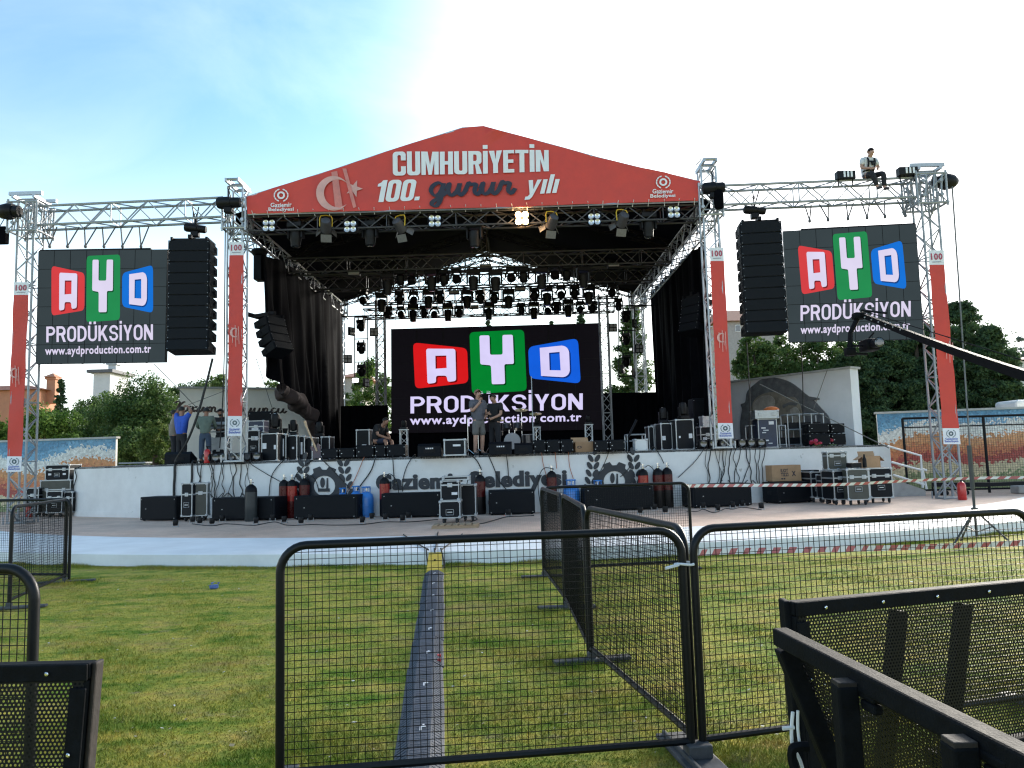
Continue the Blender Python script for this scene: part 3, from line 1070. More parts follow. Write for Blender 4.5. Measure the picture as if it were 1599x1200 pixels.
on_banner('title_lettering', [(819, 275), (874, 273.5), (874, 309), (819, 313.5)], block_text('yılı', .56, .185, .15, .13, .075, .2), WHITEPR)
def crescent(cx, cy, r, tilt=0.0, n=24, kx=1.0):
    """outer arc then inner arc: a moon open to the right"""
    o = [(cx + kx * r * math.cos(a), cy + r * math.sin(a)) for a in [R(38) + (2 * PI - R(76)) * i / n for i in range(n + 1)]]
    c2, r2 = cx + kx * r * .26, r * .80
    i0 = math.atan2(r * math.sin(R(38)), (r * math.cos(R(38)) - r * .26))
    i_ = [(c2 + kx * r2 * math.cos(a), cy + r2 * math.sin(a)) for a in [2 * PI - i0 - (2 * PI - 2 * i0) * i / n for i in range(1, n)]]
    return o + i_
def star(cx, cy, r, rot=0.3, k=.42):
    return [(cx + (r if i % 2 == 0 else r * k) * math.sin(rot + PI * i / 5), cy - (r if i % 2 == 0 else r * k) * math.cos(rot + PI * i / 5)) for i in range(10)]
def banner_loops(name, loops, m, lift):
    vs, fs = flat([[(x, -y) for x, y in lp] for lp in loops])
    mb = MB()
    P = [BP.at(x, -y) for x, y, z in vs]
    mb.add([p + BP.n * (cloth_noise(p) + lift - .028) for p in P], fs)
    return build(name, mb, m, banner)
banner_loops('moon_print', [crescent(521, 303, 27, kx=.98)], PALEPR, .066)
banner_loops('star_print', [star(553, 295, 14, .35, .40)], PALEPR, .066)
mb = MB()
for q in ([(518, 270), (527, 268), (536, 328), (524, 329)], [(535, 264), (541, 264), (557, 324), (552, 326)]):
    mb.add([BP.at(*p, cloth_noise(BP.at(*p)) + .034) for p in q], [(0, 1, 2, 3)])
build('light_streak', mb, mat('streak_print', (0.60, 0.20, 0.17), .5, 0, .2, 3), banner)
def banner_emblem(cx, cy):
    ring = [[(cx + x, cy + y) for x, y in ellipse(0, 0, 6.2, 6.0, 16)], [(cx + x, cy + y) for x, y in ellipse(0, 0, 3.4, 3.3, 12)]]
    lp = list(ring)
    vs, fs = flat([[(x, -y) for x, y in q] for q in lp])
    mb = MB()
    mb.add([BP.at(x, -y, .068) for x, y, z in vs], fs)
    for sgn in (-1, 1):
        for i in range(6):
            a = R(-60 + i * 25)
            e = ellipse(cx + sgn * 10.5 * math.cos(a), cy - 10.5 * math.sin(a) * .9, 1.1, 2.4, 8, sgn * (-a))
            vs, fs = flat([[(x, -y) for x, y in e]])
            mb.add([BP.at(x, -y, .068) for x, y, z in vs], fs)
    build('emblem_print', mb, WHITEPR, banner)
    q0 = cx - 18, cx + 18
    on_banner('emblem_lettering', [(cx - 17, cy + 11), (cx + 16, cy + 10), (cx + 16, cy + 17), (cx - 17, cy + 18)], text('Gaziemir', bold=.02, res=2), PALEPR if False else WHITEPR, .068)
    on_banner('emblem_lettering', [(cx - 20, cy + 18.7), (cx + 19, cy + 17.7), (cx + 19, cy + 24.5), (cx - 20, cy + 26)], text('Belediyesi', bold=.02, res=2), WHITEPR, .068)
banner_emblem(440, 306.5)
banner_emblem(1035, 286)

# ------------------------------------------------------------------ tall red banners tied to the towers
def tower_banner(lbl, Y, top, split, low, bot, moon):
    """top/split/low/bot: (x0, x1, y) in photo pixels: card, red strip, card"""
    pl = Plane((top[0] + top[1]) / 2, top[2], Y)
    t = thing('tower_banner', lbl, 'banner', pl.at((bot[0] + bot[1]) / 2, bot[2]), 'red banners on the towers')
    def strip(name, a, b, m, wav=.012, nv=14):
        mb = MB()
        def fn(u, v):
            x = (a[0] + (a[1] - a[0]) * u) * (1 - v) + (b[0] + (b[1] - b[0]) * u) * v
            p = pl.at(x, a[2] * (1 - v) + b[2] * v)
            return p + pl.n * (wav * math.sin(v * 17 + u * 2.5) + wav * .7 * math.sin(v * 41 + u * 5) * (u - .5))
        mb.grid(fn, 4, nv)
        mb.add([Vector(p) - pl.n * .006 for p in mb.v], [tuple(reversed(f)) for f in mb.f])
        return build(name, mb, m, t, 'all')
    strip('red_cloth', split, low, REDB, .014, 30)
    c1 = strip('top_card', top, split, WHITEPR, .001, 2)
    c2 = strip('bottom_card', low, bot, WHITEPR, .001, 2)
    q = lambda a, b, u0, u1, v0, v1: [(a[0] + (a[1] - a[0]) * u0, a[2] + (b[2] - a[2]) * v0), (a[0] + (a[1] - a[0]) * u1, a[2] + (b[2] - a[2]) * v0 - .5),
                                     (b[0] + (b[1] - b[0]) * u1, a[2] + (b[2] - a[2]) * v1 - .5), (b[0] + (b[1] - b[0]) * u0, a[2] + (b[2] - a[2]) * v1)]
    mb = MB()
    pl.quad(mb, q(top, split, .12, .88, .22, .68), *text('100', bold=.03, res=2, spacing=1.1), .012)
    build('number_print', mb, mat('red_print', (.42, .06, .10), .5, 0, .1), c1)
    mb = MB()
    pl.quad(mb, q(top, split, .2, .8, .78, .84), *UNIT, .012)
    build('underline_print', mb, mat('grey_print', (.35, .35, .4), .5, 0, .1), c1)
    BLUEPR = mat('blue_print', (.06, .11, .42), .5, 0, .1)
    cx = (low[0] + low[1]) / 2
    cy = low[2] + (bot[2] - low[2]) * .34
    ex = mat('emblem_dark', (.06, .10, .12), .5, 0, .1)
    mb = MB()
    vs, fs = flat([[(x + cx, -(y + cy)) for x, y in ellipse(0, 0, 3.7, 3.7, 14)], [(x + cx, -(y + cy)) for x, y in ellipse(0, 0, 1.7, 1.7, 10)]])
    mb.add([pl.at(x, -y, .012) for x, y, z in vs], fs)
    for sgn in (-1, 1):
        for i in range(5):
            a = R(-60 + i * 28)
            e = ellipse(cx + sgn * 7 * math.cos(a), cy - 6 * math.sin(a), .7, 1.6, 6, sgn * (-a))
            vs, fs = flat([[(x, -y) for x, y in e]])
            mb.add([pl.at(x, -y, .012) for x, y, z in vs], fs)
    build('emblem_print', mb, ex, c2)
    mb = MB()
    pl.quad(mb, q(low, bot, .12, .88, .60, .74), *text('Gaziemir', bold=.02, res=2), .012)
    pl.quad(mb, q(low, bot, .10, .90, .76, .93), *text('Belediyesi', bold=.02, res=2), .012)
    build('card_lettering', mb, BLUEPR, c2)
    mx_, my_ = moon
    lps = crescent(mx_, my_, 7.5, kx=.95)
    vs, fs = flat([[(x, -y) for x, y in lps]])
    mb = MB()
    mb.add([pl.at(x, -y, .045) for x, y, z in vs], fs)
    for dx, h in ((-4, 16), (1, 22), (6, 18), (3, 12)):
        mb.add([pl.at(mx_ + dx - .5, my_ - h * .55, .043), pl.at(mx_ + dx + .6, my_ - h * .5, .043), pl.at(mx_ + dx + 1.6, my_ + h, .043), pl.at(mx_ + dx + .8, my_ + h, .043)], [(0, 1, 2, 3)])
    build('moon_print', mb, PALEPR, t)
tower_banner('hanging red banner on the outermost left truss tower', OLy - .27, (22, 45, 441), (21.5, 44.5, 461), (11, 34, 713), (10, 33, 737), (24, 583))
tower_banner('hanging red banner on the front tower left of the roof', YF - .25, (358, 380.5, 378), (358, 380.5, 399), (355.5, 378, 650), (355, 377.5, 681), (367, 520))
tower_banner('hanging red banner on the front tower right of the roof', YF - .25, (1108.5, 1130, 387), (1109, 1130.5, 408), (1121, 1144, 661), (1122, 1145.5, 685), (1126, 528))
tower_banner('hanging red banner on the outermost right truss tower', ORy - .27, (1450, 1474, 391), (1451, 1474.5, 414), (1472, 1497.5, 669), (1473.5, 1500, 694), (1480, 545))

# ------------------------------------------------------------------ LED screens
def led(lbl, corners, pl, cols, tquads, depth=.14):
    """corners tl,tr,br,bl in photo pixels on plane pl"""
    t = thing('led_screen', lbl, 'led screen', pl.at((corners[2][0] + corners[3][0]) / 2, (corners[2][1] + corners[3][1]) / 2))
    P = [pl.at(*c) for c in corners]
    mb = MB()
    mb.prism([p - pl.n * .012 for p in P], -pl.n * depth)
    for k in range(1, 6):   # module frames behind
        a = P[0].lerp(P[1], k / 6) - pl.n * (depth + .05)
        b = P[3].lerp(P[2], k / 6) - pl.n * (depth + .05)
        mb.tube(a, b, .03, 4)
    cab = build('cabinet', mb, BLACKM, t)
    mb = MB()
    nx_, ny_ = 8, 6   # display face made of modules with hairline joints
    for i in range(nx_):
        for j in range(ny_):
            g = .004
            u0, u1, v0, v1 = i / nx_, (i + 1) / nx_ - g, j / ny_, (j + 1) / ny_ - g
            pl.quad(mb, corners, [(u0, v0, 0), (u1, v0, 0), (u1, v1, 0), (u0, v1, 0)], [(0, 1, 2, 3)], 0)
    face = build('display', mb, cols['bg'], t)
    def cz(x, y):   # middle-screen photo pixel -> unit square
        u = (x - 610.5) / 329.0
        top = 514 - .0290 * (x - 610.5)
        bot = 677 - .0185 * (x - 610.5)
        return u, 1 - (y - top) / (bot - top)
    c6 = lambda L: [cz(540 + x * .18762, 380 + y * .18765) for x, y in L]
    c7 = lambda L: [cz(780 + x * .18762, 380 + y * .18765) for x, y in L]
    tiles = {'red': c6(rounded([(558, 828), (1010, 876), (1018, 1166), (575, 1215)], 45)),
             'green': c6(rounded([(1030, 742), (1486, 720), (1502, 1232), (1046, 1258)], 40)),
             'blue': c7(rounded([(238, 866), (655, 792), (672, 1172), (247, 1128)], 50))}
    lets = {'red': [c6(rounded([(668, 880), (912, 882), (916, 1150), (845, 1159), (838, 1106), (748, 1106), (750, 1165), (678, 1175)], 22)), c6([(745, 940), (836, 938), (838, 1042), (746, 1048)])],
            'green': [c6(rounded([(1113, 770), (1197, 768), (1200, 932), (1305, 930), (1305, 765), (1392, 763), (1398, 1008), (1318, 1010), (1322, 1175), (1212, 1178), (1207, 1020), (1118, 1012)], 16))],
            'blue': [c7(rpoly([(335, 874), (578, 848, 62), (584, 1122, 62), (343, 1108)])), c7([(412, 915), (500, 908), (506, 1062), (415, 1060)])]}
    for c in ('red', 'green', 'blue'):
        vs, fs = flat([tiles[c]])
        mb = MB()
        pl.quad(mb, corners, vs, fs, .006)
        tl = build('logo_tile', mb, cols[c], t, label=f'{c} rounded logo tile')
        vs, fs = flat([[(u + .007, v - .012) for u, v in lp] for lp in lets[c]])
        mb = MB()
        pl.quad(mb, corners, vs, fs, .009)
        build('letter_shadow', mb, cols['sh_' + c], tl)
        vs, fs = flat(lets[c])
        mb = MB()
        pl.quad(mb, corners, vs, fs, .012)
        build('letter', mb, cols['white'], tl)
    for s_, q in zip(('PRODÜKSİYON', 'www.aydproduction.com.tr'), tquads):
        mb = MB()
        pl.quad(mb, q, *(block_text(s_, .70, .175, .15, .30, .11) if s_[0] == 'P' else text(s_, bold=.026, res=4, spacing=1.1)), .006)
        build('lettering', mb, cols['white'], t)
    return t
side = dict(bg=screen('led_side_dark', 54, 64, 68), red=screen('led_side_red', 214, 62, 66), green=screen('led_side_green', 32, 138, 78), blue=screen('led_side_blue', 14, 112, 214),
            white=screen('led_side_white', 222, 214, 240), sh_red=screen('led_sr', 120, 30, 36), sh_green=screen('led_sg', 14, 80, 44), sh_blue=screen('led_sb', 8, 62, 130))
ctr = dict(bg=screen('led_dark', 14, 12, 17), red=screen('led_red', 216, 24, 28), green=screen('led_green', 0, 128, 46), blue=screen('led_blue', 18, 94, 220),
           white=screen('led_white', 218, 210, 250), sh_red=screen('led_cr', 110, 8, 12), sh_green=screen('led_cg', 0, 68, 24), sh_blue=screen('led_cb', 8, 44, 120))
LP = Plane(160, 478, 21.75, R(2))
led('left hanging screen showing the three-letter logo beside the left line array', [(60, 391.5), (262, 389.5), (258, 565.5), (55.5, 568.5)], LP, side,
    [[(72.5, 504), (239, 500.5), (239, 531), (72.5, 535)], [(70.5, 542), (236, 538.5), (236, 555), (70.5, 558.5)]])
RP = Plane(1335, 445, 21.2, R(-9))
led('right hanging screen showing the three-letter logo behind the camera crane', [(1223, 361), (1430.5, 349.5), (1443, 529.5), (1233, 534.5)], RP, side,
    [[(1250, 471), (1422, 464), (1422, 494.5), (1250, 501.5)], [(1250, 509), (1421, 501.5), (1421, 518.5), (1250, 526)]])
CP = Plane(775, 590, 33.3)
led('largest screen showing the three-letter logo at the back of the stage', [(610.5, 514), (938.5, 504.5), (942, 671), (611, 677)], CP, ctr,
    [[(641, 613), (910, 608), (910, 640), (641, 646)], [(640, 650), (908, 645), (908, 662), (640, 668)]])
STRAPM = mat('strap_grey', (.10, .10, .105), .7, .2, .2, 9)
# rigging straps from the wing trusses to the side screens
def straps(scr, pts, z, y, yl):
    mb = MB()
    for (a, b, c) in pts:       # two tops, one bottom (photo x)
        pass
    return mb
for lbl, pl, xs, top, bot, dxy in (('left', LP, [(63, 86, 76), (100, 121, 104), (129, 149, 132), (157, 178, 161), (186, 205, 190), (215, 230, 219)], 353, 387, 0.0),
                                   ('right', RP, [(1258, 1268, 1265), (1281, 1295, 1294), (1323, 1334, 1325), (1347, 1360, 1355), (1368, 1383, 1383), (1403, 1418, 1415)], 319, 347, -.055)):
    t = thing('screen_rigging', f'row of V-shaped straps and hanging bar above the {lbl} screen', 'rigging', pl.at((xs[0][2] + xs[-1][2]) / 2, bot))
    for a, b, c in xs:
        mb = MB()
        tilt = dxy * (c - xs[0][2])
        for q in (a, b):
            mb.tube(pl.at(q, top + tilt, -.1), pl.at(c, bot + tilt - 3, -.05), .02, 5)
        mb.lathe([(.03, 0), (.045, .04), (.03, .1)], pl.at(c, bot + tilt, -.05), 8)
        build('strap', mb, STRAPM, t)
    mb = MB()
    x0, x1 = (60, 234) if lbl == 'left' else (1252, 1430)
    y0, y1 = (390, 387) if lbl == 'left' else (357, 348)
    mb.prism([pl.at(x0, y0 + 2.5, -.06), pl.at(x1, y1 + 2.5, -.06), pl.at(x1, y1 - .5, -.06), pl.at(x0, y0 - .5, -.06)], -pl.n * .1)
    build('hanging_bar', mb, BLACKM, t)
mb = MB()
for k in range(13):
    x = 618 + k * 25.5
    if 755 < x < 775: continue
    mb.tube(CP.at(x, 492 - (x - 620) * .027, -.06), CP.at(x + (2 if k % 2 else -1), 512 - (x - 620) * .027, -.06), .012, 4)
single('screen_rigging', mb, BLACKM, 'row of thin drop wires holding the top of the middle screen', 'rigging')
mb = MB()   # black skirt under and beside the middle screen
def skirt(x0, x1, y0, y1, Y, folds=40, amp=.05):
    m = MB()
    def fn(u, v):
        p = W(x0 + (x1 - x0) * u, y0 * (1 - v) + y1 * v - (x0 + (x1 - x0) * u - 750) * .02, Y)
        p = p + Vector((0, amp * math.sin(u * folds) * (.4 + .6 * v) + amp * .5 * math.sin(u * folds * 2.3 + 1), 0))
        if v > .99: p.z = SZ + .01
        return p
    m.grid(fn, 60, 4)
    m.add([Vector(p) + Vector((0, .012, 0)) for p in m.v], [tuple(reversed(f)) for f in m.f])
    return m
single('masking_drape', skirt(606, 945, 674, 712, 33.45), CLOTHB, 'low black skirt hanging under the middle screen', 'drape', None, 'all')
single('masking_drape', skirt(532, 606, 630, 712, 32.3, 18, .03), CLOTHB, 'black cloth masking the stage back left of the middle screen', 'drape', None, 'all')
single('masking_drape', skirt(942, 1034, 618, 712, 32.9, 22, .03), CLOTHB, 'black cloth masking the stage back right of the middle screen', 'drape', None, 'all')

# ------------------------------------------------------------------ line arrays
def cab_mb(w_, d, h, hb):
    """array cabinet: front face at y=-d/2, hung from z=0 downwards, wedge-shaped towards the back"""
    mb = MB()
    y0, y1 = -d / 2, d / 2
    p = [(-w_ / 2, y0, 0), (w_ / 2, y0, 0), (w_ / 2, y1, -(h - hb) / 2), (-w_ / 2, y1, -(h - hb) / 2),
         (-w_ / 2, y0, -h + .012), (w_ / 2, y0, -h + .012), (w_ / 2, y1, -h + (h - hb) / 2), (-w_ / 2, y1, -h + (h - hb) / 2)]
    mb.add(p, [(0, 1, 2, 3), (4, 7, 6, 5), (0, 4, 5, 1), (1, 5, 6, 2), (2, 6, 7, 3), (3, 7, 4, 0)])
    return mb
def array(lbl, loc, rz, nb, w_, d, h, curve, cat_group):
    t = thing('line_array', lbl, 'loudspeaker array', loc, cat_group, local=True, rz=rz)
    mb = MB()
    for sx in (-1, 1):
        mb.box((sx * w_ * .42, 0, .05), (.06, d * 1.05, .09))
    mb.box((0, -d * .3, .05), (w_ * .9, .06, .08))
    mb.box((0, d * .3, .05), (w_ * .9, .06, .08))
    mb.box((0, 0, .13), (.1, d * .9, .1))
    build('flying_frame', mb, BLACKM, t)
    pos, ang = Vector((0, -d / 2, 0)), 0.0
    for i in range(nb):
        ang = curve[i] if i < len(curve) else 0
        M = Matrix.Translation(pos) @ Matrix.Rotation(ang, 4, 'X') @ Matrix.Translation((0, d / 2, 0))
        c = cab_mb(w_, d, h, h * .68)
        c.v = [tuple(M @ Vector(v)) for v in c.v]
        o = build('cabinet', c, SPKR, t)
        g = MB()
        g.rbox((0, -d / 2 - .008, -h / 2), (w_ * .965, .02, h - .035), .006)
        for sx in (-1, 1):      # rigging points and side handles
            g.box((sx * (w_ / 2 + .006), -d * .42, -h * .5), (.014, .05, h * .55))
            g.box((sx * (w_ / 2 + .006), d * .25, -h * .5), (.014, .12, h * .3))
        g.v = [tuple(M @ Vector(v)) for v in g.v]
        build('grille', g, GRILLE, o)
        b = MB()
        for sx in (-1, 1):
            for zz in (-.05, -h + .05):
                b.box((sx * w_ * .465, -d / 2 - .022, zz), (.014, .008, .014))
        b.v = [tuple(M @ Vector(v)) for v in b.v]
        build('bolt', b, ALU, o)
        pos = pos + Matrix.Rotation(ang, 3, 'X') @ Vector((0, 0, -h))
    return t
la = W(302, 381, 21.6)
array('large black line array hanging between the left screen and the red-bannered tower', la, R(4), 10, 1.14, .72, .315, [0, 0, 0, 0, 0, 0, 0, R(-1), R(-3), R(-8)], 'line arrays beside the stage')
la2 = W(1183, 353, 21.5)
array('large black line array hanging between the right screen and the red-bannered tower', la2, R(-6), 10, 1.14, .72, .315, [0, 0, 0, 0, 0, 0, 0, 0, R(-1), R(-3)], 'line arrays beside the stage')
array('small tilted side-fill array hanging in front of the left curtain', W(420, 497, 22.9), R(62), 4, .74, .55, .27, [R(-14), R(-18), R(-22), R(-28)], 'side-fill arrays')
array('small dark side-fill array hanging in front of the right curtain', W(1088, 466, 23.4), R(-55), 4, .74, .55, .27, [R(-6), R(-10), R(-14), R(-18)], 'side-fill arrays')
mb = MB()
a, b = W(386, 491, 22.8), W(430, 503, 23.0)
mb.tube(a, b, .07, 6)
single('side_fill_bar', mb, BLACKM, 'slanting black bar carrying the small left side-fill array', 'bar')
mb = MB()
p = W(405, 420, 23.0)
mb.rbox(p, (.24, .4, .75), .02)
mb.lathe([(.02, 0), (.2, .06), (.26, .16), (.2, .24), (.03, .26)], p + Vector((0, 0, .36)), 14)
single('hanging_speaker', mb, SPKR, 'small black box speaker hanging at the front edge of the left curtain', 'speaker', None, True)

# ------------------------------------------------------------------ chain hoists
def hoist(lbl, p, rz, L=.62, r=.16, tilt=0.0, bag=False):
    t = thing('chain_hoist', lbl, 'chain hoist', p, 'chain hoists', local=True, rz=rz)
    rot = Matrix.Rotation(PI / 2 + tilt, 3, 'Y')
    mb = MB()
    mb.lathe([(.06, -L / 2), (r * .85, -L / 2 + .02), (r, -L / 2 + .07), (r, L * .1), (r * .86, L * .12), (r * .86, L / 2 - .05), (r * .7, L / 2), (.05, L / 2)], (0, 0, 0), 16, rot)
    build('motor_body', mb, BLACKP, t, True)
    mb = MB()
    mb.rbox((0, 0, -r - .05), (.22, .2, .16), .02)
    mb.tube((0, 0, r), (0, 0, r + .22), .02, 6)
    mb.path([(.03 * math.cos(a), 0, r + .26 + .05 * math.sin(a)) for a in [2 * PI * k / 8 for k in range(8)]], .012, 5, closed=True)
    build('hook', mb, BLACKM, t)
    if bag:
        mb = MB()
        mb.lathe([(.11, -.62), (.13, -.58), (.14, -.2), (.12, -.12)], (.12, -.05, 0), 12)
        build('chain_bag', mb, CLOTHB, t, True)
    return t
hoist('black chain hoist fixed on the front tower left of the roof', W(357, 317, 21.05), 0, .66, .17)
hoist('black chain hoist with chain bag fixed on the front tower right of the roof', W(1114, 294, 21.05), R(-8), .62, .17, 0, True)
hoist('black chain hoist hanging above the left line array', W(305, 357, 21.6), R(4), .62, .13, R(8))
hoist('black chain hoist hanging above the right line array', W(1178, 329, 21.5), R(-4), .62, .12, R(8))
for px, py, s_, lb in ((8, 331, -1, 'dark cone-ended hoist sticking out of the outermost left tower'), (1482, 284, 1, 'dark cone-ended hoist sticking out of the outermost right tower')):
    p = W(px, py, 21.3)
    mb = MB()
    rot = Matrix.Rotation(s_ * PI / 2, 3, 'Y')
    mb.lathe([(.2, -.25), (.24, -.1), (.2, .1), (.11, .22), (.02, .27)], p, 14, rot)
    mb.lathe([(.16, -.42), (.17, -.25)], p, 12, rot)
    single('chain_hoist', mb, BLACKP, lb, 'chain hoist', 'chain hoists', True)
mb = MB()
p = W(4, 368, 21.5)
mb.rbox(p, (.28, .2, .5), .03)
mb.tube(p + Vector((.1, 0, .25)), p + Vector((.14, 0, .62)), .012, 5)
mb.tube(p + Vector((-.1, 0, .25)), p + Vector((.1, 0, .62)), .012, 5)
single('chain_bag', mb, CLOTHB, 'black bag hanging at the left picture edge from the outermost left tower', 'bag')
# suspension chains of the two arrays
for lb, a, b in (('left', W(305, 351, 21.6), W(305, 330, 21.6)), ('right', W(1178, 323, 21.5), W(1180, 305, 21.5))):
    mb = MB()
    mb.tube(a, b + Vector((-.08, 0, .12)), .018, 5)
    mb.tube(a, b + Vector((.1, 0, .12)), .018, 5)
    single('sling', mb, BLACKM, f'black sling round the wing truss above the {lb} line array', 'sling')
# ------------------------------------------------------------------ hung lighting fixtures: prototypes at the origin, hanging down from z = 0
def clamp(mb, z=0):
    for sx in (-.1, .1):
        mb.box((sx, 0, z - .02), (.04, .06, .1))
def mk_beam():
    t = thing('beam_light', 'x', 'moving head', (0, 0, 0), 'moving heads under the roof')
    mb = MB(); clamp(mb); mb.rbox((0, 0, -.12), (.36, .24, .13), .02)
    build('base', mb, BLACKP, t)
    mb = MB()
    mb.rbox((0, 0, -.175), (.33, .13, .03), .01)
    for s_ in (-1, 1):
        mb.rbox((s_ * .165, 0, -.29), (.045, .14, .30), .015)
    build('yoke', mb, BLACKP, t)
    mb = MB(); mb.lathe([(.06, -.24), (.13, -.27), (.135, -.42), (.12, -.47), (.105, -.62), (.09, -.63)], (0, 0, 0), 14)
    h = build('head', mb, BLACKP, t, True)
    mb = MB(); mb.lathe([(.085, -.628), (.06, -.638), (.01, -.642)], (0, 0, 0), 14)
    build('lens', mb, GLASS, h, True)
    return t
def mk_spot():
    t = thing('spot_light', 'x', 'moving head', (0, 0, 0), 'moving heads under the roof')
    mb = MB(); clamp(mb); mb.rbox((0, 0, -.10), (.29, .22, .10), .02)
    build('base', mb, BLACKP, t)
    mb = MB()
    mb.rbox((0, 0, -.15), (.28, .11, .03), .01)
    for s_ in (-1, 1):
        mb.rbox((s_ * .135, 0, -.24), (.04, .12, .24), .015)
    build('yoke', mb, BLACKP, t)
    rot = Matrix.Rotation(R(25), 3, 'X')
    mb = MB(); mb.lathe([(.05, .12), (.10, .10), (.115, .0), (.105, -.12), (.085, -.16), (.07, -.165)], (0, 0, -.29), 14, rot)
    h = build('head', mb, BLACKP, t, True)
    mb = MB(); mb.lathe([(.068, -.166), (.04, -.176), (.01, -.178)], (0, 0, -.29), 12, rot)
    build('lens', mb, GLASS, h, True)
    return t
def mk_wash():
    t = thing('wash_light', 'x', 'moving head', (0, 0, 0), 'moving heads under the roof')
    mb = MB(); clamp(mb); mb.rbox((0, 0, -.09), (.26, .2, .09), .02)
    build('base', mb, BLACKP, t)
    mb = MB()
    mb.path([(.155 * math.cos(a), 0, -.27 + .155 * math.sin(a)) for a in [R(-10 + 200 * k / 14) for k in range(15)]], .028, 6)
    build('yoke', mb, BLACKP, t, True)
    rot = Matrix.Rotation(R(62), 3, 'X')
    mb = MB(); mb.lathe([(.04, .09), (.10, .07), (.125, -.02), (.125, -.07), (.11, -.08)], (0, 0, -.31), 16, rot)
    h = build('head', mb, BLACKP, t, True)
    mb = MB(); mb.lathe([(.108, -.082), (.06, -.09), (.01, -.092)], (0, 0, -.31), 14, rot)
    build('lens', mb, GLASS, h, True)
    return t
PROTO = {'b': mk_beam(), 's': mk_spot(), 'w': mk_wash()}
USED = set()
KIND = {'b': 'long beam moving head', 's': 'small spot moving head', 'w': 'round wash moving head'}
HALF = {'b': .33, 's': .23, 'w': .22}
rows = [(25.6, 'nearest lighting truss', [('b', 604.7, 440), ('s', 625, 430), ('w', 643, 430), ('b', 674, 434), ('s', 693, 430), ('w', 712.6, 428), ('b', 739, 433), ('b', 773.6, 434), ('w', 798, 426), ('s', 817.5, 426), ('b', 845.7, 431), ('w', 866, 422), ('s', 885, 423), ('b', 911, 429)]),
        (29.0, 'second lighting truss', [('w', 566.6, 462.5), ('b', 596, 469), ('s', 624, 462.5), ('w', 646, 462.5), ('b', 669, 464), ('s', 687, 461), ('b', 729.5, 463.5), ('s', 750, 461), ('s', 771.7, 460.7), ('b', 794, 463.5), ('s', 834.4, 457), ('b', 854, 459), ('w', 875.7, 454), ('s', 897, 453), ('b', 919, 457), ('w', 955.4, 450)]),
        (32.0, 'third lighting truss', [('s', 605.7, 485), ('w', 626, 485), ('b', 645, 486), ('s', 662, 484), ('w', 678, 485), ('b', 699.5, 485), ('s', 717, 484), ('b', 763, 483), ('s', 814, 480), ('b', 833.6, 482), ('w', 855, 479.5), ('s', 869, 478), ('b', 887, 478.5), ('w', 906, 477), ('s', 925, 477), ('s', 965.7, 473)])]
for (y, rl, L) in rows:
    tz = [t for t in TR if abs(t[0] - y) < .01][0]
    cnt = {}
    for k, px, py in L:
        cnt[k] = cnt.get(k, 0) + 1
    seen = {}
    for k, px, py in L:
        i = seen.get(k, 0); seen[k] = i + 1
        zoff = (py - 0)
        p = W(px, py, y)
        top = p.z + HALF[k]
        bottom_chord = tz[1] - tz[2] / 2
        p = Vector((p.x, y, min(top, bottom_chord + .12)))
        lb = f'{nth(i, cnt[k])} {KIND[k]} hanging on the {rl}'
        rz = random.uniform(-.35, .35)
        if k not in USED:
            USED.add(k)
            PROTO[k].location = p; PROTO[k].rotation_euler = (0, 0, rz); PROTO[k]['label'] = lb; PROTO[k].scale = (1.25,) * 3
        else:
            dup(PROTO[k], p, rz, lb, None, 1.25)
# short strobe bars between the heads
STROBE = mat('strobe_face', (0.30, 0.30, 0.30), .35, 0, .15, 20)
bars = [(25.6, 758, 417), (25.6, 553, 428), (29, 709, 457), (29, 812, 452), (32, 740, 480), (32, 790, 479), (25.6, 958, 415)]
blb = ['strobe bar at the middle of the nearest lighting truss', 'strobe bar at the left end of the nearest lighting truss', 'strobe bar left of centre on the second lighting truss', 'strobe bar right of centre on the second lighting truss',
       'left of two strobe bars on the third lighting truss', 'right of two strobe bars on the third lighting truss', 'strobe bar at the right end of the nearest lighting truss']
p0 = None
for (y, px, py), lb in zip(bars, blb):
    p = W(px, py, y - .05)
    if p0 is None:
        t = thing('strobe_bar', lb, 'strobe light', (0, 0, 0), 'strobe bars')
        mb = MB(); mb.rbox((0, 0, 0), (.40, .16, .15), .015)
        for s_ in (-1, 1): mb.box((s_ * .14, 0, .14), (.03, .04, .16))
        build('housing', mb, BLACKP, t)
        mb = MB(); mb.rbox((0, -.085, -.01), (.36, .02, .10), .006)
        build('face', mb, STROBE, t)
        t.location = p; t.rotation_euler = (R(-6), 0, 0); p0 = t
    else:
        dup(p0, p, None, lb, rot=(R(-6), 0, 0))

# ------------------------------------------------------------------ front truss: four-lamp blinders, moving heads, profile lamps with barn doors
REFL = mat('lamp_reflector', (0.78, 0.78, 0.80), .22, .6, .1, 20)
def mk_blinder():
    t = thing('blinder', 'x', 'blinder lamp', (0, 0, 0), 'four-lamp blinders')
    mb = MB(); mb.rbox((0, .05, 0), (.36, .1, .36), .02)
    mb.tube((-.2, .05, 0), (-.2, .05, .28), .015, 5); mb.tube((.2, .05, 0), (.2, .05, .28), .015, 5); mb.tube((-.2, .05, .28), (.2, .05, .28), .015, 5)
    build('housing', mb, BLACKM, t)
    for sx in (-1, 1):
        for sz in (-1, 1):
            mb = MB(); rot = Matrix.Rotation(PI / 2, 3, 'X')
            mb.lathe([(.078, -.0), (.08, .03), (.06, .022), (.02, .0), (.018, .02), (.004, .026)], (sx * .088, .0, sz * .088), 14, rot)
            build('lamp', mb, REFL, t, True)
    return t
B0 = mk_blinder()
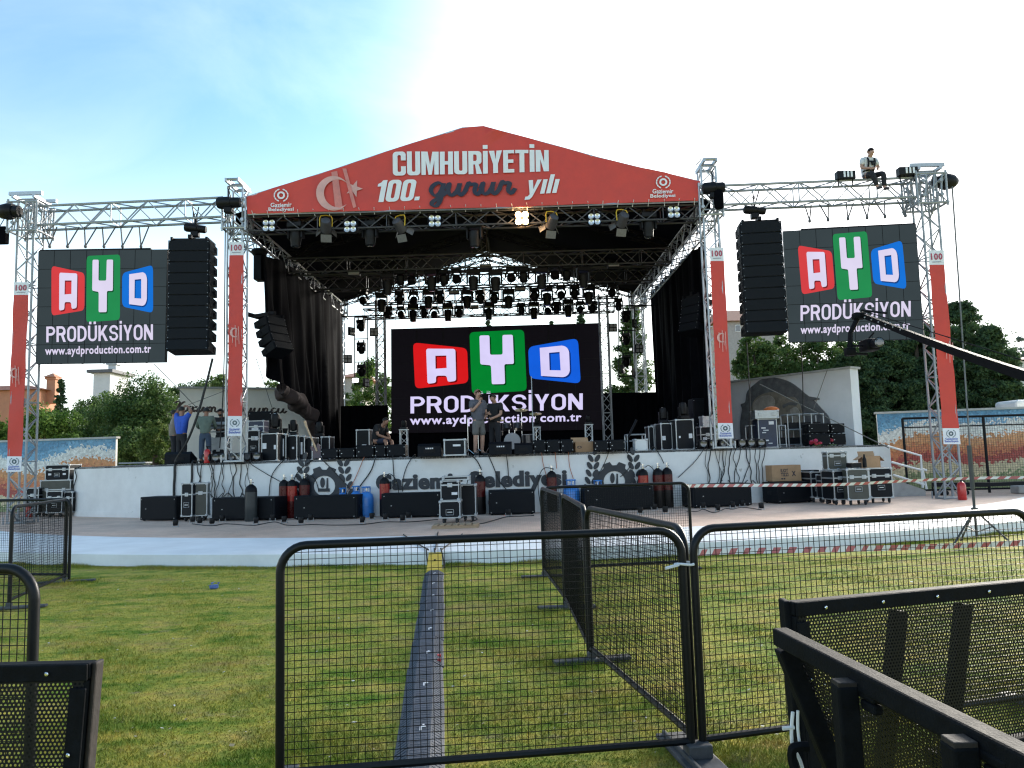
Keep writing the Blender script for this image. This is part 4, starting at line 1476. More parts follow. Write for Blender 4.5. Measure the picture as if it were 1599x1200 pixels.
bl = [(420, 353, 'four-lamp blinder at the far left end of the front truss'), (547, 354.5, 'four-lamp blinder between two left barn-door lamps on the front truss'), (679, 346, 'four-lamp blinder just left of centre on the front truss'),
      (928, 343, 'four-lamp blinder between two right barn-door lamps on the front truss'), (1052, 332, 'four-lamp blinder at the far right end of the front truss')]
for i, (px, py, lb) in enumerate(bl):
    p = W(px, py, YF - .18)
    if i == 0:
        B0.location = p; B0['label'] = lb; B0.rotation_euler = (R(-6), 0, R(3))
    else:
        dup(B0, p, None, lb, rot=(R(-6), 0, R(random.uniform(-5, 5))))
LIT = bpy.data.materials.new('lit_tungsten'); LIT.use_nodes = True
q = LIT.node_tree.nodes['Principled BSDF']
q.inputs['Emission Color'].default_value = (1, .50, .17, 1); q.inputs['Emission Strength'].default_value = 9
t = thing('blinder', 'glowing warm two-row blinder, the only lit lamp under the banner', 'blinder lamp', W(815, 341, YF - .18), 'four-lamp blinders')
c = W(815, 341, YF - .18)
mb = MB(); mb.rbox(c + Vector((0, .05, 0)), (.42, .1, .42), .02)
build('housing', mb, BLACKM, t)
for sx in (-1, 1):
    for sz in (-1, 1):
        mb = MB(); mb.lathe([(.09, 0), (.085, .04), (.01, .055)], c + Vector((sx * .1, 0, sz * .1)), 14, Matrix.Rotation(PI / 2, 3, 'X'))
        build('lamp', mb, LIT, t, True)
ll = bpy.data.lights.new('lamp_glow', 'SPOT'); ll.energy = 22; ll.color = (1, .62, .28); ll.spot_size = R(150); ll.shadow_soft_size = .2
lo = bpy.data.objects.new('lamp_glow', ll); COL.objects.link(lo); lo.location = c + Vector((0, -.12, 0)); lo.rotation_euler = (R(75), 0, 0)
ll2 = bpy.data.lights.new('lamp_spill', 'POINT'); ll2.energy = 2.5; ll2.color = (1, .55, .22); ll2.shadow_soft_size = .15
lo2 = bpy.data.objects.new('lamp_spill', ll2); COL.objects.link(lo2); lo2.location = c + Vector((0, .35, -.1))
for px, py, lb in ((462, 362, 'dark moving head second lamp from the left end of the front truss'), (578, 360, 'dark moving head right of the second blinder on the front truss'), (741, 362, 'dark moving head at the middle of the front truss'), (1012, 347, 'dark moving head left of the rightmost blinder on the front truss')):
    p = W(px, py, YF + .1); dup(PROTO['b'], p + Vector((0, 0, .33)), random.uniform(-.3, .3), lb, 'moving heads on the front truss')
BARN = mat('barn_door', (0.16, 0.15, 0.15), .5, .3, .2, 14)
def mk_fres():
    t = thing('barn_door_lamp', 'x', 'stage lamp', (0, 0, 0), 'barn-door lamps on the front truss')
    mb = MB(); rot = Matrix.Rotation(R(58), 3, 'X')
    mb.lathe([(.05, .22), (.13, .2), (.15, .05), (.16, -.16), (.15, -.17), (.13, -.15), (.12, -.05)], (0, 0, 0), 14, rot)
    build('body', mb, mat('lamp_body_grey', (.07, .065, .07), .5, .2, .2, 12), t, True)
    mb = MB()
    mb.path([(-.17, 0, -.02), (-.175, .02, .22), (-.14, .03, .30), (0, .03, .32), (.14, .03, .30), (.175, .02, .22), (.17, 0, -.02)], .017, 6)
    build('yellow_bracket', mb, YELLOW, t, True)
    for nm, ang, off in (('top', 0, (0, -.13, .17)), ):
        pass
    M = rot
    for dx, dz, wx, wz, tilt in ((0, -1, .3, .24, 0), (0, 1, .3, .22, 0), (-1, 0, .22, .24, 1), (1, 0, .22, .24, 1)):
        mb = MB()
        if not tilt:
            r2 = M @ Matrix.Rotation(dz * R(-35), 3, 'X')
            mb.box(M @ Vector((0, dz * -.16, -.17)) + r2 @ Vector((0, 0, -.12)), (wx, .012, wz), r2)
        else:
            r2 = M @ Matrix.Rotation(dx * R(-40), 3, 'Y')
            mb.box(M @ Vector((dx * .16, 0, -.17)) + r2 @ Vector((0, 0, -.1)), (.012, wx, .2), r2)
        build('barn_door', mb, BARN, t)
    mb = MB(); mb.lathe([(.118, -.145), (.06, -.165), (.01, -.17)], (0, 0, 0), 14, rot)
    build('lens', mb, GLASS, t, True)
    return t
F0 = mk_fres()
for i, (px, py, rz, lb) in enumerate(((509, 353, .2, 'barn-door lamp with yellow bracket nearest the left end of the front truss'), (624, 353, -.45, 'barn-door lamp with yellow bracket left of the roof centre on the front truss'),
                                       (862, 347, .35, 'barn-door lamp with yellow bracket right of the glowing lamp'), (972, 344, .3, 'barn-door lamp with yellow bracket nearest the right end of the front truss'))):
    p = W(px, py, YF - .15)
    if i == 0:
        F0.location = p; F0['label'] = lb; F0.rotation_euler = (0, 0, rz)
    else:
        dup(F0, p, rz, lb)

# ------------------------------------------------------------------ ladder frames with lamps left and right of the middle screen
def ladder(x0, x1, y0, y1, Y, rungs, lbl):
    mb = MB()
    a0, a1, b0, b1 = W(x0, y0, Y), W(x0 + .5, y1, Y), W(x1, y0 - .4, Y), W(x1 + .5, y1 - .4, Y)
    mb.tube(a0, a1, .024, 6); mb.tube(b0, b1, .024, 6)
    for ry in rungs:
        k = (ry - y0) / (y1 - y0)
        mb.tube(a0.lerp(a1, k), b0.lerp(b1, k), .022, 6)
    mb.tube(a0 + Vector((-.5, 0, .05)), b0 + Vector((.9, 0, .05)), .03, 6)
    return single('lamp_ladder', mb, BLACKM, lbl, 'ladder frame', 'hanging ladder frames')
ladder(553.5, 574, 496, 603, 31, (496, 530, 566, 600), 'black ladder frame of lamps hanging left of the middle screen')
ladder(966, 991, 480, 592, 31, (482, 517, 552, 588), 'black ladder frame of lamps hanging right of the middle screen')
for px, py, lb in ((563.5, 498, 'topmost moving head on the left ladder frame'), (564, 533, 'middle moving head on the left ladder frame'), (564.5, 568, 'lowest moving head on the left ladder frame'),
                   (977, 484, 'topmost moving head on the right ladder frame'), (977, 519, 'middle moving head on the right ladder frame'), (977.5, 553, 'lowest moving head on the right ladder frame')):
    dup(PROTO['s'], W(px, py, 31), random.uniform(-.4, .4), lb, 'moving heads on the ladder frames', 1.15)
def mk_panel(lit=False):
    t = thing('panel_light', 'x', 'panel light', (0, 0, 0), 'small panel lights at the stage back')
    mb = MB(); mb.rbox((0, 0, 0), (.34, .1, .34), .015)
    build('housing', mb, BLACKP, t)
    for sx in (-1, 1):
        for sz in (-1, 1):
            mb = MB(); mb.rbox((sx * .075, -.055, sz * .075), (.12, .02, .12), .01)
            build('cell', mb, STROBE, t)
    return t
P0 = mk_panel()
pn = [(549, 518, 1, 'panel light at the upper left side of the left ladder frame'), (584, 519, .2, 'panel light at the upper right side of the left ladder frame'), (543, 561, .1, 'panel light hanging lower left of the left ladder frame'), (571.5, 598, 1.1, 'panel light at the foot of the left ladder frame'),
      (957, 512, .1, 'panel light left of the right ladder frame'), (990.5, 506, 1.1, 'panel light at the upper right side of the right ladder frame'), (972, 577, 1.2, 'bright panel light low on the right ladder frame'), (997.5, 545, .3, 'panel light on the tower right of the right ladder frame')]
for i, (px, py, rz, lb) in enumerate(pn):
    p = W(px, py, 30.8)
    if i == 0:
        P0.location = p; P0['label'] = lb; P0.rotation_euler = (0, 0, rz)
    else:
        dup(P0, p, rz, lb)
t = thing('floodlight', 'small white glowing floodlight at the foot of the left ladder frame', 'floodlight', W(555, 594, 30.6))
c = W(555, 594, 30.6)
mb = MB(); mb.rbox(c + Vector((0, .06, 0)), (.3, .1, .2), .02); build('housing', mb, BLACKM, t)
WL = bpy.data.materials.new('lit_white'); WL.use_nodes = True
q = WL.node_tree.nodes['Principled BSDF']; q.inputs['Emission Color'].default_value = (.9, .95, 1, 1); q.inputs['Emission Strength'].default_value = 3
mb = MB(); mb.rbox(c, (.24, .03, .15), .01); build('lamp_face', mb, WL, t)

# ------------------------------------------------------------------ curtains
def curtain(name, lbl, fn, m, nu=130, nv=26):
    mb = MB(); mb.grid(fn, nu, nv)
    k = list(mb.v); f = list(mb.f)
    mb.add([Vector(p) + Vector((.015, .004, 0)) for p in k], [tuple(reversed(q)) for q in f])
    return single(name, mb, m, lbl, 'curtain', None, 'all')
def lerp_pts(L, u):
    for (a, va), (b, vb) in zip(L, L[1:]):
        if u <= b:
            return va + (vb - va) * (u - a) / (b - a)
    return L[-1][1]
ltop = [(0, W(409, 398, 22.6).z), (.2, W(440, 405, 24.6).z), (.45, W(478, 440, 28).z), (1, W(521, 478, 33.6).z)]
lbot = [(min(1, max(0, q[0])), q[1]) for q in spline([(0, 4.5), (.08, 4.05), (.2, 3.75), (.32, 3.5), (.42, 3.1), (.5, 2.4), (.58, 1.88), (.75, 1.8), (1, 1.78)], 6)]
def lcurt(u, v):
    zt, zb = lerp_pts(ltop, u), lerp_pts(lbot, u)
    z = zt + (zb - zt) * v
    y = 22.6 + 11.0 * u + v * (1 - u) * .6
    fold = math.sin(u * 95 + 2.2 * v) * .5 + math.sin(u * 41 + 1.3 - v * 3) * .8 + math.sin(u * 150) * .2
    amp = (.05 + .11 * v) * (1 - .4 * u)
    x = TLx + .30 + fold * amp + .18 * math.sin(PI * u) * v + .05 * v * v * (1 - u)
    return (x, y, z)
curtain('curtain', 'black side curtain on the left, its lower front bunched up off the floor', lcurt, CLOTHB)
hem = [Vector(lcurt(u, .985)) for u in [i / 120 * .5 for i in range(121)]]
mb = MB()
n_ = 16
vs, fs = [], []
for i, p in enumerate(hem[25:]):
    u = i / 95
    for k in range(n_):
        a = 2 * PI * k / n_
        rr = (.25 + .012 * math.sin(u * 95 + 1) + .01 * math.sin(u * 41)) * (.7 + .5 * math.sin(PI * min(1, u * 1.15)))
        rr *= 1 + .10 * math.sin(3 * a + u * 8) - .13 * abs(math.sin(u * 30 + .5 * math.sin(a))) ** .5
        vs.append(p + Vector((rr * .9 * math.cos(a), 0, rr * math.sin(a) + .02)))
m_ = len(hem) - 25
for i in range(m_ - 1):
    for k in range(n_):
        fs.append((i * n_ + k, i * n_ + (k + 1) % n_, (i + 1) * n_ + (k + 1) % n_, (i + 1) * n_ + k))
fs += [tuple(range(n_)), tuple(range((m_ - 1) * n_, m_ * n_))]
mb.add(vs, fs)
single('curtain_roll', mb, BROWNC, 'brown rolled-up hem at the bottom of the left curtain', 'curtain roll', None, 'all')
rtop = [(0, W(1099, 376, 22.6).z), (.3, W(1080, 398, 25.5).z), (1, W(1022, 455, 33.4).z)]
rbot = [(0, 2.6), (.15, 2.2), (.4, 1.9), (1, 1.78)]
def rcurt(u, v):
    zt, zb = lerp_pts(rtop, u), lerp_pts(rbot, u)
    z = zt + (zb - zt) * v
    y = 22.7 + 10.7 * u
    fold = math.sin(u * 88 + 1.2 * v) * .5 + math.sin(u * 37 + 1.3 - v * 2) * .8 + math.sin(u * 140) * .2
    return (TRx + .17 + .3 * u - fold * (.05 + .09 * v), y, z)
curtain('curtain', 'full-length black side curtain hanging on the right', rcurt, CLOTHB)

# ------------------------------------------------------------------ floodlights on the right wing truss
def mk_flood(lbl, p):
    t = thing('flood_bank', lbl, 'floodlight', p, 'flood banks on the right wing truss')
    mb = MB(); mb.rbox(p + Vector((0, 0, .0)), (.52, .22, .24), .02)
    mb.tube(p + Vector((-.2, 0, -.12)), p + Vector((-.2, 0, -.28)), .02, 5); mb.tube(p + Vector((.2, 0, -.12)), p + Vector((.2, 0, -.28)), .02, 5)
    build('housing', mb, BLACKP, t)
    for k in range(3):
        mb = MB(); mb.rbox(p + Vector((-.06 + k * .1, -.115, .01)), (.055, .02, .17), .008)
        build('lamp', mb, WHITEPR, t)
mk_flood('bank of three lamps on the right wing truss left of the seated rigger', W(1319.5, 275, 21.1))
mk_flood('bank of three lamps on the right wing truss right of the seated rigger', W(1416, 269, 21.0))
# ------------------------------------------------------------------ generic gear
def flight_case(lbl, x, y, z, w_, d, h, rz=0.0, lam=None, lid=.3, wheels=True, edge=.025, latch=True, name='flight_case', group=None, marks=(), handles=1):
    """(x, y) is the middle of the front bottom edge"""
    lam = lam or CASEB
    c, s_ = math.cos(rz), math.sin(rz)
    t = thing(name, lbl, 'flight case', (x - s_ * d / 2, y + c * d / 2, z), group, local=True, rz=rz)
    b = .13 if wheels else .0
    hh = h - b
    mb = MB(); mb.box((0, 0, b + hh / 2), (w_ - .012, d - .012, hh - .012)); build('panel_body', mb, lam, t)
    mb = MB()
    e = edge
    for sx in (-1, 1):
        for sy in (-1, 1):
            mb.box((sx * (w_ / 2 - e / 2), sy * (d / 2 - e / 2), b + hh / 2), (e, e, hh - e))
    for zz in (b + e / 2, b + hh - e / 2):
        for sy in (-1, 1):
            mb.box((0, sy * (d / 2 - e / 2), zz), (w_ - 2 * e, e + .002, e))
        for sx in (-1, 1):
            mb.box((sx * (w_ / 2 - e / 2), 0, zz), (e + .002, d - 2 * e, e))
    if lid:
        zz = b + hh * (1 - lid)
        for sy in (-1, 1):
            mb.box((0, sy * (d / 2 - .003), zz), (w_ - 2 * e, .014, .034))
        for sx in (-1, 1):
            mb.box((sx * (w_ / 2 - .003), 0, zz), (.014, d - 2 * e, .034))
    for sx in (-1, 1):
        for sy in (-1, 1):
            for zz in (b + .02, b + hh - .02):
                mb.rbox((sx * (w_ / 2 - .02), sy * (d / 2 - .02), zz), (.066, .066, .066), .015)
    build('edge_trim', mb, ALU, t)
    if latch:
        zz = b + hh * (1 - (lid or .35))
        for sx in ((-1, 1) if w_ > .5 else (0,)):
            mb = MB(); mb.rbox((sx * w_ * .28, -d / 2 - .006, zz), (.11, .02, .10), .006); mb.box((sx * w_ * .28, -d / 2 - .018, zz), (.03, .012, .06))
            build('latch', mb, ALU, t)
    for k in range(handles):
        zz = b + hh * .35
        mb = MB(); 
        x0 = 0
        mb.path([(x0 - .085, -d / 2 - .008, zz - .06), (x0 + .085, -d / 2 - .008, zz - .06), (x0 + .085, -d / 2 - .008, zz + .06), (x0 - .085, -d / 2 - .008, zz + .06)], .009, 5, closed=True)
        mb.box((x0, -d / 2 - .012, zz), (.11, .012, .025))
        build('handle', mb, ALU, t)
    for (mx_, mz, mw, mh) in marks:
        mb = MB(); mb.box((mx_ * w_, -d / 2 - .004, b + hh * mz), (mw, .006, mh)); build('paper_mark', mb, MARK, t)
    if wheels:
        for sx in (-1, 1):
            for sy in (-1, 1):
                mb = MB(); cx, cy = sx * (w_ / 2 - .09), sy * (d / 2 - .09)
                mb.lathe([(.055, -.018), (.06, -.01), (.06, .01), (.055, .018)], (cx, cy, .06), 12, Matrix.Rotation(PI / 2, 3, 'Y'))
                mb.box((cx, cy, .115), (.06, .06, .02)); mb.box((cx - .026, cy, .085), (.006, .04, .06)); mb.box((cx + .026, cy, .085), (.006, .04, .06))
                build('caster', mb, RUBBER, t, True)
    return t

def px_case(lbl, px0, px1, pyt, Y, z, depth, **k):
    a, b = W(px0, pyt + 20, Y), W(px1, pyt + 20, Y)
    h = W((px0 + px1) / 2, pyt, Y).z - z
    return flight_case(lbl, (a.x + b.x) / 2, Y, z, b.x - a.x, depth, h, **k)

def box_speaker(name, lbl, x, y, z, w_, d, h, rz=0, cat='speaker', group=None, handle=True, logo=False):
    c, s_ = math.cos(rz), math.sin(rz)
    t = thing(name, lbl, cat, (x - s_ * d / 2, y + c * d / 2, z), group, local=True, rz=rz)
    mb = MB(); mb.rbox((0, 0, h / 2 + .012), (w_, d, h - .024), .02); build('cabinet', mb, SPKR, t)
    mb = MB(); mb.rbox((0, -d / 2 - .004, h / 2 + .012), (w_ * .94, .018, (h - .024) * .9), .008); build('grille', mb, GRILLE, t)
    if handle:
        for sx in (-1, 1):
            mb = MB(); mb.rbox((sx * (w_ / 2 + .002), 0, h * .5), (.012, min(.2, d * .4), .09), .005); build('handle', mb, BLACKM, t)
    mb = MB()
    for sx in (-1, 1):
        for zz in (.07, h - .07):
            mb.box((sx * w_ * .45, -d / 2 - .014, zz), (.02, .006, .02))
    mb.box((-w_ * .33, -d / 2 - .014, h * .5), (.03, .006, .02))
    build('bolt', mb, ALU, t)
    mb = MB()
    for sx in (-1, 1):
        for sy in (-1, 1):
            mb.lathe([(.03, 0), (.03, .02)], (sx * (w_ / 2 - .08), sy * (d / 2 - .08), 0), 8)
    build('foot', mb, RUBBER, t)
    return t

# ------------------------------------------------------------------ plaza in front of the stage: subwoofers
subs = [(213, 283, 776, 813.5, 'subwoofer standing leftmost before the stage wall, partly behind a flight case'), (327, 437, 777, 813, 'long subwoofer behind the tall dark grey gas cylinder'),
        (455, 561, 774, 811.5, 'long subwoofer in front of the red cylinders below the left gear emblem'), (594, 690, 770, 809, 'long subwoofer under the first letters of the stage lettering'),
        (763, 836, 765, 803.5, 'subwoofer under the middle letters, left of the mesh barriers'), (907, 1015, 759, 795, 'long subwoofer seen through the far mesh barrier below the right gear emblem'),
        (1071, 1171, 755, 790.5, 'long subwoofer right of the mesh barriers with cables lying on top'), (1203, 1268, 752, 785, 'subwoofer under the cardboard box at the right end of the stage')]
SUBG = 'subwoofers along the foot of the stage'
for i, (x0, x1, yt, yb, lb) in enumerate(subs):
    g = G((x0 + x1) / 2, yb, PZ)
    Y = g.y
    a, b = W(x0, yb - 10, Y), W(x1, yb - 10, Y)
    h = W((x0 + x1) / 2, yt, Y).z - PZ
    w_ = b.x - a.x
    wy = min(wall_y(a.x), wall_y(b.x))
    d = .5 if i in (2, 3, 5) else .7
    Y = min(Y, wy - d - .12)
    rz = math.atan2((a.x + b.x) / 2 + 1, SR) * .8
    box_speaker('subwoofer', lb, (a.x + b.x) / 2, Y, PZ, w_ * .98, d, h, rz, 'subwoofer', SUBG)

# tall flight case on the left, middle stack, right group
def px_case_g(lbl, x0, x1, yt, yb, depth, **k):
    Y = G((x0 + x1) / 2, yb, PZ).y
    return px_case(lbl, x0, x1, yt, Y, PZ, depth, **k), Y
px_case_g('two-door flight case with aluminium edges standing beside the leftmost subwoofer', 281, 302, 755, 815, .7, rz=R(-18), lid=.34)
px_case_g('olive flight case with butterfly latch leaning close against the two-door case', 303, 323, 755, 814, .55, rz=R(14), lam=CASEG, lid=.3, handles=0)
t, Y = px_case_g('lower small flight case with white handle plate in the stack before the stage lettering', 686, 719, 782.5, 819, .55, wheels=True, lid=.0, latch=False)
hh = W(702, 782.5, Y).z
px_case('black flight case stacked on the small one before the stage lettering', 688, 717, 751, Y + .03, hh + .004, .5, wheels=False, lid=.22, marks=((.25, .35, .13, .06),), handles=0, edge=.018)
hh2 = W(702, 751, Y).z
px_case('flat silver lid case on top of the stack before the stage lettering', 691, 733, 744, Y + .12, hh2 + .006, .5, wheels=False, lid=0, latch=False, handles=0)
px_case_g('open silver rack frame right of the stack before the stage lettering', 719, 743, 757, 815, .5, lid=0, latch=False, handles=0, edge=.022)
rg = [(1266, 1288, 737, 785, 'narrow flight case at the left of the right group of trolleys', 0.1), (1289, 1302, 742, 787, 'slim dark flight case between two larger trolleys', .0), (1301, 1323, 735, 789, 'flight case left of the widest trolley in the right group', .12),
      (1323, 1357, 732.5, 789.5, 'widest flight case with two handle plates in the right group of trolleys', -.04), (1358, 1393, 731, 786, 'rightmost flight case in the right group of trolleys', -.12)]
ry = {}
for x0, x1, yt, yb, lb, rz in rg:
    t, Y = px_case_g(lb, x0, x1, yt, yb, .62, rz=rz, lid=.26, handles=1, lam=CASEB if x0 != 1323 else CASEG)
    ry[x0] = Y
zt = W(1310, 735, ry[1301]).z
px_case('olive flight case standing on top of the right group of trolleys', 1292, 1324, 705.5, ry[1301] + .3, zt + .01, .3, wheels=False, lid=.22, lam=CASEG, rz=.05)
mb = MB()
p = W(1342, 729, ry[1323] + .2); zt2 = W(1340, 732.5, ry[1323]).z
mb.rbox((p.x - .14, p.y, zt2 + .09), (.28, .3, .13), .02)
mb.lathe([(.05, 0), (.05, .22), (.025, .27), (.022, .34)], (p.x + .14, p.y, zt2 + .024), 10)
single('small_device', mb, BLACKP, 'small black device with an upright bottle-shaped part on the widest trolley', 'device')

def carton(lbl, x, y, z, w_, d, h, rz=0, flaps=True, mark=None):
    t = thing('cardboard_box', lbl, 'cardboard box', (x, y + d / 2, z), None, local=True, rz=rz)
    mb = MB()
    for sx in (-1, 1):
        mb.box((sx * (w_ / 2), 0, h / 2), (.008, d, h))
    for sy in (-1, 1):
        mb.box((0, sy * (d / 2), h / 2), (w_ + .008, .008, h))
    mb.box((0, 0, .01), (w_, d, .008))
    build('carton', mb, CARD, t)
    if flaps:
        for sx, a in ((-1, R(35)), (1, R(-50))):
            mb = MB(); r = Matrix.Rotation(-a, 3, 'Y')
            mb.box(Vector((sx * w_ / 2, 0, h + .003)) + r @ Vector((sx * w_ * .2, 0, .0)), (w_ * .4, d * .96, .006), r)
            build('flap', mb, CARD, t)
        mb = MB(); r = Matrix.Rotation(R(58), 3, 'X')
        mb.box(Vector((0, d / 2, h)) + r @ Vector((0, d * .18, 0.0)), (w_ * .96, d * .36, .006), r)
        build('flap', mb, CARD, t)
    if mark:
        for s_, u0, u1, v0, v1 in mark:
            vs, fs = text(s_, bold=.03, res=2)
            mb = MB(); mb.add([(-w_ / 2 + w_ * (u0 + (u1 - u0) * u), -d / 2 - .007, h * (v0 + (v1 - v0) * v)) for u, v, q in vs], fs)
            build('print', mb, NAVYPR, t)
    return t
Y8 = G(1235, 785, PZ).y
z8 = W(1225, 752, Y8).z
a, b = W(1204, 740, Y8 + .1), W(1250, 740, Y8 + .1)
carton('large open cardboard box with dark print on the rightmost subwoofer', (a.x + b.x) / 2, Y8 + .08, z8 + .004, b.x - a.x, .45, W(1227, 727, Y8).z - z8, .06, False, (('ILIOY', .30, .56, .55, .78), ('TIZZI', .30, .56, .30, .52), ('..', .3, .45, .1, .2), ('X', .68, .82, .3, .62)))
a, b = W(1252, 740, Y8 + .3), W(1281, 740, Y8 + .3)
box_speaker('small_speaker', 'small black box behind the cardboard box on the right', (a.x + b.x) / 2, Y8 + .35, z8 + .004, b.x - a.x, .3, .28)
zr = W(1375, 731, ry[1358]).z
a, b = W(1347, 720, ry[1358] + .05), W(1379, 720, ry[1358] + .05)
carton('crumpled open cardboard box on the rightmost trolley', (a.x + b.x) / 2, ry[1358] + .06, zr + .012, (b.x - a.x) * .8, .42, .30, -.15, True)
Yc = wall_y(1) - .55
a, b = G(888, 800, PZ), G(915, 800, PZ)
carton('low cardboard box on the plaza seen through the far mesh barrier', W(901, 780, Y := G(901, 797, PZ).y).x, Y, PZ + .003, .48, .4, .42, .1, False)
q = W(910, 700, wall_y(W(910, 700, 19.6).x) + .12)
c1, c2 = W(896, 700, q.y), W(925, 700, q.y)
carton('open cardboard box with a dark oval mark at the stage edge', (c1.x + c2.x) / 2, q.y, SZ + .004, c2.x - c1.x, .42, .28, .2, True, (('O', .08, .34, .35, .62),))

# ------------------------------------------------------------------ gas cylinders
TANKR = mat('tank_dark_red', (0.075, 0.006, 0.006), .28, .0, .3, 7, spec=.35)
TANKRB = mat('tank_bright_red', (0.30, 0.013, 0.010), .28, .0, .3, 7, coat=.5)
TANKD = mat('tank_dark', (0.008, 0.007, 0.008), .35, .0, .3, 7, spec=.3)
TANKG = mat('tank_grey_green', (0.022, 0.028, 0.03), .4, .0, .3, 5)
BEHIND = (475.5, 600.5, 1005, 535, 556, 935)
def cylinder(lbl, x, y, r, h, body, shoulder, lower=None, hose=0):
    t = thing('gas_cylinder', lbl, 'gas cylinder', (x, y, PZ), 'gas cylinders before the stage')
    c = (x, y, PZ)
    k = h - .16
    mb = MB()
    prof = [(r * .9, 0), (r, .03), (r, k * .45)]
    mb.lathe(prof, c, 18, mi=1)
    mb.lathe([(r, k * .45), (r, k - r * 1.15)], c, 18, mi=0)
    mb.lathe([(r, k - r * 1.15), (r * .93, k - r * .6), (r * .7, k - r * .2), (r * .38, k), (r * .3, k + .02)], c, 18, mi=2)
    build('tank', mb, [body, lower or body, shoulder], t, True)
    mb = MB()
    mb.lathe([(.025, k), (.028, k + .07), (.018, k + .08), (.018, k + .12), (.035, k + .125), (.035, k + .15)], c, 10)
    mb.tube((x, y, PZ + k + .06), (x + .07, y - .02, PZ + k + .06), .014, 6)
    build('valve', mb, CHROME, t, True)
    if hose:
        mb = MB()
        mb.path(spline([(x + .07, y - .02, PZ + k + .06), (x + hose * .16, y - .05, PZ + k + .10), (x + hose * .3, y, PZ + k - .05), (x + hose * .36, y + .08, PZ + k - .4), (x + hose * .3, y + .1, PZ + .06)], 6), .011, 6)
        build('hose', mb, CABLE, t, True)
    return t
cyl = [(392, 815, 748, .155, TANKG, BLACKM, None, 'tall dark grey gas cylinder standing alone before the left stage wall', 0),
       (443.5, 808, 741, .135, TANKR, BLACKM, TANKR, 'dark red gas cylinder left of its bright red neighbour', 0), (456, 808, 741, .135, TANKRB, BLACKM, TANKR, 'bright red gas cylinder with black shoulder left of the left emblem', 1), (475.5, 804, 739, .14, TANKR, BLACKM, TANKD, 'red gas cylinder standing before the left wreath branch', 1),
       (600.5, 803, 737, .135, TANKRB, BLACKM, TANKD, 'red gas cylinder hiding the first letter of the stage lettering', 1), (750, 802, 733, .14, TANKR, BLACKM, TANKD, 'dark cylinder with red top hiding the middle capital of the lettering', -1), (862, 797, 727, .135, TANKR, BLACKM, TANKD, 'red-topped cylinder hiding the last letters of the stage lettering', -1),
       (1005, 794, 724, .14, TANKRB, BLACKM, TANKR, 'red gas cylinder right of the right wreath branch', 1), (1028, 791, 723, .145, TANKR, BLACKM, TANKD, 'left one of the dark red pair right of the right emblem', 0), (1042.5, 791, 722, .145, TANKR, BLACKM, TANKD, 'right one of the dark red pair right of the right emblem', 0)]
for px, yb, yt, r, body, sh, lo, lb, hs in cyl:
    g = G(px, yb, PZ)
    wy = wall_y(g.x) - .25
    y = wy + .25 - r - .07 if px in BEHIND else min(g.y + r, wy)
    p = W(px, yb - 30, y)
    cylinder(lb, p.x, y, r, W(px, yt, y).z - PZ, body, sh, lo, hs)
BLUEC = mat('blue_jug', (0.03, 0.19, 0.55), .35, 0, .15, 6, spec=.6)
def jug(lbl, px, yb, yt, r):
    g = G(px, yb, PZ); y = wall_y(g.x) - r - .08 if px in BEHIND else min(g.y, wall_y(g.x) - .3); p = W(px, yb, y); h = W(px, yt, y).z - PZ
    t = thing('gas_bottle', lbl, 'gas bottle', (p.x, y, PZ), 'squat blue gas bottles')
    c = (p.x, y, PZ)
    mb = MB(); mb.lathe([(r * .86, 0), (r * .86, .05), (r * .95, .06), (r, .12), (r, h * .62), (r * .9, h * .74), (r * .55, h * .82), (r * .2, h * .86)], c, 18)
    mb.lathe([(r * 1.005, h * .36), (r * 1.03, h * .38), (r * 1.005, h * .40)], c, 18)
    build('tank', mb, BLUEC, t, True)
    mb = MB()
    for k in range(3):
        a = 2 * PI * k / 3 + .5
        mb.tube((c[0] + r * .55 * math.cos(a), c[1] + r * .55 * math.sin(a), PZ + h * .8), (c[0] + r * .55 * math.cos(a), c[1] + r * .55 * math.sin(a), PZ + h), .016, 6)
    mb.path([(c[0] + r * .55 * math.cos(2 * PI * k / 14), c[1] + r * .55 * math.sin(2 * PI * k / 14), PZ + h) for k in range(14)], .018, 6, closed=True)
    build('collar', mb, BLUEC, t, True)
    mb = MB(); mb.lathe([(.03, h * .85), (.03, h * .95), (.045, h * .96), (.045, h)], c, 8); build('valve', mb, CHROME, t)
    return t
jug('blue gas bottle nearest the left emblem, behind the subwoofer', 535, 800, 763, .15)
jug('blue gas bottle hidden behind the end of the left subwoofer', 556, 800, 760, .16)
jug('blue gas bottle standing free right of the left subwoofer', 572, 806, 761, .2)
jug('blue gas bottle seen through the far barrier right of the lettering', 893, 795, 750, .22)
jug('blue gas bottle below the right wreath branch behind the barrier', 935, 792, 751, .19)

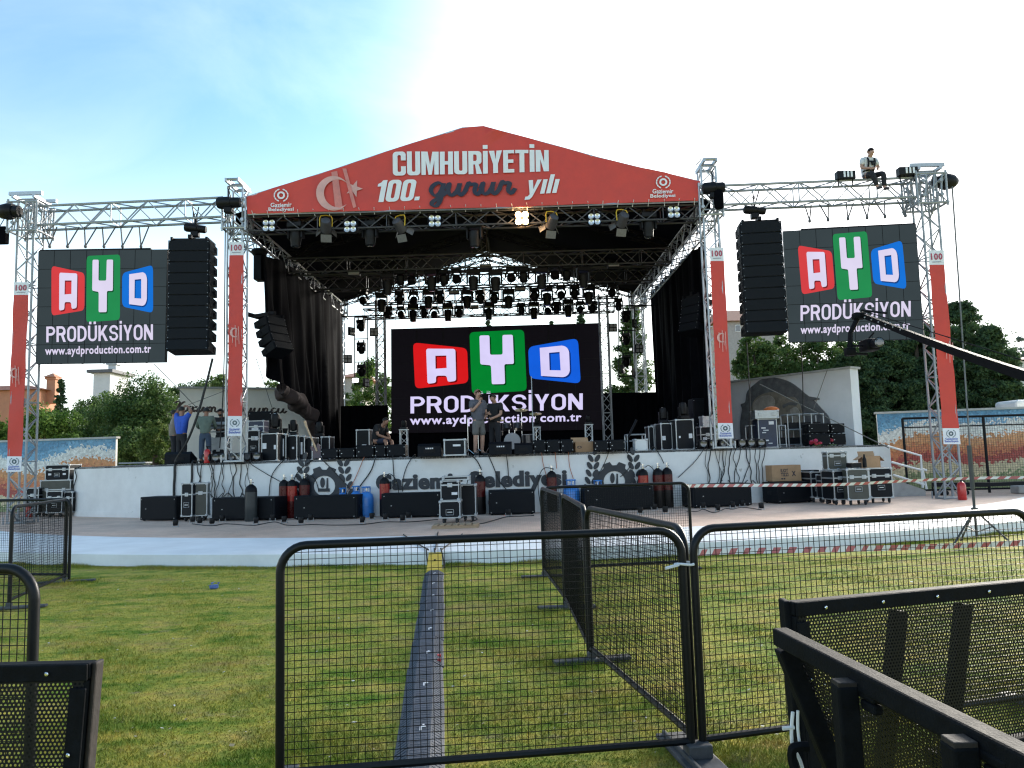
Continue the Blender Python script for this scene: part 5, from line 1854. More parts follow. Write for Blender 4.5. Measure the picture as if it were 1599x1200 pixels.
def extinguisher(lbl, p, h=.55, r=.085):
    t = thing('fire_extinguisher', lbl, 'fire extinguisher', p, 'red fire extinguishers')
    k = h - .1
    mb = MB(); mb.lathe([(r * .9, 0), (r, .02), (r, k - r), (r * .75, k - .03), (r * .3, k)], p, 16); build('tank', mb, REDP, t, True)
    mb = MB(); mb.lathe([(.022, k), (.022, k + .06)], p, 8); mb.box((p[0] + .03, p[1], p[2] + k + .07), (.13, .025, .02)); build('valve', mb, BLACKM, t)
    mb = MB(); mb.path(spline([(p[0], p[1], p[2] + k + .05), (p[0] + .1, p[1], p[2] + k), (p[0] + .1, p[1] - .02, p[2] + k - .25)], 5), .012, 6); build('hose', mb, RUBBER, t)
    return t
extinguisher('fire extinguisher standing at the foot of the outermost right tower', Vector((W(1502, 769, 20.7).x, 20.7, PZ)), .58, .11)
extinguisher('fire extinguisher standing at the foot of the outermost left tower', G(45, 808, PZ), .55, .1)
p = W(323.5, 712, 21.9)
extinguisher('fire extinguisher standing on the stage below the control desk', Vector((p.x, 21.9, SZ)), .5, .09)

# ------------------------------------------------------------------ footlights and cables on the plaza
fl = [(274, 823), (301, 817), (312, 819), (331, 820), (347, 815), (400, 819), (426, 814), (444, 817), (470, 819), (485, 814), (566, 818), (581, 812), (602, 813), (629, 815), (638, 810),
      (794, 806), (820, 803), (1000, 803), (1022, 797), (1039, 802), (1098, 795), (1121, 799), (1144, 794), (1159, 791), (1189, 796)]
F1 = None
for i, (px, py) in enumerate(fl):
    p = G(px, py, PZ)
    lb = f'small black footlight on the plaza paving, {nth(i, len(fl))} of the scattered row'
    if F1 is None:
        F1 = thing('footlight', lb, 'footlight', (0, 0, 0), 'footlights scattered on the plaza')
        mb = MB(); mb.lathe([(.05, .03), (.062, .05), (.066, .15), (.06, .165), (.05, .16)], (0, 0, 0), 12); build('housing', mb, BLACKP, F1, True)
        mb = MB(); mb.lathe([(.05, .158), (.03, .15), (.005, .148)], (0, 0, 0), 12); build('lens', mb, REFL, F1)
        mb = MB(); mb.box((0, 0, .004), (.15, .1, .008)); mb.box((-.07, 0, .04), (.01, .03, .07)); mb.box((.07, 0, .04), (.01, .03, .07)); build('stand', mb, ALU, F1)
        F1.location = p
    else:
        dup(F1, p, random.uniform(-.6, .6), lb)
def floor_cable(lbl, pts, r=.012, z=PZ, m=None):
    P = []
    for px, py in pts:
        g = G(px, py, z); P.append((g.x, g.y, z + r))
    mb = MB(); mb.path(spline(P, 8), r, 6)
    return single('cable', mb, m or CABLE, lbl, 'cable', None, True)
floor_cable('thin cable winding between the footlights left of the flight case stack', [(300, 819), (330, 822), (352, 819), (385, 821), (400, 821), (428, 816), (448, 821), (470, 821), (490, 820), (520, 821), (566, 820), (600, 816), (640, 816), (684, 812)], .010)
floor_cable('thin cable winding between the footlights right of the mesh barriers', [(1072, 800), (1090, 799), (1098, 796), (1112, 801), (1121, 800), (1133, 795), (1144, 796), (1160, 793), (1189, 797)], .009)
floor_cable('cable tangle lying right of the flight case stack', [(716, 812), (730, 806), (745, 811), (735, 817), (750, 819), (770, 814), (792, 808), (815, 807), (834, 806)], .012)
floor_cable('coiled cable by the wall foot at the left end of the stage', [(118, 797), (128, 795), (136, 798), (128, 801), (120, 799), (130, 796), (140, 800), (132, 803), (122, 802)], .012)
mb = MB()
g = G(712, 824, PZ)
for k in range(7):
    mb.box((g.x - .42 + k * .14, g.y, PZ + .065), (.10, .55, .018))
for sy in (-.22, 0, .22):
    mb.box((g.x, g.y + sy, PZ + .028), (.98, .08, .052))
single('wooden_pallet', mb, WOOD, 'small wooden slat ramp lying before the flight case stack', 'pallet')

# ------------------------------------------------------------------ cables hanging over the stage front
def wall_cable(lbl, pts, r=.013, m=None, group=None, lift=.035):
    P = []
    for px, py in pts:
        s_, z = on_wall(px, py)
        P.append(tuple(wall_pt(s_, z, lift)))
    s_, z = on_wall(*pts[0])
    P.insert(0, tuple(wall_pt(s_, SZ + .02, -.15)))
    mb = MB(); mb.path(spline(P, 7), r, 6)
    return single('cable', mb, m or CABLE, lbl, 'cable', group, True)
random.seed(11)
def dangle(x0, x1, n, yb, lbl, grp):
    for i in range(n):
        x = x0 + (x1 - x0) * (i + .5) / n + random.uniform(-2, 2)
        yt = 733 - (x - 115) * .026
        pts = [(x, yt - 14 + 1)]
        k = 5
        xx = x
        for j in range(1, k + 1):
            xx += random.uniform(-4.5, 4.5)
            pts.append((xx, yt - 8 + (yb - yt + 8) * j / k))
        if random.random() < .5:
            pts.append((xx + random.choice((-9, 9)), yb - 8))
        wall_cable(lbl, [(p[0], p[1] + 6) for p in pts], random.choice((.008, .011, .014)), None, grp)
dangle(306, 396, 12, 772, 'thin black cable dangling over the stage front below the left row of small fixtures', 'cables dangling below the left fixtures')
dangle(1098, 1195, 14, 752, 'thin black cable dangling over the stage front below the right row of small fixtures', 'cables dangling below the right fixtures')
wall_cable('thick cable bundle dropping behind the two-door flight case', [(302, 722), (301, 745), (300, 760), (301, 776)], .03)
wall_cable('thick cable bundle dropping down the wall behind the leftmost subwoofer', [(275, 726), (274, 745), (273, 760), (273, 780)], .035)
wall_cable('long loose cable hanging down the left end of the stage wall', [(119, 733), (121, 745), (117, 762), (119, 780), (116, 797)], .016)
wall_cable('cable drooping down to the leftmost red cylinder', [(448, 716), (432, 732), (424, 748), (421, 775)], .013)
wall_cable('cable sagging from the stage edge towards the red cylinders', [(392, 724), (415, 739), (438, 752)], .010)
wall_cable('cable arching over the left wreath towards the stage edge', [(493, 717), (478, 726), (463, 742), (460, 756)], .012)
wall_cable('cable crossing the left gear emblem to the blue bottles', [(503, 717), (518, 732), (532, 747), (548, 764)], .013)
wall_cable('orange cable running down right of the left wreath', [(570, 713), (562, 732), (553, 752), (543, 768)], .010, CABLEO)
wall_cable('cable running down to the free-standing blue bottle', [(588, 713), (580, 735), (566, 755), (554, 771)], .016)
wall_cable('cable hanging straight beside the first letter of the lettering', [(614, 712), (615, 735), (617, 760)], .013)
wall_cable('cable curving down onto the fourth subwoofer', [(647, 711), (636, 728), (630, 748), (629, 768)], .012)
wall_cable('cable curving behind the middle dark cylinder', [(735, 710), (745, 720), (752, 734)], .014)
wall_cable('cable hanging over the middle letters of the lettering', [(761, 708), (770, 728), (779, 750), (790, 764)], .013)
wall_cable('cable hanging straight onto the fifth subwoofer', [(790, 707), (793, 730), (794, 755)], .013)
wall_cable('left one of three orange cables over the last letters', [(845, 704), (848, 725), (855, 750)], .009, CABLEO)
wall_cable('middle one of three orange cables over the last letters', [(866, 703), (868, 722), (869, 732)], .009, CABLEO)
wall_cable('right one of three orange cables, leading to the blue bottle', [(887, 703), (889, 728), (895, 748)], .009, CABLEO)
wall_cable('cable slanting past the left side of the right gear emblem', [(952, 700), (945, 720), (934, 742)], .009)
wall_cable('cable slanting over the top of the right gear emblem', [(975, 702), (985, 722), (978, 736), (968, 745)], .011)
wall_cable('cable curving down to the dark red pair of cylinders', [(1020, 698), (1030, 712), (1036, 724)], .012)
wall_cable('long cable slanting from the right fixtures down to the dark red pair', [(1099, 700), (1085, 720), (1070, 735), (1058, 746)], .010)

# ------------------------------------------------------------------ on the stage
def par_row(xs, y0, grp, side):
    first = None
    for i, (px, py) in enumerate(xs):
        p = W(px, py, 1)
        Y = wall_y(W(px, py, 21).x) + .15
        p = W(px, py, Y)
        lb = f'small black floor fixture, {nth(i, len(xs))} of the row at the {side} stage edge'
        if first is None:
            t = thing('floor_fixture', lb, 'floor fixture', (0, 0, 0), grp)
            mb = MB(); mb.rbox((0, 0, .12), (.19, .18, .17), .02); build('housing', mb, BLACKP, t)
            mb = MB(); mb.lathe([(.075, 0), (.07, .012), (.02, .004)], (0, -.09, .12), 12, Matrix.Rotation(PI / 2, 3, 'X')); build('lens', mb, GLASS, t, True)
            mb = MB(); mb.box((-.105, 0, .09), (.012, .05, .16)); mb.box((.105, 0, .09), (.012, .05, .16)); mb.box((0, 0, .009), (.22, .12, .014)); build('bracket', mb, BLACKM, t)
            first = t; t.location = (p.x, Y, SZ); t.scale = (1.25,) * 3
        else:
            dup(first, (p.x, Y, SZ), random.uniform(-.2, .2), lb, None, 1.25)
par_row([(324, 716), (338, 715.5), (350, 715), (363, 714.5), (376, 714), (388, 713.5), (402, 713)], 0, 'floor fixtures at the left stage edge', 'left')
par_row([(1097, 694), (1111, 693.5), (1127, 693), (1142, 692.5), (1157, 692), (1172, 691.5), (1188, 691)], 0, 'floor fixtures at the right stage edge', 'right')

def wedge(lbl, px0, px1, pyt, Y, logo=True, name='stage_monitor', rz=0.0, back=True):
    a, b = W(px0, pyt, Y), W(px1, pyt, Y)
    w_ = b.x - a.x; h = W((px0 + px1) / 2, pyt, Y).z - SZ; d = max(.5, h * 1.15)
    t = thing(name, lbl, 'stage monitor', ((a.x + b.x) / 2, Y + d / 2, SZ), 'black stage monitors', local=True, rz=rz)
    mb = MB()
    # audience sees the upright back; the sloped front faces the musicians
    p = [(-d / 2, 0.004), (-d / 2, h * .8), (-d / 2 + .1, h), (d / 2, .16), (d / 2, .004)]
    mb.prism([(-w_ / 2, y, z) for y, z in p], (w_, 0, 0)); build('cabinet', mb, SPKR, t)
    mb = MB(); 
    mb.box((0, -d / 2 - .006, h * .42), (w_ * .5, .012, h * .25)); build('connector_plate', mb, BLACKM, t)
    if logo:
        mb = MB()
        for k, ww in enumerate((.03, .05, .04, .05)):
            mb.box((-.08 + k * .055, -d / 2 - .014, h * .62), (ww * .85, .006, .035))
        build('maker_mark', mb, MARK, t)
    return t
wedge('stage monitor at the left end below the man in the blue shirt', 257, 297, 706, 22.5, False)
wedge('stage monitor left of the small flight case at the stage centre', 652, 688, 693, 20.3)
wedge('stage monitor in front of the man in black', 763, 799, 690, 20.2)
wedge('stage monitor just right of the feet of the man in black', 803, 831, 692, 20.3, False)

px_case('small flight case with white marking at the stage edge left of the singer', 693, 727, 686, 20.2, SZ, .5, wheels=False, lid=0, latch=False, handles=0, marks=((.1, .62, .2, .05),), edge=.035)
def mic_stand_obj(lbl, px, py0, py1, Y, boom=None):
    a, b = W(px, py1, Y), W(px, py0, Y)
    b = Vector((a.x, Y, b.z))
    t = thing('microphone_stand', lbl, 'microphone stand', (a.x, Y, SZ))
    mb = MB(); mb.tube((a.x, Y, SZ + .02), b, .014, 6)
    build('pole', mb, ALUP, t)
    mb = MB()
    for k in range(3):
        an = 2 * PI * k / 3 + .3
        mb.tube((a.x, Y, SZ + .22), (a.x + .32 * math.cos(an), Y + .32 * math.sin(an), SZ + .012), .011, 5)
    build('tripod_foot', mb, BLACKM, t)
    if boom:
        e = W(boom[0], boom[1], Y)
        mb = MB(); mb.tube(b, e, .01, 5); build('boom', mb, BLACKM, t)
    return t
mic_stand_obj('tall thin white pole standing on the stage right of centre', 833, 588, 696, 21.5)

SUBR = 'low black boxes along the stage centre edge'
for i, (x0, x1, yt, lb) in enumerate(((555, 584, 695.5, 'low black box at the stage edge, left one of three below the seated man'), (585, 602, 695, 'low black box at the stage edge, middle one of three below the seated man'), (603, 633, 694.5, 'low black box at the stage edge, right one of three below the seated man'),
                                       (832, 852, 687.5, 'low black box at the stage edge, left one of three below the tall pole'), (853, 874, 687, 'low black box at the stage edge, middle one of three below the tall pole'), (875, 895, 686.5, 'low black box at the stage edge, right one of three left of the cardboard box'),
                                       (500, 528, 701, 'low black box at the stage edge right of the guitar'), (529, 554, 700, 'low black box at the stage edge between the guitar and the seated man'), (928, 950, 688, 'low black box right of the cardboard box on stage'), (951, 976, 687, 'low black box left of the white keyboard case'))):
    Y = 20.75 if x0 < 700 else 20.5
    a, b = W(x0, yt, Y), W(x1, yt, Y)
    box_speaker('low_speaker', lb, (a.x + b.x) / 2, Y, SZ + .002, (b.x - a.x) * .97, .6, W((x0 + x1) / 2, yt, Y).z - SZ, 0, 'speaker', SUBR)

# left stage gear
px_case('silver rack case behind the left tower, topmost of the pair', 387, 412, 657, 23.2, 2.62, .5, wheels=False, lid=.5, lam=CASEN, handles=0, marks=((-.05, .3, .2, .08),))
px_case('dark flight case behind the left tower, under the silver rack', 386, 405, 672, 23.1, SZ, .5, lid=.3, marks=((.1, .7, .2, .12),))
px_case('wide black flight case carrying a big moving head on the left of the stage', 407, 434, 677, 21.7, SZ, .8, lid=0, wheels=False, latch=False, handles=0, rz=R(-10), marks=((-.3, .55, .12, .16), (.35, .5, .06, .12)))
px_case('black flight case with white side lettering right of the wide one on the left', 437, 447, 678, 22.0, SZ, .7, lid=0, wheels=False, latch=False, handles=0, marks=((0, .5, .05, .5),))
px_case('black flight case second right of the wide one on the left of the stage', 448, 464, 680, 22.2, SZ, .7, lid=0, wheels=False, latch=False, handles=0, marks=((.1, .5, .06, .06),))
px_case('narrow flight case with silver side just left of the guitar', 466, 476, 681, 22.4, SZ, .7, lid=0, wheels=False, latch=False, handles=0, marks=((0, .5, .05, .35),))
px_case('slim flight case left behind the guitar', 477, 488, 683, 22.6, SZ, .7, lid=0, wheels=False, latch=False, handles=0)
px_case('silver-edged flight case right behind the guitar', 501, 515, 682, 23.4, SZ, .6, lid=0, wheels=False, latch=False, handles=0)
px_case('small silver-edged case left of the seated man', 556, 577, 671, 24.2, SZ + .22, .5, lid=.0, wheels=False, latch=False, handles=0, marks=((.1, .3, .14, .05),))
a, b = W(388, 660, 24.6), W(424, 660, 24.6)
box_speaker('stage_speaker', 'big dark square speaker standing behind the left tower', (a.x + b.x) / 2, 24.6, SZ + .002, b.x - a.x, .6, W(405, 643, 24.6).z - SZ)
def floor_head(lbl, px, pyt, pyb, Y, zb, rz=0):
    """moving head standing on its base (on top of a case)"""
    p = W(px, pyb, Y); h = W(px, pyt, Y).z - zb
    t = thing('moving_head', lbl, 'moving head', (p.x, Y, zb), 'moving heads standing on flight cases', local=True, rz=rz)
    k = h / .7
    mb = MB(); mb.rbox((0, 0, .075 * k), (.40 * k, .3 * k, .13 * k), .02); build('base', mb, BLACKP, t)
    mb = MB()
    mb.rbox((0, 0, .15 * k), (.38 * k, .15 * k, .04 * k), .01)
    for s_ in (-1, 1): mb.rbox((s_ * .185 * k, 0, .33 * k), (.05 * k, .16 * k, .38 * k), .02)
    build('yoke', mb, BLACKP, t)
    mb = MB(); mb.lathe([(.07 * k, .2 * k), (.14 * k, .24 * k), (.155 * k, .45 * k), (.15 * k, .62 * k), (.12 * k, .69 * k), (.05 * k, .7 * k)], (0, 0, 0), 14); hd = build('head', mb, BLACKP, t, True)
    mb = MB(); mb.lathe([(.11 * k, .688 * k), (.05 * k, .705 * k), (.01, .706 * k)], (0, 0, 0), 12); build('lens', mb, GLASS, hd)
    return t
zc = lambda px, py, Y: W(px, py, Y).z
floor_head('big moving head on the wide left flight case', 430, 646, 676, 22.1, zc(420, 677, 21.7) + .004)
floor_head('moving head with square top on the left, second on the cases', 458, 656, 680, 22.5, zc(456, 680, 22.2) + .004)
floor_head('moving head just right of the guitar neck', 499, 659, 681, 23.6, zc(508, 682, 23.4) + .004)
mb = MB(); p = W(443.5, 678, 22.2)
mb.lathe([(.05, 0), (.085, .16), (.09, .165), (.05, .16)], (p.x, 22.3, zc(442, 678, 22.0) + .004), 12)
single('black_cup', mb, BLACKP, 'small black cup-shaped lamp between the two left moving heads', 'lamp')
# guitar leaning on the cases
GW = mat('guitar_body', (0.10, 0.025, 0.012), .25, 0, .3, 5, coat=.5); GN = mat('guitar_neck', (0.50, 0.33, 0.18), .4, 0, .2, 9)
a, b = W(500, 699, 21.6), W(485, 664, 21.75)
t = thing('guitar', 'electric guitar with pale neck leaning left against the cases', 'guitar', Vector((a.x, a.y, SZ)))
d = (b - a).normalized(); xr = d.cross(Vector((0, -1, 0))).normalized(); nr = xr.cross(d).normalized()
base = Vector((a.x, 21.6, SZ + .06))
mb = MB()
o2 = [(-.0, -.02), (.14, .02), (.17, .12), (.11, .22), (.13, .32), (.10, .40), (.04, .34), (-.04, .34), (-.10, .42), (-.14, .32), (-.11, .22), (-.17, .12), (-.14, .02)]
mb.prism([base + xr * x + d * y for x, y in spline(o2 + [o2[0]], 3)[:-1]], nr * .045); build('body', mb, GW, t)
mb = MB(); mb.prism([base + xr * x + d * y + nr * .045 for x, y in ((-.024, .2), (.024, .2), (.02, .98), (-.02, .98))], nr * .02); build('neck', mb, GN, t)
mb = MB(); mb.prism([base + xr * x + d * y + nr * .045 for x, y in ((-.03, .98), (.03, .98), (.05, 1.16), (-.02, 1.18))], nr * .018); build('headstock', mb, GN, t)
# small truss stands
def mini_truss(lbl, px, yt, yb, Y):
    a = W(px, yb, Y); z1 = W(px, yt, Y).z
    t = thing('truss_stand', lbl, 'truss stand', (a.x, Y, SZ), 'short truss stands on stage')
    build('lattice', truss_mb((a.x, Y, SZ + .02), (a.x, Y, z1), .2, .2, .22, up=Vector((0, 1, 0)), rc=.017, rl=.009), ALU, t)
    mb = MB(); mb.box((a.x, Y, z1 + .012), (.26, .26, .02)); mb.box((a.x, Y, SZ + .008), (.34, .34, .014)); build('plate', mb, ALU, t)
    c = thing('moving_head', lbl.replace('short truss stand', 'small lamp on the short truss stand'), 'moving head', (a.x, Y, z1 + .024), 'small lamps on truss stands')
    mb = MB(); mb.rbox((a.x, Y, z1 + .06), (.2, .18, .06), .01); build('base', mb, BLACKP, c)
    mb = MB(); mb.lathe([(.05, .07), (.075, .1), (.075, .24), (.05, .26)], (a.x, Y, z1 + .024), 12); build('head', mb, BLACKP, c, True)
mini_truss('short truss stand right of the seated man', 631, 672, 706, 22.6)
mini_truss('short truss stand behind the cardboard box on stage', 920, 664, 690, 23.2)
mini_truss('short truss stand near the foot of the tall pole', 839, 668, 690, 24.4)
# drum kit
DR = mat('drum_shell', (0.03, 0.03, 0.035), .3, 0, .2, 6, coat=.4); DH = mat('drum_skin', (0.35, 0.35, 0.36), .5, 0, .1, 8); CYM = mat('cymbal_bronze', (0.45, 0.33, 0.14), .3, .9, .15, 10)
DK = W(800, 690, 27).x
t = thing('drum_kit', 'drum kit with cymbals on chrome stands behind the two men', 'drum kit', (DK, 27, SZ))
rx = Matrix.Rotation(PI / 2, 3, 'X')
def drum(nm, x, y, z, r, dep, rot):
    mb = MB(); mb.lathe([(r, -dep / 2), (r, dep / 2)], (x, y, z), 20, rot); mb2 = MB()
    o = build(nm, mb, DR, t, True)
    mb2.lathe([(r * 1.02, dep / 2 - .02), (r * 1.03, dep / 2), (r * .95, dep / 2 + .004), (.01, dep / 2 + .005)], (x, y, z), 20, rot); build('skin', mb2, DH, o, True)
drum('bass_drum', DK, 27, SZ + .5, .28, .42, rx)
drum('tom', DK - .18, 27, SZ + 1.0, .15, .2, Matrix.Rotation(R(-20), 3, 'X')); drum('tom', DK + .2, 27, SZ + 1.0, .16, .22, Matrix.Rotation(R(-20), 3, 'X'))
drum('floor_tom', DK + .55, 27.3, SZ + .55, .2, .36, Matrix.Identity(3)); drum('snare_drum', DK - .5, 27.4, SZ + .8, .18, .15, Matrix.Identity(3))
for dx, h, r in ((-.75, 1.55, .22), (-.45, 1.25, .18), (.35, 1.6, .24), (.85, 1.45, .22)):
    mb = MB(); mb.tube((DK + dx, 27.2, SZ + .3), (DK + dx, 27.2, SZ + h), .012, 6)
    for k in range(3):
        an = 2 * PI * k / 3 + .5
        mb.tube((DK + dx, 27.2, SZ + .45), (DK + dx + .3 * math.cos(an), 27.2 + .3 * math.sin(an), SZ + .01), .011, 5)
    build('cymbal_stand', mb, CHROME, t)
    mb = MB(); mb.lathe([(.01, .03), (.05, .025), (.06, .012), (r, -.01)], (DK + dx, 27.2, SZ + h), 20, Matrix.Rotation(R(18), 3, 'X')); build('cymbal', mb, CYM, t, True)
for dx in (-.1, .1):
    mb = MB(); mb.tube((DK + dx, 27, SZ + .75), (DK + dx, 27, SZ + .95), .015, 6); build('tom_mount', mb, CHROME, t)
a = W(731, 690, 26.5).x
for k, (dx, h) in enumerate(((0, 1.3), (.35, 1.45))):
    mb = MB(); mb.tube((a + dx, 26.5, SZ + .01), (a + dx, 26.5, SZ + h), .013, 6); mb.tube((a + dx, 26.5, SZ + h), (a + dx + .35, 26.45, SZ + h + .22), .009, 5)
    for q in range(3):
        an = 2 * PI * q / 3
        mb.tube((a + dx, 26.5, SZ + .25), (a + dx + .28 * math.cos(an), 26.5 + .28 * math.sin(an), SZ + .012), .011, 5)
    mb.lathe([(.02, 0), (.025, .06), (.015, .14)], (a + dx + .35, 26.45, SZ + h + .2), 8)
    single('microphone_stand', mb, CHROME, ('taller' if k else 'shorter') + ' chrome boom stand left of the drum kit behind the singer', 'microphone stand')
# right stage gear
px_case('narrow flight case at the left of the right-hand stack on stage', 1013, 1022, 666, 23.0, SZ, .6, lid=0, wheels=False, latch=False, handles=0)
px_case('narrow flight case second in the right-hand stack on stage', 1023, 1031, 663, 22.9, SZ, .6, lid=0, wheels=False, latch=False, handles=0)
px_case('flight case with a small paper sheet in the right-hand stack on stage', 1032, 1050, 661, 22.2, SZ, .7, lid=0, wheels=False, latch=False, handles=0, marks=((-.25, .45, .1, .12),), rz=.05)
px_case('wide flight case with paper sheet at the right of the stage', 1055, 1084, 655, 21.9, SZ, .8, lid=0, wheels=False, latch=False, handles=0, marks=((.3, .45, .1, .13), (-.3, .42, .05, .06)), rz=.08)
floor_head('moving head on the narrower right-hand flight case', 1036, 637, 660, 22.6, zc(1041, 661, 22.2) + .004)
floor_head('moving head on the wide right-hand flight case', 1067, 629, 654, 22.3, zc(1070, 655, 21.9) + .004, .4)
a, b = W(1083, 650, 24.2), W(1113, 650, 24.2)
box_speaker('stage_speaker', 'tall black speaker cabinet behind the right flight cases', (a.x + b.x) / 2, 24.2, SZ + .002, b.x - a.x, .7, W(1098, 622, 24.2).z - SZ)
px_case('dark flight case left of the front right tower', 1094, 1117, 666, 22.6, SZ, .5, lid=.45, marks=((-.2, .3, .12, .12),))
px_case('silver-fronted rack case on the dark case left of the right tower', 1098, 1117, 650, 22.75, zc(1105, 666, 22.6) + .006, .45, lid=.5, wheels=False, lam=ALU, handles=0)
px_case('white keyboard case lying at the right of the stage centre', 992, 1012, 686, 21.2, SZ, .4, lid=0, wheels=False, latch=False, handles=0, lam=WHITEP)
mb = MB()
a, b = W(980, 692, 21.8), W(1008, 692, 21.8); zk = W(994, 679, 21.8).z
for x in (a.x, b.x):
    mb.tube((x, 21.8, SZ + .02), (x, 21.8, zk), .02, 6); mb.tube((x, 22.3, SZ + .02), (x, 22.3, zk), .02, 6); mb.tube((x, 21.8, zk), (x, 22.3, zk), .02, 6); mb.tube((x, 21.8, zk - .18), (x, 22.3, zk - .18), .016, 6)
mb.tube((a.x, 21.8, zk), (b.x, 21.8, zk), .022, 6); mb.tube((a.x, 21.8, zk - .18), (b.x, 21.8, zk - .18), .02, 6)
single('keyboard_stand', mb, ALU, 'low silver tube frame behind the white keyboard case', 'frame')
mb = MB()
a, b = W(981, 683, 21.5), W(994, 656, 21.6)
mb.tube(a, b, .035, 6); mb.tube(Vector((a.x, 21.5, SZ)), a, .02, 6)
single('slanted_stand', mb, BLACKM, 'slanted dark stand leaning right at the right of the stage centre', 'stand')
# far right of the stage
px_case('navy flight case with white writing on the right of the stage', 1184, 1214, 654, 23.3, SZ, .6, lid=0, wheels=False, latch=False, lam=CASEN, handles=0, marks=((-.22, .68, .13, .04), (-.1, .60, .16, .03), (-.2, .52, .12, .03), (.2, .85, .15, .1), (-.15, .25, .2, .04), (.1, .15, .12, .03)))
px_case('silver case on top of the navy flight case with an orange cloth on it', 1180, 1217, 641, 23.2, zc(1200, 654, 23.3) + .006, .55, lid=.5, wheels=False, lam=ALU, handles=0)
mb = MB(); p = W(1205, 638, 23.4); z0 = zc(1200, 641, 23.2)
mb.lathe([(.24, 0), (.22, .05), (.14, .10), (.03, .12)], (p.x, 23.45, z0 + .008), 14)
single('orange_cloth', mb, mat('orange_cloth', (.55, .14, .03), .8, 0, .2, 8), 'orange cloth heaped on the silver case at the right of the stage', 'cloth', None, True)
mb = MB()
def rack(x0, x1, yt, Y, d, cols, rws, lbl):
    a, b = W(x0, yt, Y), W(x1, yt, Y); z1 = W((x0 + x1) / 2, yt, Y).z
    mb = MB()
    for i in range(cols + 1):
        x = a.x + (b.x - a.x) * i / cols
        for yy in (Y, Y + d):
            mb.tube((x, yy, SZ), (x, yy, z1), .022, 6)
        for j in range(rws + 1):
            zz = SZ + .08 + (z1 - SZ - .1) * j / rws
            mb.tube((x, Y, zz), (x, Y + d, zz), .018, 6)
    for j in range(rws + 1):
        zz = SZ + .08 + (z1 - SZ - .1) * j / rws
        for yy in (Y, Y + d):
            mb.tube((a.x, yy, zz), (b.x, yy, zz), .018, 6)
        if j < rws:
            mb.box(((a.x + b.x) / 2, Y + d / 2, zz + .12), ((b.x - a.x) * .88, d * .8, .2), mi=1)
    o = single('metal_rack', mb, [ALU, CASEB], lbl, 'rack')
rack(1229, 1285, 646, 24.2, .6, 3, 2, 'open silver tube rack of black boxes right of the navy case')
rack(1173, 1182, 664, 23.6, .6, 1, 1, 'narrow silver tube frame left of the navy case')
rack(1216, 1226, 664, 23.6, .6, 1, 1, 'narrow silver tube frame right of the navy case')
SPK4 = 'stacked black speakers at the right end of the stage'
for x0, x1, yb, yt, Y, lb in ((1262, 1297, 693, 678, 22.9, 'lower left one of four stacked speakers at the right end of the stage'), (1298, 1321, 692, 678, 23.2, 'lower right one of four stacked speakers at the right end of the stage')):
    a, b = W(x0, yt, Y), W(x1, yt, Y)
    h = W(x0, yt, Y).z - SZ
    box_speaker('stage_speaker', lb, (a.x + b.x) / 2, Y, SZ + .002, (b.x - a.x) * .97, .55, h, 0, 'speaker', SPK4)
    h2 = W(x0, yt - 16, Y).z - W(x0, yt, Y).z
    box_speaker('stage_speaker', lb.replace('lower', 'upper'), (a.x + b.x) / 2, Y + .02, SZ + .006 + h, (b.x - a.x) * .95, .5, h2, 0, 'speaker', SPK4)
for px, col, lb, nm in ((1274, (.45, .03, .09), 'red bunch of flowers lying at the right stage edge', 'red'), (1295, (.40, .28, .45), 'red and pale bunch of flowers lying at the right stage edge', 'pale')):
    Y = wall_y(W(px, 692, 22).x) + .12; p = W(px, 692, Y)
    t = thing('flower_bunch', lb, 'flowers', (p.x, Y, SZ))
    m1_ = mat('petal_' + nm, col, .7, 0, .3, 10); m2_ = mat('petal_deep_red', (.32, .015, .03), .7, 0, .3, 10)
    for k in range(9):
        mb = MB(); c = Vector((p.x + random.uniform(-.13, .13), Y + random.uniform(-.06, .06), SZ + .07 + random.uniform(0, .12)))
        mb.lathe([(.01, -.04), (.05, -.02), (.06, .01), (.03, .04), (.005, .045)], c, 7, Matrix.Rotation(random.uniform(-1, 1), 3, 'X'))
        build('bloom', mb, m1_ if k % 2 else m2_, t, True)
    mb = MB(); mb.tube((p.x - .05, Y, SZ + .03), (p.x + .25, Y + .1, SZ + .03), .03, 6, .01); build('stems', mb, mat('stem_green', (.05, .10, .03), .7), t)
# control desk at the left
t = thing('control_desk', 'silver tube stand with mixing desk where two men work on the left', 'desk', (W(336, 690, 23.4).x, 23.4, SZ))
a, b = W(317, 668, 23.3), W(355, 668, 23.3); zt = W(336, 668, 23.3).z
mb = MB()
for x in (a.x + .05, b.x - .05):
    mb.tube((x, 23.3, SZ + .02), (x, 23.3, zt), .022, 6); mb.tube((x, 23.7, SZ + .02), (x, 23.7, zt), .022, 6); mb.tube((x, 23.2, SZ + .02), (x, 23.8, SZ + .02), .02, 6)
mb.tube((a.x, 23.3, zt), (b.x, 23.3, zt), .024, 6); mb.tube((a.x, 23.7, zt), (b.x, 23.7, zt), .024, 6); mb.tube((a.x, 23.3, zt - .13), (b.x, 23.3, zt - .13), .02, 6)
build('stand', mb, ALU, t)
mb = MB(); r = Matrix.Rotation(R(-10), 3, 'X'); mb.rbox(((a.x + b.x) / 2, 23.5, zt + .08), ((b.x - a.x) * .95, .5, .1), .02, r); build('mixer', mb, ALUP, t)
mb = MB()
for k in range(14): mb.box(((a.x + b.x) / 2 - .3 + k * .046, 23.45, zt + .14), (.014, .3, .02), r)
build('fader_bank', mb, BLACKM, t)
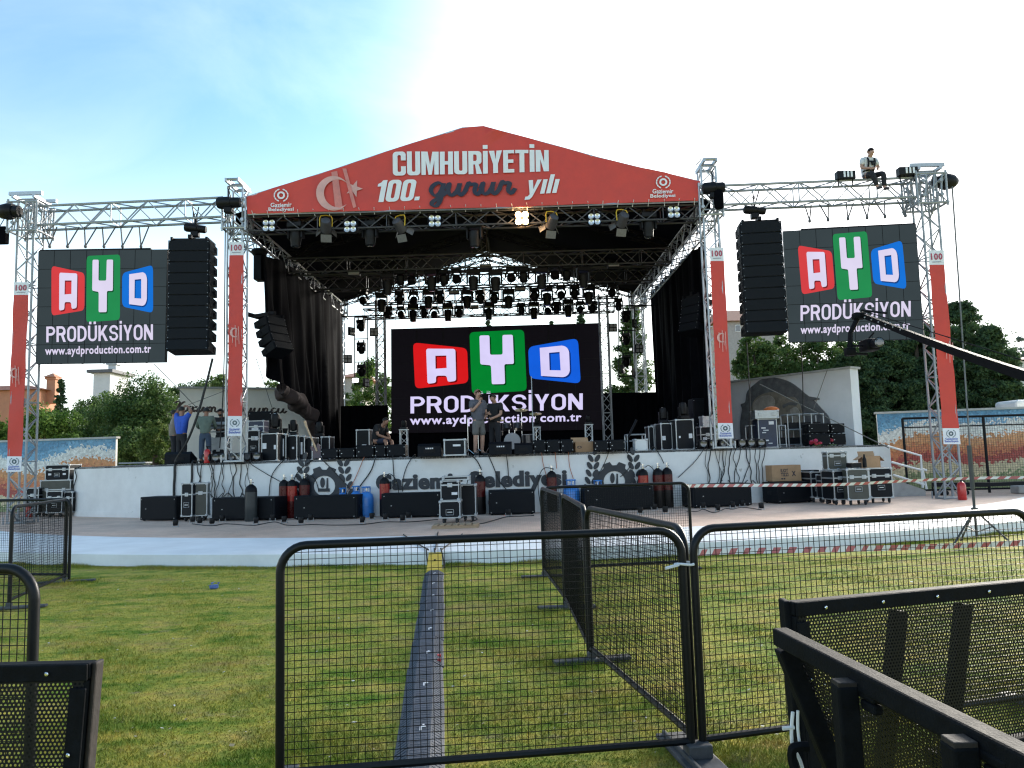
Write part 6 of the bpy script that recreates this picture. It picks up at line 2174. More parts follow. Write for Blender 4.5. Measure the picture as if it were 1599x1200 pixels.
for k, (yt, lb) in enumerate(((701, 'bottom'), (692, 'middle'), (683.5, 'top'))):
    px_case(f'{lb} one of three low silver cases under the control desk', 330, 351, yt, 23.15 + .02 * k, SZ + .004 + .178 * k, .4, lid=.5, wheels=False, handles=0, lam=ALU if k else CASEB)
# pile of cases at the far left on the plaza, and folded benches
lp = [(70, 108, 726, 752, 25.0, 'upper black flight case of the pile at the left end of the stage'), (62, 110, 750, 786, 24.9, 'lower long flight case of the pile at the left end of the stage'), (72, 97, 767, 789, 24.3, 'small open silver-edged case before the pile at the left end'), (99, 113, 768, 788, 24.4, 'small flight case right before the pile at the left end'), (40, 60, 762, 786, 24.7, 'dark case left of the pile at the left end of the stage')]
z_lo = None
for x0, x1, yt, yb, Y, lb in lp:
    z = PZ
    if 'upper' in lb:
        z = W(86, 751.5, 24.9).z + .012
    px_case(lb, x0, x1, yt, Y, z, .7, lid=.3, wheels=z == PZ, marks=((-.3, .4, .1, .06), (.3, .4, .1, .06)) if 'upper' in lb else (), lam=CASEG if 'lower' in lb else CASEB)
mb = MB()
for k in range(4):
    a, b = W(184, 724, 27), W(226, 724, 27)
    mb.box(((a.x + b.x) / 2 + .05 * (k % 2), 27.2, 1.55 + k * .1), (b.x - a.x, .5, .05)); 
mb.box(((a.x + b.x) / 2 - .3, 27.2, 1.66 / 2 + .1), (.08, .45, 1.45)); mb.box(((a.x + b.x) / 2 + .3, 27.2, 1.66 / 2 + .1), (.08, .45, 1.45))
single('stacked_platforms', mb, ALUP, 'stack of pale flat platforms behind the left end of the stage', 'platforms')
# long cables from the left array
for lb, P, r in (('heavy cable hanging from the left line array down to the stage edge', [W(332, 560, 21.6), W(322, 600, 21.6), W(308, 650, 21.6), W(292, 690, 21.7), W(276, 716, 22.0), Vector((W(275, 722, 22.4).x, 22.4, SZ + .03))], .035),
                 ('straight cable beside the front left tower down to the stage', [W(352, 330, 21.2), W(351, 450, 21.2), W(350, 560, 21.2), W(347, 640, 21.4), W(343, 700, 21.6)], .018),
                 ('thin cable hanging from the right line array down to the stage', [W(1166, 535, 21.5), W(1170, 600, 21.7), W(1171, 650, 21.9), W(1168, 690, 22.2)], .016),
                 ('thin cable hanging below the right screen to the stage', [W(1250, 530, 21.7), W(1253, 580, 22.2), W(1254, 640, 23), W(1253, 650, 24.1)], .014)):
    mb = MB(); mb.path(spline([tuple(p) for p in P], 7), r, 6)
    single('cable', mb, CABLE, lb, 'cable', None, True)
ROPE = mat('guy_rope', (.16, .16, .15), .8, 0, .2, 12)
for lb, a, b, r in (('guy rope slanting from the left tower down behind the stage workers', W(240, 568, 22), W(310, 640, 23.3), .012), ('guy rope slanting over the right white wall to the stage end', W(1186, 600, 23.4), W(1388, 700, 22.3), .014), ('guy rope crossing the right white wall upwards', W(1270, 640, 24), W(1292, 577, 23.5), .012),
                    ('long guy rope from the outermost right tower down to the plaza', W(1487, 292, 21.0), W(1519, 764, 19.6), .022), ('guy rope slanting from the front left tower towards the left screen foot', W(352, 610, 22.5), W(262, 645, 24), .010), ('guy rope over the left white wall behind the right-hand cables', W(400, 560, 23), W(445, 700, 25), .010)):
    mb = MB(); mb.tube(a, b, r, 5)
    single('guy_rope', mb, ROPE, lb, 'guy rope')
# ------------------------------------------------------------------ people
SKIN = mat('skin', (0.42, 0.24, 0.17), .55, 0, .1, 12)
SKIN2 = mat('skin_tanned', (0.33, 0.17, 0.11), .55, 0, .1, 12)
HAIRM = mat('dark_hair', (0.012, 0.010, 0.009), .6, 0, .3, 30)
SHOE = mat('shoe', (0.03, 0.03, 0.032), .6, 0, .2, 12)
def skin_graph(name, V, E_, m, parent, loc, sub=1, root='pelvis'):
    """V: name -> (point, radius). One smooth continuous surface over the skeleton."""
    names = list(V)
    me = bpy.data.meshes.new(name)
    me.from_pydata([tuple(V[k][0]) for k in names], [(names.index(a), names.index(b)) for a, b in E_], [])
    o = bpy.data.objects.new(name, me)
    COL.objects.link(o)
    o.modifiers.new('skin', 'SKIN').use_smooth_shade = True
    sv = me.skin_vertices[0].data
    for i, k in enumerate(names):
        r = V[k][1]
        sv[i].radius = r if isinstance(r, tuple) else (r, r)
        sv[i].use_root = (k == root)
    sm = o.modifiers.new('sub', 'SUBSURF'); sm.levels = sub; sm.render_levels = sub
    dg = bpy.context.evaluated_depsgraph_get()
    m2 = bpy.data.meshes.new_from_object(o.evaluated_get(dg))
    bpy.data.objects.remove(o)
    bpy.data.meshes.remove(me)
    m2.name = name
    m2.materials.clear(); m2.materials.append(m)
    m2.polygons.foreach_set('use_smooth', [True] * len(m2.polygons))
    q = bpy.data.objects.new(name, m2)
    COL.objects.link(q)
    q.parent = parent
    return q
BASE = dict(pelvis=(0, 0, .95), spine=(0, .01, 1.12), chest=(0, .01, 1.32), neck=(0, .01, 1.50), jaw=(0, -.015, 1.575), head=(0, -.005, 1.655), crown=(0, .0, 1.715),
            shL=(.20, .01, 1.42), elL=(.235, .02, 1.14), wrL=(.245, -.05, .90), haL=(.245, -.075, .83), shR=(-.20, .01, 1.42), elR=(-.235, .02, 1.14), wrR=(-.245, -.05, .90), haR=(-.245, -.075, .83),
            hipL=(.095, 0, .90), knL=(.11, -.02, .49), anL=(.115, .02, .09), toL=(.135, -.14, .035), hipR=(-.095, 0, .90), knR=(-.11, -.02, .49), anR=(-.115, .02, .09), toR=(-.135, -.14, .035))
RAD = dict(pelvis=.15, spine=.14, chest=.152, neck=.06, jaw=.075, head=.095, crown=.072, sh=.076, el=.05, wr=.033, ha=.038, hip=.1, kn=.066, an=.043, to=.033)
def rad(k):
    return RAD[k] if k in RAD else RAD[k[:-1]]
def person(lbl, loc, rz, height, pose, shirt, pants, skin=None, sleeve=.75, shorts=False, hair=True, shoes=None, beard=False, tall_shirt=.0, group=None, curl=.5):
    P = {k: Vector(v) for k, v in BASE.items()}
    pose = dict(pose)
    face = pose.pop('face', (0, -1, 0))
    for k, v in pose.items():
        P[k] = Vector(v)
    sc = height / 1.76
    P = {k: v * sc for k, v in P.items()}
    t = thing('person', lbl, 'person', loc, group, local=True, rz=rz)
    thin = dict(pelvis=.78, spine=.78, chest=.78, sh=.8, hip=.85)
    V = {k: (P[k], rad(k) * sc * thin.get(k, thin.get(k[:-1], 1))) for k in P}
    E_ = [('pelvis', 'spine'), ('spine', 'chest'), ('chest', 'neck'), ('neck', 'jaw'), ('jaw', 'head'), ('head', 'crown')]
    for s_ in 'LR':
        E_ += [('chest', 'sh' + s_), ('sh' + s_, 'el' + s_), ('el' + s_, 'wr' + s_), ('wr' + s_, 'ha' + s_), ('pelvis', 'hip' + s_), ('hip' + s_, 'kn' + s_), ('kn' + s_, 'an' + s_), ('an' + s_, 'to' + s_)]
        # five fingers: four from the end of the palm, the thumb from its side
        d = (P['ha' + s_] - P['wr' + s_]).normalized()
        fa = (P['elL'] - P['elR']) if False else Vector((0, -1, 0))
        side = d.cross(fa)
        side = side.normalized() if side.length > .1 else Vector((1, 0, 0))
        pn = side.cross(d).normalized()
        sg = 1 if s_ == 'L' else -1
        for i, ln in enumerate((.075, .085, .08, .062)):
            off = side * ((i - 1.5) * .018)
            a = P['ha' + s_] + (off + d * .025) * sc
            b = a + (d * ln * .5 + pn * ln * .2 * curl) * sc
            c = b + (d * ln * .35 + pn * ln * .5 * curl) * sc
            for q, pt, rr in (('a', a, .0095), ('b', b, .0085), ('c', c, .007)):
                V[f'f{i}{q}{s_}'] = (pt, rr * sc)
            E_ += [('ha' + s_, f'f{i}a{s_}'), (f'f{i}a{s_}', f'f{i}b{s_}'), (f'f{i}b{s_}', f'f{i}c{s_}')]
        a = P['wr' + s_].lerp(P['ha' + s_], .5) + side * .04 * sc + pn * .012 * sc
        b = a + (d * .035 + side * .018 + pn * .015) * sc
        V['ta' + s_] = (a, .011 * sc); V['tb' + s_] = (b, .009 * sc)
        E_ += [('wr' + s_, 'ta' + s_), ('ta' + s_, 'tb' + s_)]
    up = (P['crown'] - P['jaw']).normalized()
    fwd = Vector(face); fwd = (fwd - up * fwd.dot(up)).normalized()
    V['nose'] = (P['head'] + (fwd * .098 - up * .02) * sc, .014 * sc)
    E_.append(('head', 'nose'))
    body = skin_graph('body', V, E_, skin or SKIN, t, loc)
    # face: eyes, mouth, ears
    right = up.cross(fwd).normalized()
    mb = MB()
    for s_ in (-1, 1):
        mb.lathe([(.002, -.012), (.012, 0), (.002, .012)], P['head'] + (fwd * .086 + right * s_ * .034 + up * .012) * sc, 7)
    mb.box(P['jaw'] + (fwd * .068 + up * .012) * sc, (.045 * sc, .01 * sc, .012 * sc))
    build('face_features', mb, mat('eye_dark', (.02, .015, .012), .3, 0, 0), t, True)
    mb = MB()
    for s_ in (-1, 1):
        mb.lathe([(.004, -.032), (.018, -.01), (.02, .015), (.006, .03)], P['head'] + (right * s_ * .094 - up * .01) * sc, 7)
    build('ear', mb, skin or SKIN, t, True)
    if hair:
        M = Matrix((right, -fwd, up)).transposed()
        mb = MB(); vs = []; fs = []; n_, m_ = 14, 7
        for j in range(m_ + 1):
            for i in range(n_):
                a = 2 * PI * i / n_
                front = max(0, -math.sin(a))
                lim = 1.75 - .85 * front
                th = lim * j / m_
                r = .108 * (1 + .05 * math.sin(5 * a + 3 * th))
                vs.append(P['head'] + (M @ Vector((r * math.sin(th) * math.cos(a) * .93, r * math.sin(th) * math.sin(a) * 1.0 + .008, r * math.cos(th) * 1.02 + .012))) * sc)
        for j in range(m_):
            for i in range(n_):
                fs.append((j * n_ + i, j * n_ + (i + 1) % n_, (j + 1) * n_ + (i + 1) % n_, (j + 1) * n_ + i))
        mb.add(vs, fs); build('hair', mb, hair if not isinstance(hair, bool) else HAIRM, t, 'all')
    if beard:
        mb = MB(); mb.lathe([(.03, -.05), (.06, -.03), (.072, .0), (.06, .02)], P['jaw'] + (fwd * .018) * sc, 10); build('beard', mb, HAIRM, t, True)
    # shirt
    g = .02 * sc
    SV = {'pelvis': (P['pelvis'].lerp(P['spine'], -.25 - tall_shirt), .168 * sc), 'spine': (P['spine'], rad('spine') * sc + g * 1.3), 'chest': (P['chest'], rad('chest') * sc + g), 'neck': (P['chest'].lerp(P['neck'], .72), .075 * sc)}
    SE = [('pelvis', 'spine'), ('spine', 'chest'), ('chest', 'neck')]
    for s_ in 'LR':
        SV['sh' + s_] = (P['sh' + s_], rad('shL') * sc + g)
        SE.append(('chest', 'sh' + s_))
        if sleeve <= 1:
            SV['sl' + s_] = (P['sh' + s_].lerp(P['el' + s_], sleeve), .074 * sc)
            SE.append(('sh' + s_, 'sl' + s_))
        else:
            SV['el' + s_] = (P['el' + s_], .056 * sc); SV['wr' + s_] = (P['el' + s_].lerp(P['wr' + s_], .92), .042 * sc)
            SE += [('sh' + s_, 'el' + s_), ('el' + s_, 'wr' + s_)]
    skin_graph('shirt', SV, SE, shirt, t, loc, root='spine')
    TV = {'waist': (P['pelvis'].lerp(P['spine'], .35), .148 * sc), 'pelvis': (P['pelvis'].lerp(P['hipL'].lerp(P['hipR'], .5), .4), .150 * sc)}
    TE = [('waist', 'pelvis')]
    for s_ in 'LR':
        TV['hip' + s_] = (P['hip' + s_].lerp(P['kn' + s_], .22), .098 * sc); TE.append(('pelvis', 'hip' + s_))
        if shorts:
            TV['kn' + s_] = (P['hip' + s_].lerp(P['kn' + s_], .97), .105 * sc); TE.append(('hip' + s_, 'kn' + s_))
        else:
            TV['kn' + s_] = (P['kn' + s_], .086 * sc); TV['an' + s_] = (P['kn' + s_].lerp(P['an' + s_], .95), .06 * sc)
            TE += [('hip' + s_, 'kn' + s_), ('kn' + s_, 'an' + s_)]
    skin_graph('shorts' if shorts else 'trousers', TV, TE, pants, t, loc)
    for s_ in 'LR':
        a, b = P['an' + s_], P['to' + s_]
        skin_graph('shoe', {'pelvis': (a + Vector((0, .02, -.03)) * sc, .05 * sc), 'm': (a.lerp(b, .55) + Vector((0, 0, -.01)) * sc, .046 * sc), 'e': (b + (b - a).normalized() * .03 * sc, .034 * sc)}, [('pelvis', 'm'), ('m', 'e')], shoes or SHOE, t, loc)
    return t
def mirrored(d):
    return d
SHB = mat('blue_shirt', (.03, .10, .52), .8, 0, .15, 8, bump=.1, bscale=30)
SHG = mat('sage_shirt', (.13, .17, .14), .85, 0, .15, 8, bump=.1, bscale=30)
SHK = mat('black_shirt', (.012, .012, .014), .85, 0, .3, 8, bump=.1, bscale=30)
SHGR = mat('grey_shirt', (.10, .10, .12), .85, 0, .15, 8, bump=.1, bscale=30)
SHW = mat('white_shirt', (.60, .60, .60), .8, 0, .1, 8, bump=.1, bscale=30)
SHBE = mat('beige_shirt', (.24, .21, .18), .85, 0, .15, 8, bump=.1, bscale=30)
PK = mat('black_trousers', (.014, .014, .018), .85, 0, .3, 8)
PJ = mat('jeans', (.05, .075, .12), .85, 0, .2, 10)
PG = mat('grey_shorts', (.13, .125, .12), .85, 0, .15, 10)
PN = mat('navy_shorts', (.02, .025, .05), .85, 0, .2, 10)
def stand(px, py_foot, Y):
    p = W(px, py_foot, Y); return Vector((p.x, Y, SZ))
# man in blue carrying a bundle on his shoulder, seen from behind
person('man in bright blue T-shirt and black trousers, arms raised to his head', stand(283, 712, 22.95), R(155), 1.70,
       dict(elL=(.34, -.10, 1.62), wrL=(.14, -.16, 1.74), haL=(.07, -.15, 1.77), elR=(-.36, -.05, 1.60), wrR=(-.16, -.14, 1.74), haR=(-.09, -.14, 1.77), knL=(.12, -.04, .49), anL=(.14, .08, .09), toL=(.15, -.08, .035)), SHB, PK, SKIN2, .8)
person('person in beige top standing half hidden behind the man in blue', stand(271, 712, 23.7), R(120), 1.66,
       dict(elR=(-.30, -.10, 1.62), wrR=(-.12, -.10, 1.72), haR=(-.06, -.1, 1.75)), SHBE, PK, SKIN2, .8)
person('man in sage green sweater seen from behind at the control desk', stand(320, 712, 22.75), R(190), 1.68,
       dict(chest=(0, -.06, 1.30), neck=(0, -.10, 1.47), jaw=(0, -.15, 1.54), head=(0, -.16, 1.61), crown=(0, -.16, 1.67), shL=(.2, -.06, 1.40), shR=(-.2, -.06, 1.40), elL=(.27, -.16, 1.14), wrL=(.2, -.38, 1.08), haL=(.18, -.45, 1.08), elR=(-.27, -.16, 1.14), wrR=(-.2, -.38, 1.08), haR=(-.18, -.45, 1.08)), SHG, PJ, SKIN2, 1.2)
person('bearded man in dark shirt facing the audience behind the control desk', stand(345, 705, 24.3), R(-8), 1.72,
       dict(elL=(.26, -.12, 1.14), wrL=(.18, -.36, 1.06), haL=(.16, -.43, 1.05), elR=(-.26, -.12, 1.14), wrR=(-.18, -.36, 1.06), haR=(-.16, -.43, 1.05), jaw=(0, -.04, 1.56), head=(0, -.05, 1.635), crown=(0, -.05, 1.69)), SHK, PK, SKIN2, .8, beard=True)
# seated man
ps = W(592, 690, 23.6)
person('man in black T-shirt and navy shorts sitting with his head bowed', Vector((ps.x, 23.6, SZ + .02)), R(58), 1.74,
       dict(pelvis=(0, .12, .52), spine=(0, .07, .70), chest=(0, -.06, .88), neck=(0, -.17, 1.02), jaw=(0, -.26, 1.05), head=(0, -.28, 1.12), crown=(0, -.28, 1.18), shL=(.19, -.08, .97), shR=(-.19, -.08, .97),
            elL=(.25, -.16, .70), wrL=(.10, -.34, .62), haL=(.05, -.39, .60), elR=(-.25, -.16, .70), wrR=(-.10, -.34, .62), haR=(-.05, -.39, .60),
            hipL=(.10, .06, .50), hipR=(-.10, .06, .50), knL=(.14, -.40, .52), knR=(-.14, -.40, .52), anL=(.13, -.42, .09), anR=(-.13, -.42, .09), toL=(.14, -.58, .035), toR=(-.14, -.58, .035), face=(0, -.6, -.8)), SHK, PN, SKIN2, .75, True)
mb = MB(); mb.rbox((ps.x - .10, 23.66, SZ + .20), (.7, .5, .38), .02)
single('equipment_trunk', mb, SPKR, 'black trunk the seated man is sitting on', 'trunk')
# singer and helper
ml = stand(748, 706, 21.6)
person('man in grey T-shirt and grey shorts speaking into a microphone', ml, R(38), 1.84,
       dict(elL=(.25, .0, 1.13), wrL=(.13, -.30, 1.10), haL=(.10, -.37, 1.09), elR=(-.26, -.07, 1.16), wrR=(-.11, -.22, 1.38), haR=(-.06, -.20, 1.45), knL=(.12, -.01, .49), jaw=(0, -.02, 1.575)), SHGR, PG, SKIN, .72, True, mat('cropped_hair', (.25, .15, .11), .7, 0, .2, 20))
cs, sn = math.cos(R(38)), math.sin(R(38)); k = 1.84 / 1.76
def loc_pt(base, rz, v, sc):
    v = Vector(v) * sc
    return Vector((base.x + v.x * math.cos(rz) - v.y * math.sin(rz), base.y + v.x * math.sin(rz) + v.y * math.cos(rz), base.z + v.z))
a, b = loc_pt(ml, R(38), (-.05, -.22, 1.41), k), loc_pt(ml, R(38), (.0, -.15, 1.56), k)
mb = MB(); mb.tube(a, b, .014, 8, .018); mb.lathe([(.012, 0), (.026, .02), (.028, .045), (.012, .065)], b, 10)
single('microphone', mb, BLACKM, 'black microphone held by the man in the grey T-shirt', 'microphone')
mk = stand(774, 704, 22.2)
person('man in black T-shirt and black trousers handing over a small box', mk, R(-35), 1.78,
       dict(elL=(.26, -.06, 1.14), wrL=(.10, -.28, 1.02), haL=(.05, -.34, 1.0), elR=(-.26, -.06, 1.14), wrR=(-.12, -.30, 1.02), haR=(-.07, -.36, 1.0), jaw=(0, -.06, 1.555), head=(0, -.08, 1.625), crown=(0, -.085, 1.685), face=(0, -1, -.35)), SHK, PK, SKIN, .72)
c = loc_pt(mk, R(-35), (-.0, -.40, 1.0), 1)
mb = MB(); mb.rbox(c, (.2, .14, .05), .01)
single('small_box', mb, BLACKP, 'small dark box in the hands of the man in black', 'box')
# rigger on the right wing truss
pr = W(1358, 281, 21.15)
z_top = WRz + .28 + .03
person('rigger in white T-shirt and black harness sitting on the right wing truss', Vector((pr.x, 21.15, z_top - .44)), R(8), 1.74,
       dict(pelvis=(0, .1, .55), spine=(0, .06, .72), chest=(0, -.02, .92), neck=(0, -.08, 1.07), jaw=(0, -.14, 1.11), head=(0, -.15, 1.185), crown=(0, -.14, 1.24), shL=(.19, -.03, 1.0), shR=(-.19, -.03, 1.0),
            elL=(.27, -.06, .74), wrL=(.13, -.22, .66), haL=(.08, -.27, .64), elR=(-.27, -.06, .74), wrR=(-.12, -.22, .68), haR=(-.07, -.27, .66),
            hipL=(.10, .06, .53), hipR=(-.10, .06, .53), knL=(.20, -.36, .50), knR=(-.16, -.36, .50), anL=(.19, -.36, .06), anR=(-.02, -.36, .08), toL=(.22, -.50, .0), toR=(-.0, -.50, .02), face=(0, -.9, -.5)), SHW, PK, SKIN, .7)
rg = [o for o in COL.objects if o.get('label', '').startswith('rigger in white')][0]
mb = MB()
for s_ in (-1, 1):
    mb.path(spline([(s_ * .12, .13, .72), (s_ * .13, .12, .95), (s_ * .11, .02, 1.06), (s_ * .10, -.14, .98), (s_ * .10, -.155, .85), (s_ * .09, -.10, .68)], 5), .024, 6)
mb.path([(.14 * math.cos(a), .04 + .15 * math.sin(a), .67) for a in [2 * PI * k / 16 for k in range(16)]], .028, 6, closed=True)
mb.box((0, -.16, .90), (.2, .02, .03)); mb.box((0.02, -.16, .84), (.06, .03, .10))
OFF[rg.name] = Vector((0, 0, 0)); build('safety_harness', mb, BLACKM, rg, True)
# ------------------------------------------------------------------ wire-mesh crowd barriers
BARR = mat('barrier_black', (0.0035, 0.0045, 0.006), .42, 0, .3, 9, bump=.05, bscale=90, spec=.28, scuff=((.045, .042, .04), .66, 26))
WIRE = mat('barrier_wire', (0.005, 0.005, 0.005), .5, 0, .2, 20, spec=.15)
FOOT = mat('barrier_foot', (0.07, 0.072, 0.078), .65, .2, .3, 8, bump=.15, bscale=40)
TIE = mat('white_tie', (.7, .72, .75), .5, 0, .05)
BG = 'black wire-mesh barriers on the lawn'
def barrier(lbl, a, b, ht=1.2, zb=.11, feet=(1, 1), footlen=.62, step=.034, rt=.022, ties=(), foot_w=.10):
    a, b = Vector((a[0], a[1], 0)), Vector((b[0], b[1], 0))
    L = (b - a).length
    rz = math.atan2(b.y - a.y, b.x - a.x)
    t = thing('mesh_barrier', lbl, 'crowd barrier', a, BG, local=True, rz=rz)
    mb = MB()
    r = .13
    top = [(0, 0, .012), (0, 0, ht - r)] + [(r - r * math.cos(q), 0, ht - r + r * math.sin(q)) for q in [PI / 2 * k / 7 for k in range(1, 8)]]
    top += [(L - r + r * math.sin(q), 0, ht - r + r * math.cos(q)) for q in [PI / 2 * k / 7 for k in range(0, 8)]] + [(L, 0, .012)]
    mb.path(top, rt, 10)
    mb.tube((0, 0, zb), (L, 0, zb), rt * .9, 8)
    build('frame', mb, BARR, t, True)
    mb = MB()
    n_ = round(L / step)
    for i in range(1, n_):
        x = L * i / n_
        zt = ht - .015
        if x < r: zt = ht - r + math.sqrt(max(0, r * r - (r - x) ** 2))
        if L - x < r: zt = ht - r + math.sqrt(max(0, r * r - (r - (L - x)) ** 2))
        wob = random.uniform(-.0012, .0012)
        mb.tube((x + wob, .004, zb), (x - wob, .004, zt), .0021, 4, caps=False)
    m_ = round((ht - zb) / (step * 1.03))
    for j in range(1, m_):
        z = zb + (ht - zb) * j / m_
        x0 = 0
        if z > ht - r: x0 = r - math.sqrt(max(0, r * r - (z - ht + r) ** 2))
        mb.tube((x0, 0, z), (L - x0, 0, z), .0021, 4, caps=False)
    build('wire_mesh', mb, WIRE, t)
    for on, x in zip(feet, (0, L)):
        if on:
            mb = MB(); mb.rbox((x, 0, .022), (foot_w, footlen, .03), .008); mb.rbox((x, 0, .055), (.06, .06, .05), .006)
            build('foot', mb, FOOT, t)
    for z in ties:
        mb = MB(); mb.path([(L + .01 + .052 * math.cos(q), .036 * math.sin(q), z + .004 * math.sin(2 * q)) for q in [2 * PI * k / 12 for k in range(12)]], .007, 6, closed=True)
        mb.tube((L - .03, -.03, z), (L - .11, -.05, z - .012), .008, 5)
        build('cable_tie', mb, TIE, t)
    return t
J = Vector((0.905, 4.2, 0))
barrier('nearest mesh barrier standing straight across the middle of the lawn', (-1.185, 3.92), (J.x - .022, J.y - .01), feet=(1, 0), ties=(1.02,))
barrier('mesh barrier continuing right from the nearest one, partly behind the perforated barriers', (J.x + .045, J.y + .01), (3.16, 4.80), feet=(0, 1))
barrier('mesh barrier running back from the middle joint, nearest of the receding three', (J.x + .01, J.y + .06), (.565, 6.22), feet=(0, 1), ties=())
barrier('mesh barrier second of the three receding towards the stage', (.555, 6.30), (.515, 8.40), feet=(0, 1))
barrier('mesh barrier farthest of the three receding towards the stage', (.505, 8.48), (.36, 10.6), feet=(0, 1))
barrier('mesh barrier across the far end of the receding row, before the gas cylinders', (.37, 10.72), (2.47, 11.05), feet=(0, 1), foot_w=.16, footlen=.3)
barrier('mesh barrier in the far left corner running left from the far left post', (-6.55, 11.45), (-8.65, 11.9), feet=(0, 1))
barrier('mesh barrier at the far left running from the far left post towards the viewer', (-6.55, 11.35), (-6.02, 9.3), feet=(1, 1), footlen=.8)
barrier('mesh barrier at the near left, above the perforated panel', (-2.03, 3.3), (-4.1, 3.5), feet=(0, 1))
# heavy steel foot at the middle joint
mb = MB()
c = Vector((J.x + .01, J.y - .08, .024)); r = Matrix.Rotation(R(8), 3, 'Z')
mb.rbox(c, (.20, .86, .026), .006, r); mb.rbox(c + Vector((-.06, 0, .02)), (.02, .80, .03), .005, r); mb.rbox(c + Vector((0, .06, .045)), (.13, .1, .07), .008, r)
single('barrier_foot', mb, FOOT, 'wide steel foot plate under the joint of the two nearest mesh barriers', 'barrier foot')

# ------------------------------------------------------------------ perforated steel barriers
def perf_material(axis='XZ', pitch=.0112, hole=.0032):
    m = bpy.data.materials.new('perforated_steel')
    m.use_nodes = True
    nt = m.node_tree
    b = nt.nodes['Principled BSDF']
    b.inputs['Base Color'].default_value = (.004, .0045, .0055, 1); b.inputs['Roughness'].default_value = .55; b.inputs['Specular IOR Level'].default_value = .25
    out = nt.nodes['Material Output']
    tc = nt.nodes.new('ShaderNodeTexCoord')
    sx = nt.nodes.new('ShaderNodeSeparateXYZ'); nt.links.new(tc.outputs['UV'], sx.inputs[0])
    def M(op, a, b_=None, c=None):
        n = nt.nodes.new('ShaderNodeMath'); n.operation = op
        for i, v in enumerate((a, b_, c)):
            if v is None: continue
            if isinstance(v, (int, float)): n.inputs[i].default_value = v
            else: nt.links.new(v, n.inputs[i])
        return n.outputs[0]
    ds = []
    for o in (0, .5):
        fx = M('SUBTRACT', M('FRACT', M('ADD', M('DIVIDE', sx.outputs[0], pitch), o)), .5)
        fy = M('SUBTRACT', M('FRACT', M('ADD', M('DIVIDE', sx.outputs[1], pitch * 1.732), o)), .5)
        d2 = M('ADD', M('POWER', M('MULTIPLY', fx, pitch), 2), M('POWER', M('MULTIPLY', fy, pitch * 1.732), 2))
        ds.append(d2)
    inside = M('LESS_THAN', M('MINIMUM', ds[0], ds[1]), hole * hole)
    tr = nt.nodes.new('ShaderNodeBsdfTransparent')
    mx = nt.nodes.new('ShaderNodeMixShader')
    nt.links.new(inside, mx.inputs[0]); nt.links.new(b.outputs[0], mx.inputs[1]); nt.links.new(tr.outputs[0], mx.inputs[2])
    nt.links.new(mx.outputs[0], out.inputs[0])
    return m
PERF = perf_material()
def uv_sheet(name, P, parent, wd, hd):
    """P: tl,tr,br,bl world corners; UV in metres"""
    off = OFF[parent.name]
    me = bpy.data.meshes.new(name)
    me.from_pydata([tuple(Vector(p) - off) for p in P], [], [(3, 2, 1, 0)])
    uv = me.uv_layers.new(name='UVMap')
    for lp in me.polygons[0].loop_indices:
        vi = me.loops[lp].vertex_index
        uv.data[lp].uv = ((0, hd), (wd, hd), (wd, 0), (0, 0))[vi]
    me.materials.append(PERF)
    o = bpy.data.objects.new(name, me); COL.objects.link(o); o.parent = parent
    return o
FRAMEB = mat('worn_black_frame', (0.004, 0.005, 0.007), .72, 0, .5, 25, bump=.10, bscale=160, spec=.11, scuff=((.02, .019, .019), .68, 17))
RUST = mat('rusty_edge', (0.016, 0.011, 0.009), .8, 0, .5, 12, bump=.2, bscale=40)
def bar(mb, a, b, w_, d, up=Vector((0, 0, 1)), mi=0):
    a, b = Vector(a), Vector(b)
    ax = (b - a); L = ax.length; ax.normalize()
    if abs(ax.dot(up)) > .98: up = Vector((0, 1, 0)) if abs(ax.y) < .7 else Vector((1, 0, 0))
    y = ax.cross(up).normalized(); z = y.cross(ax).normalized()
    rot = Matrix((ax, y, z)).transposed()
    mb.rbox((a + b) / 2, (L, d, w_), .005, rot, mi)
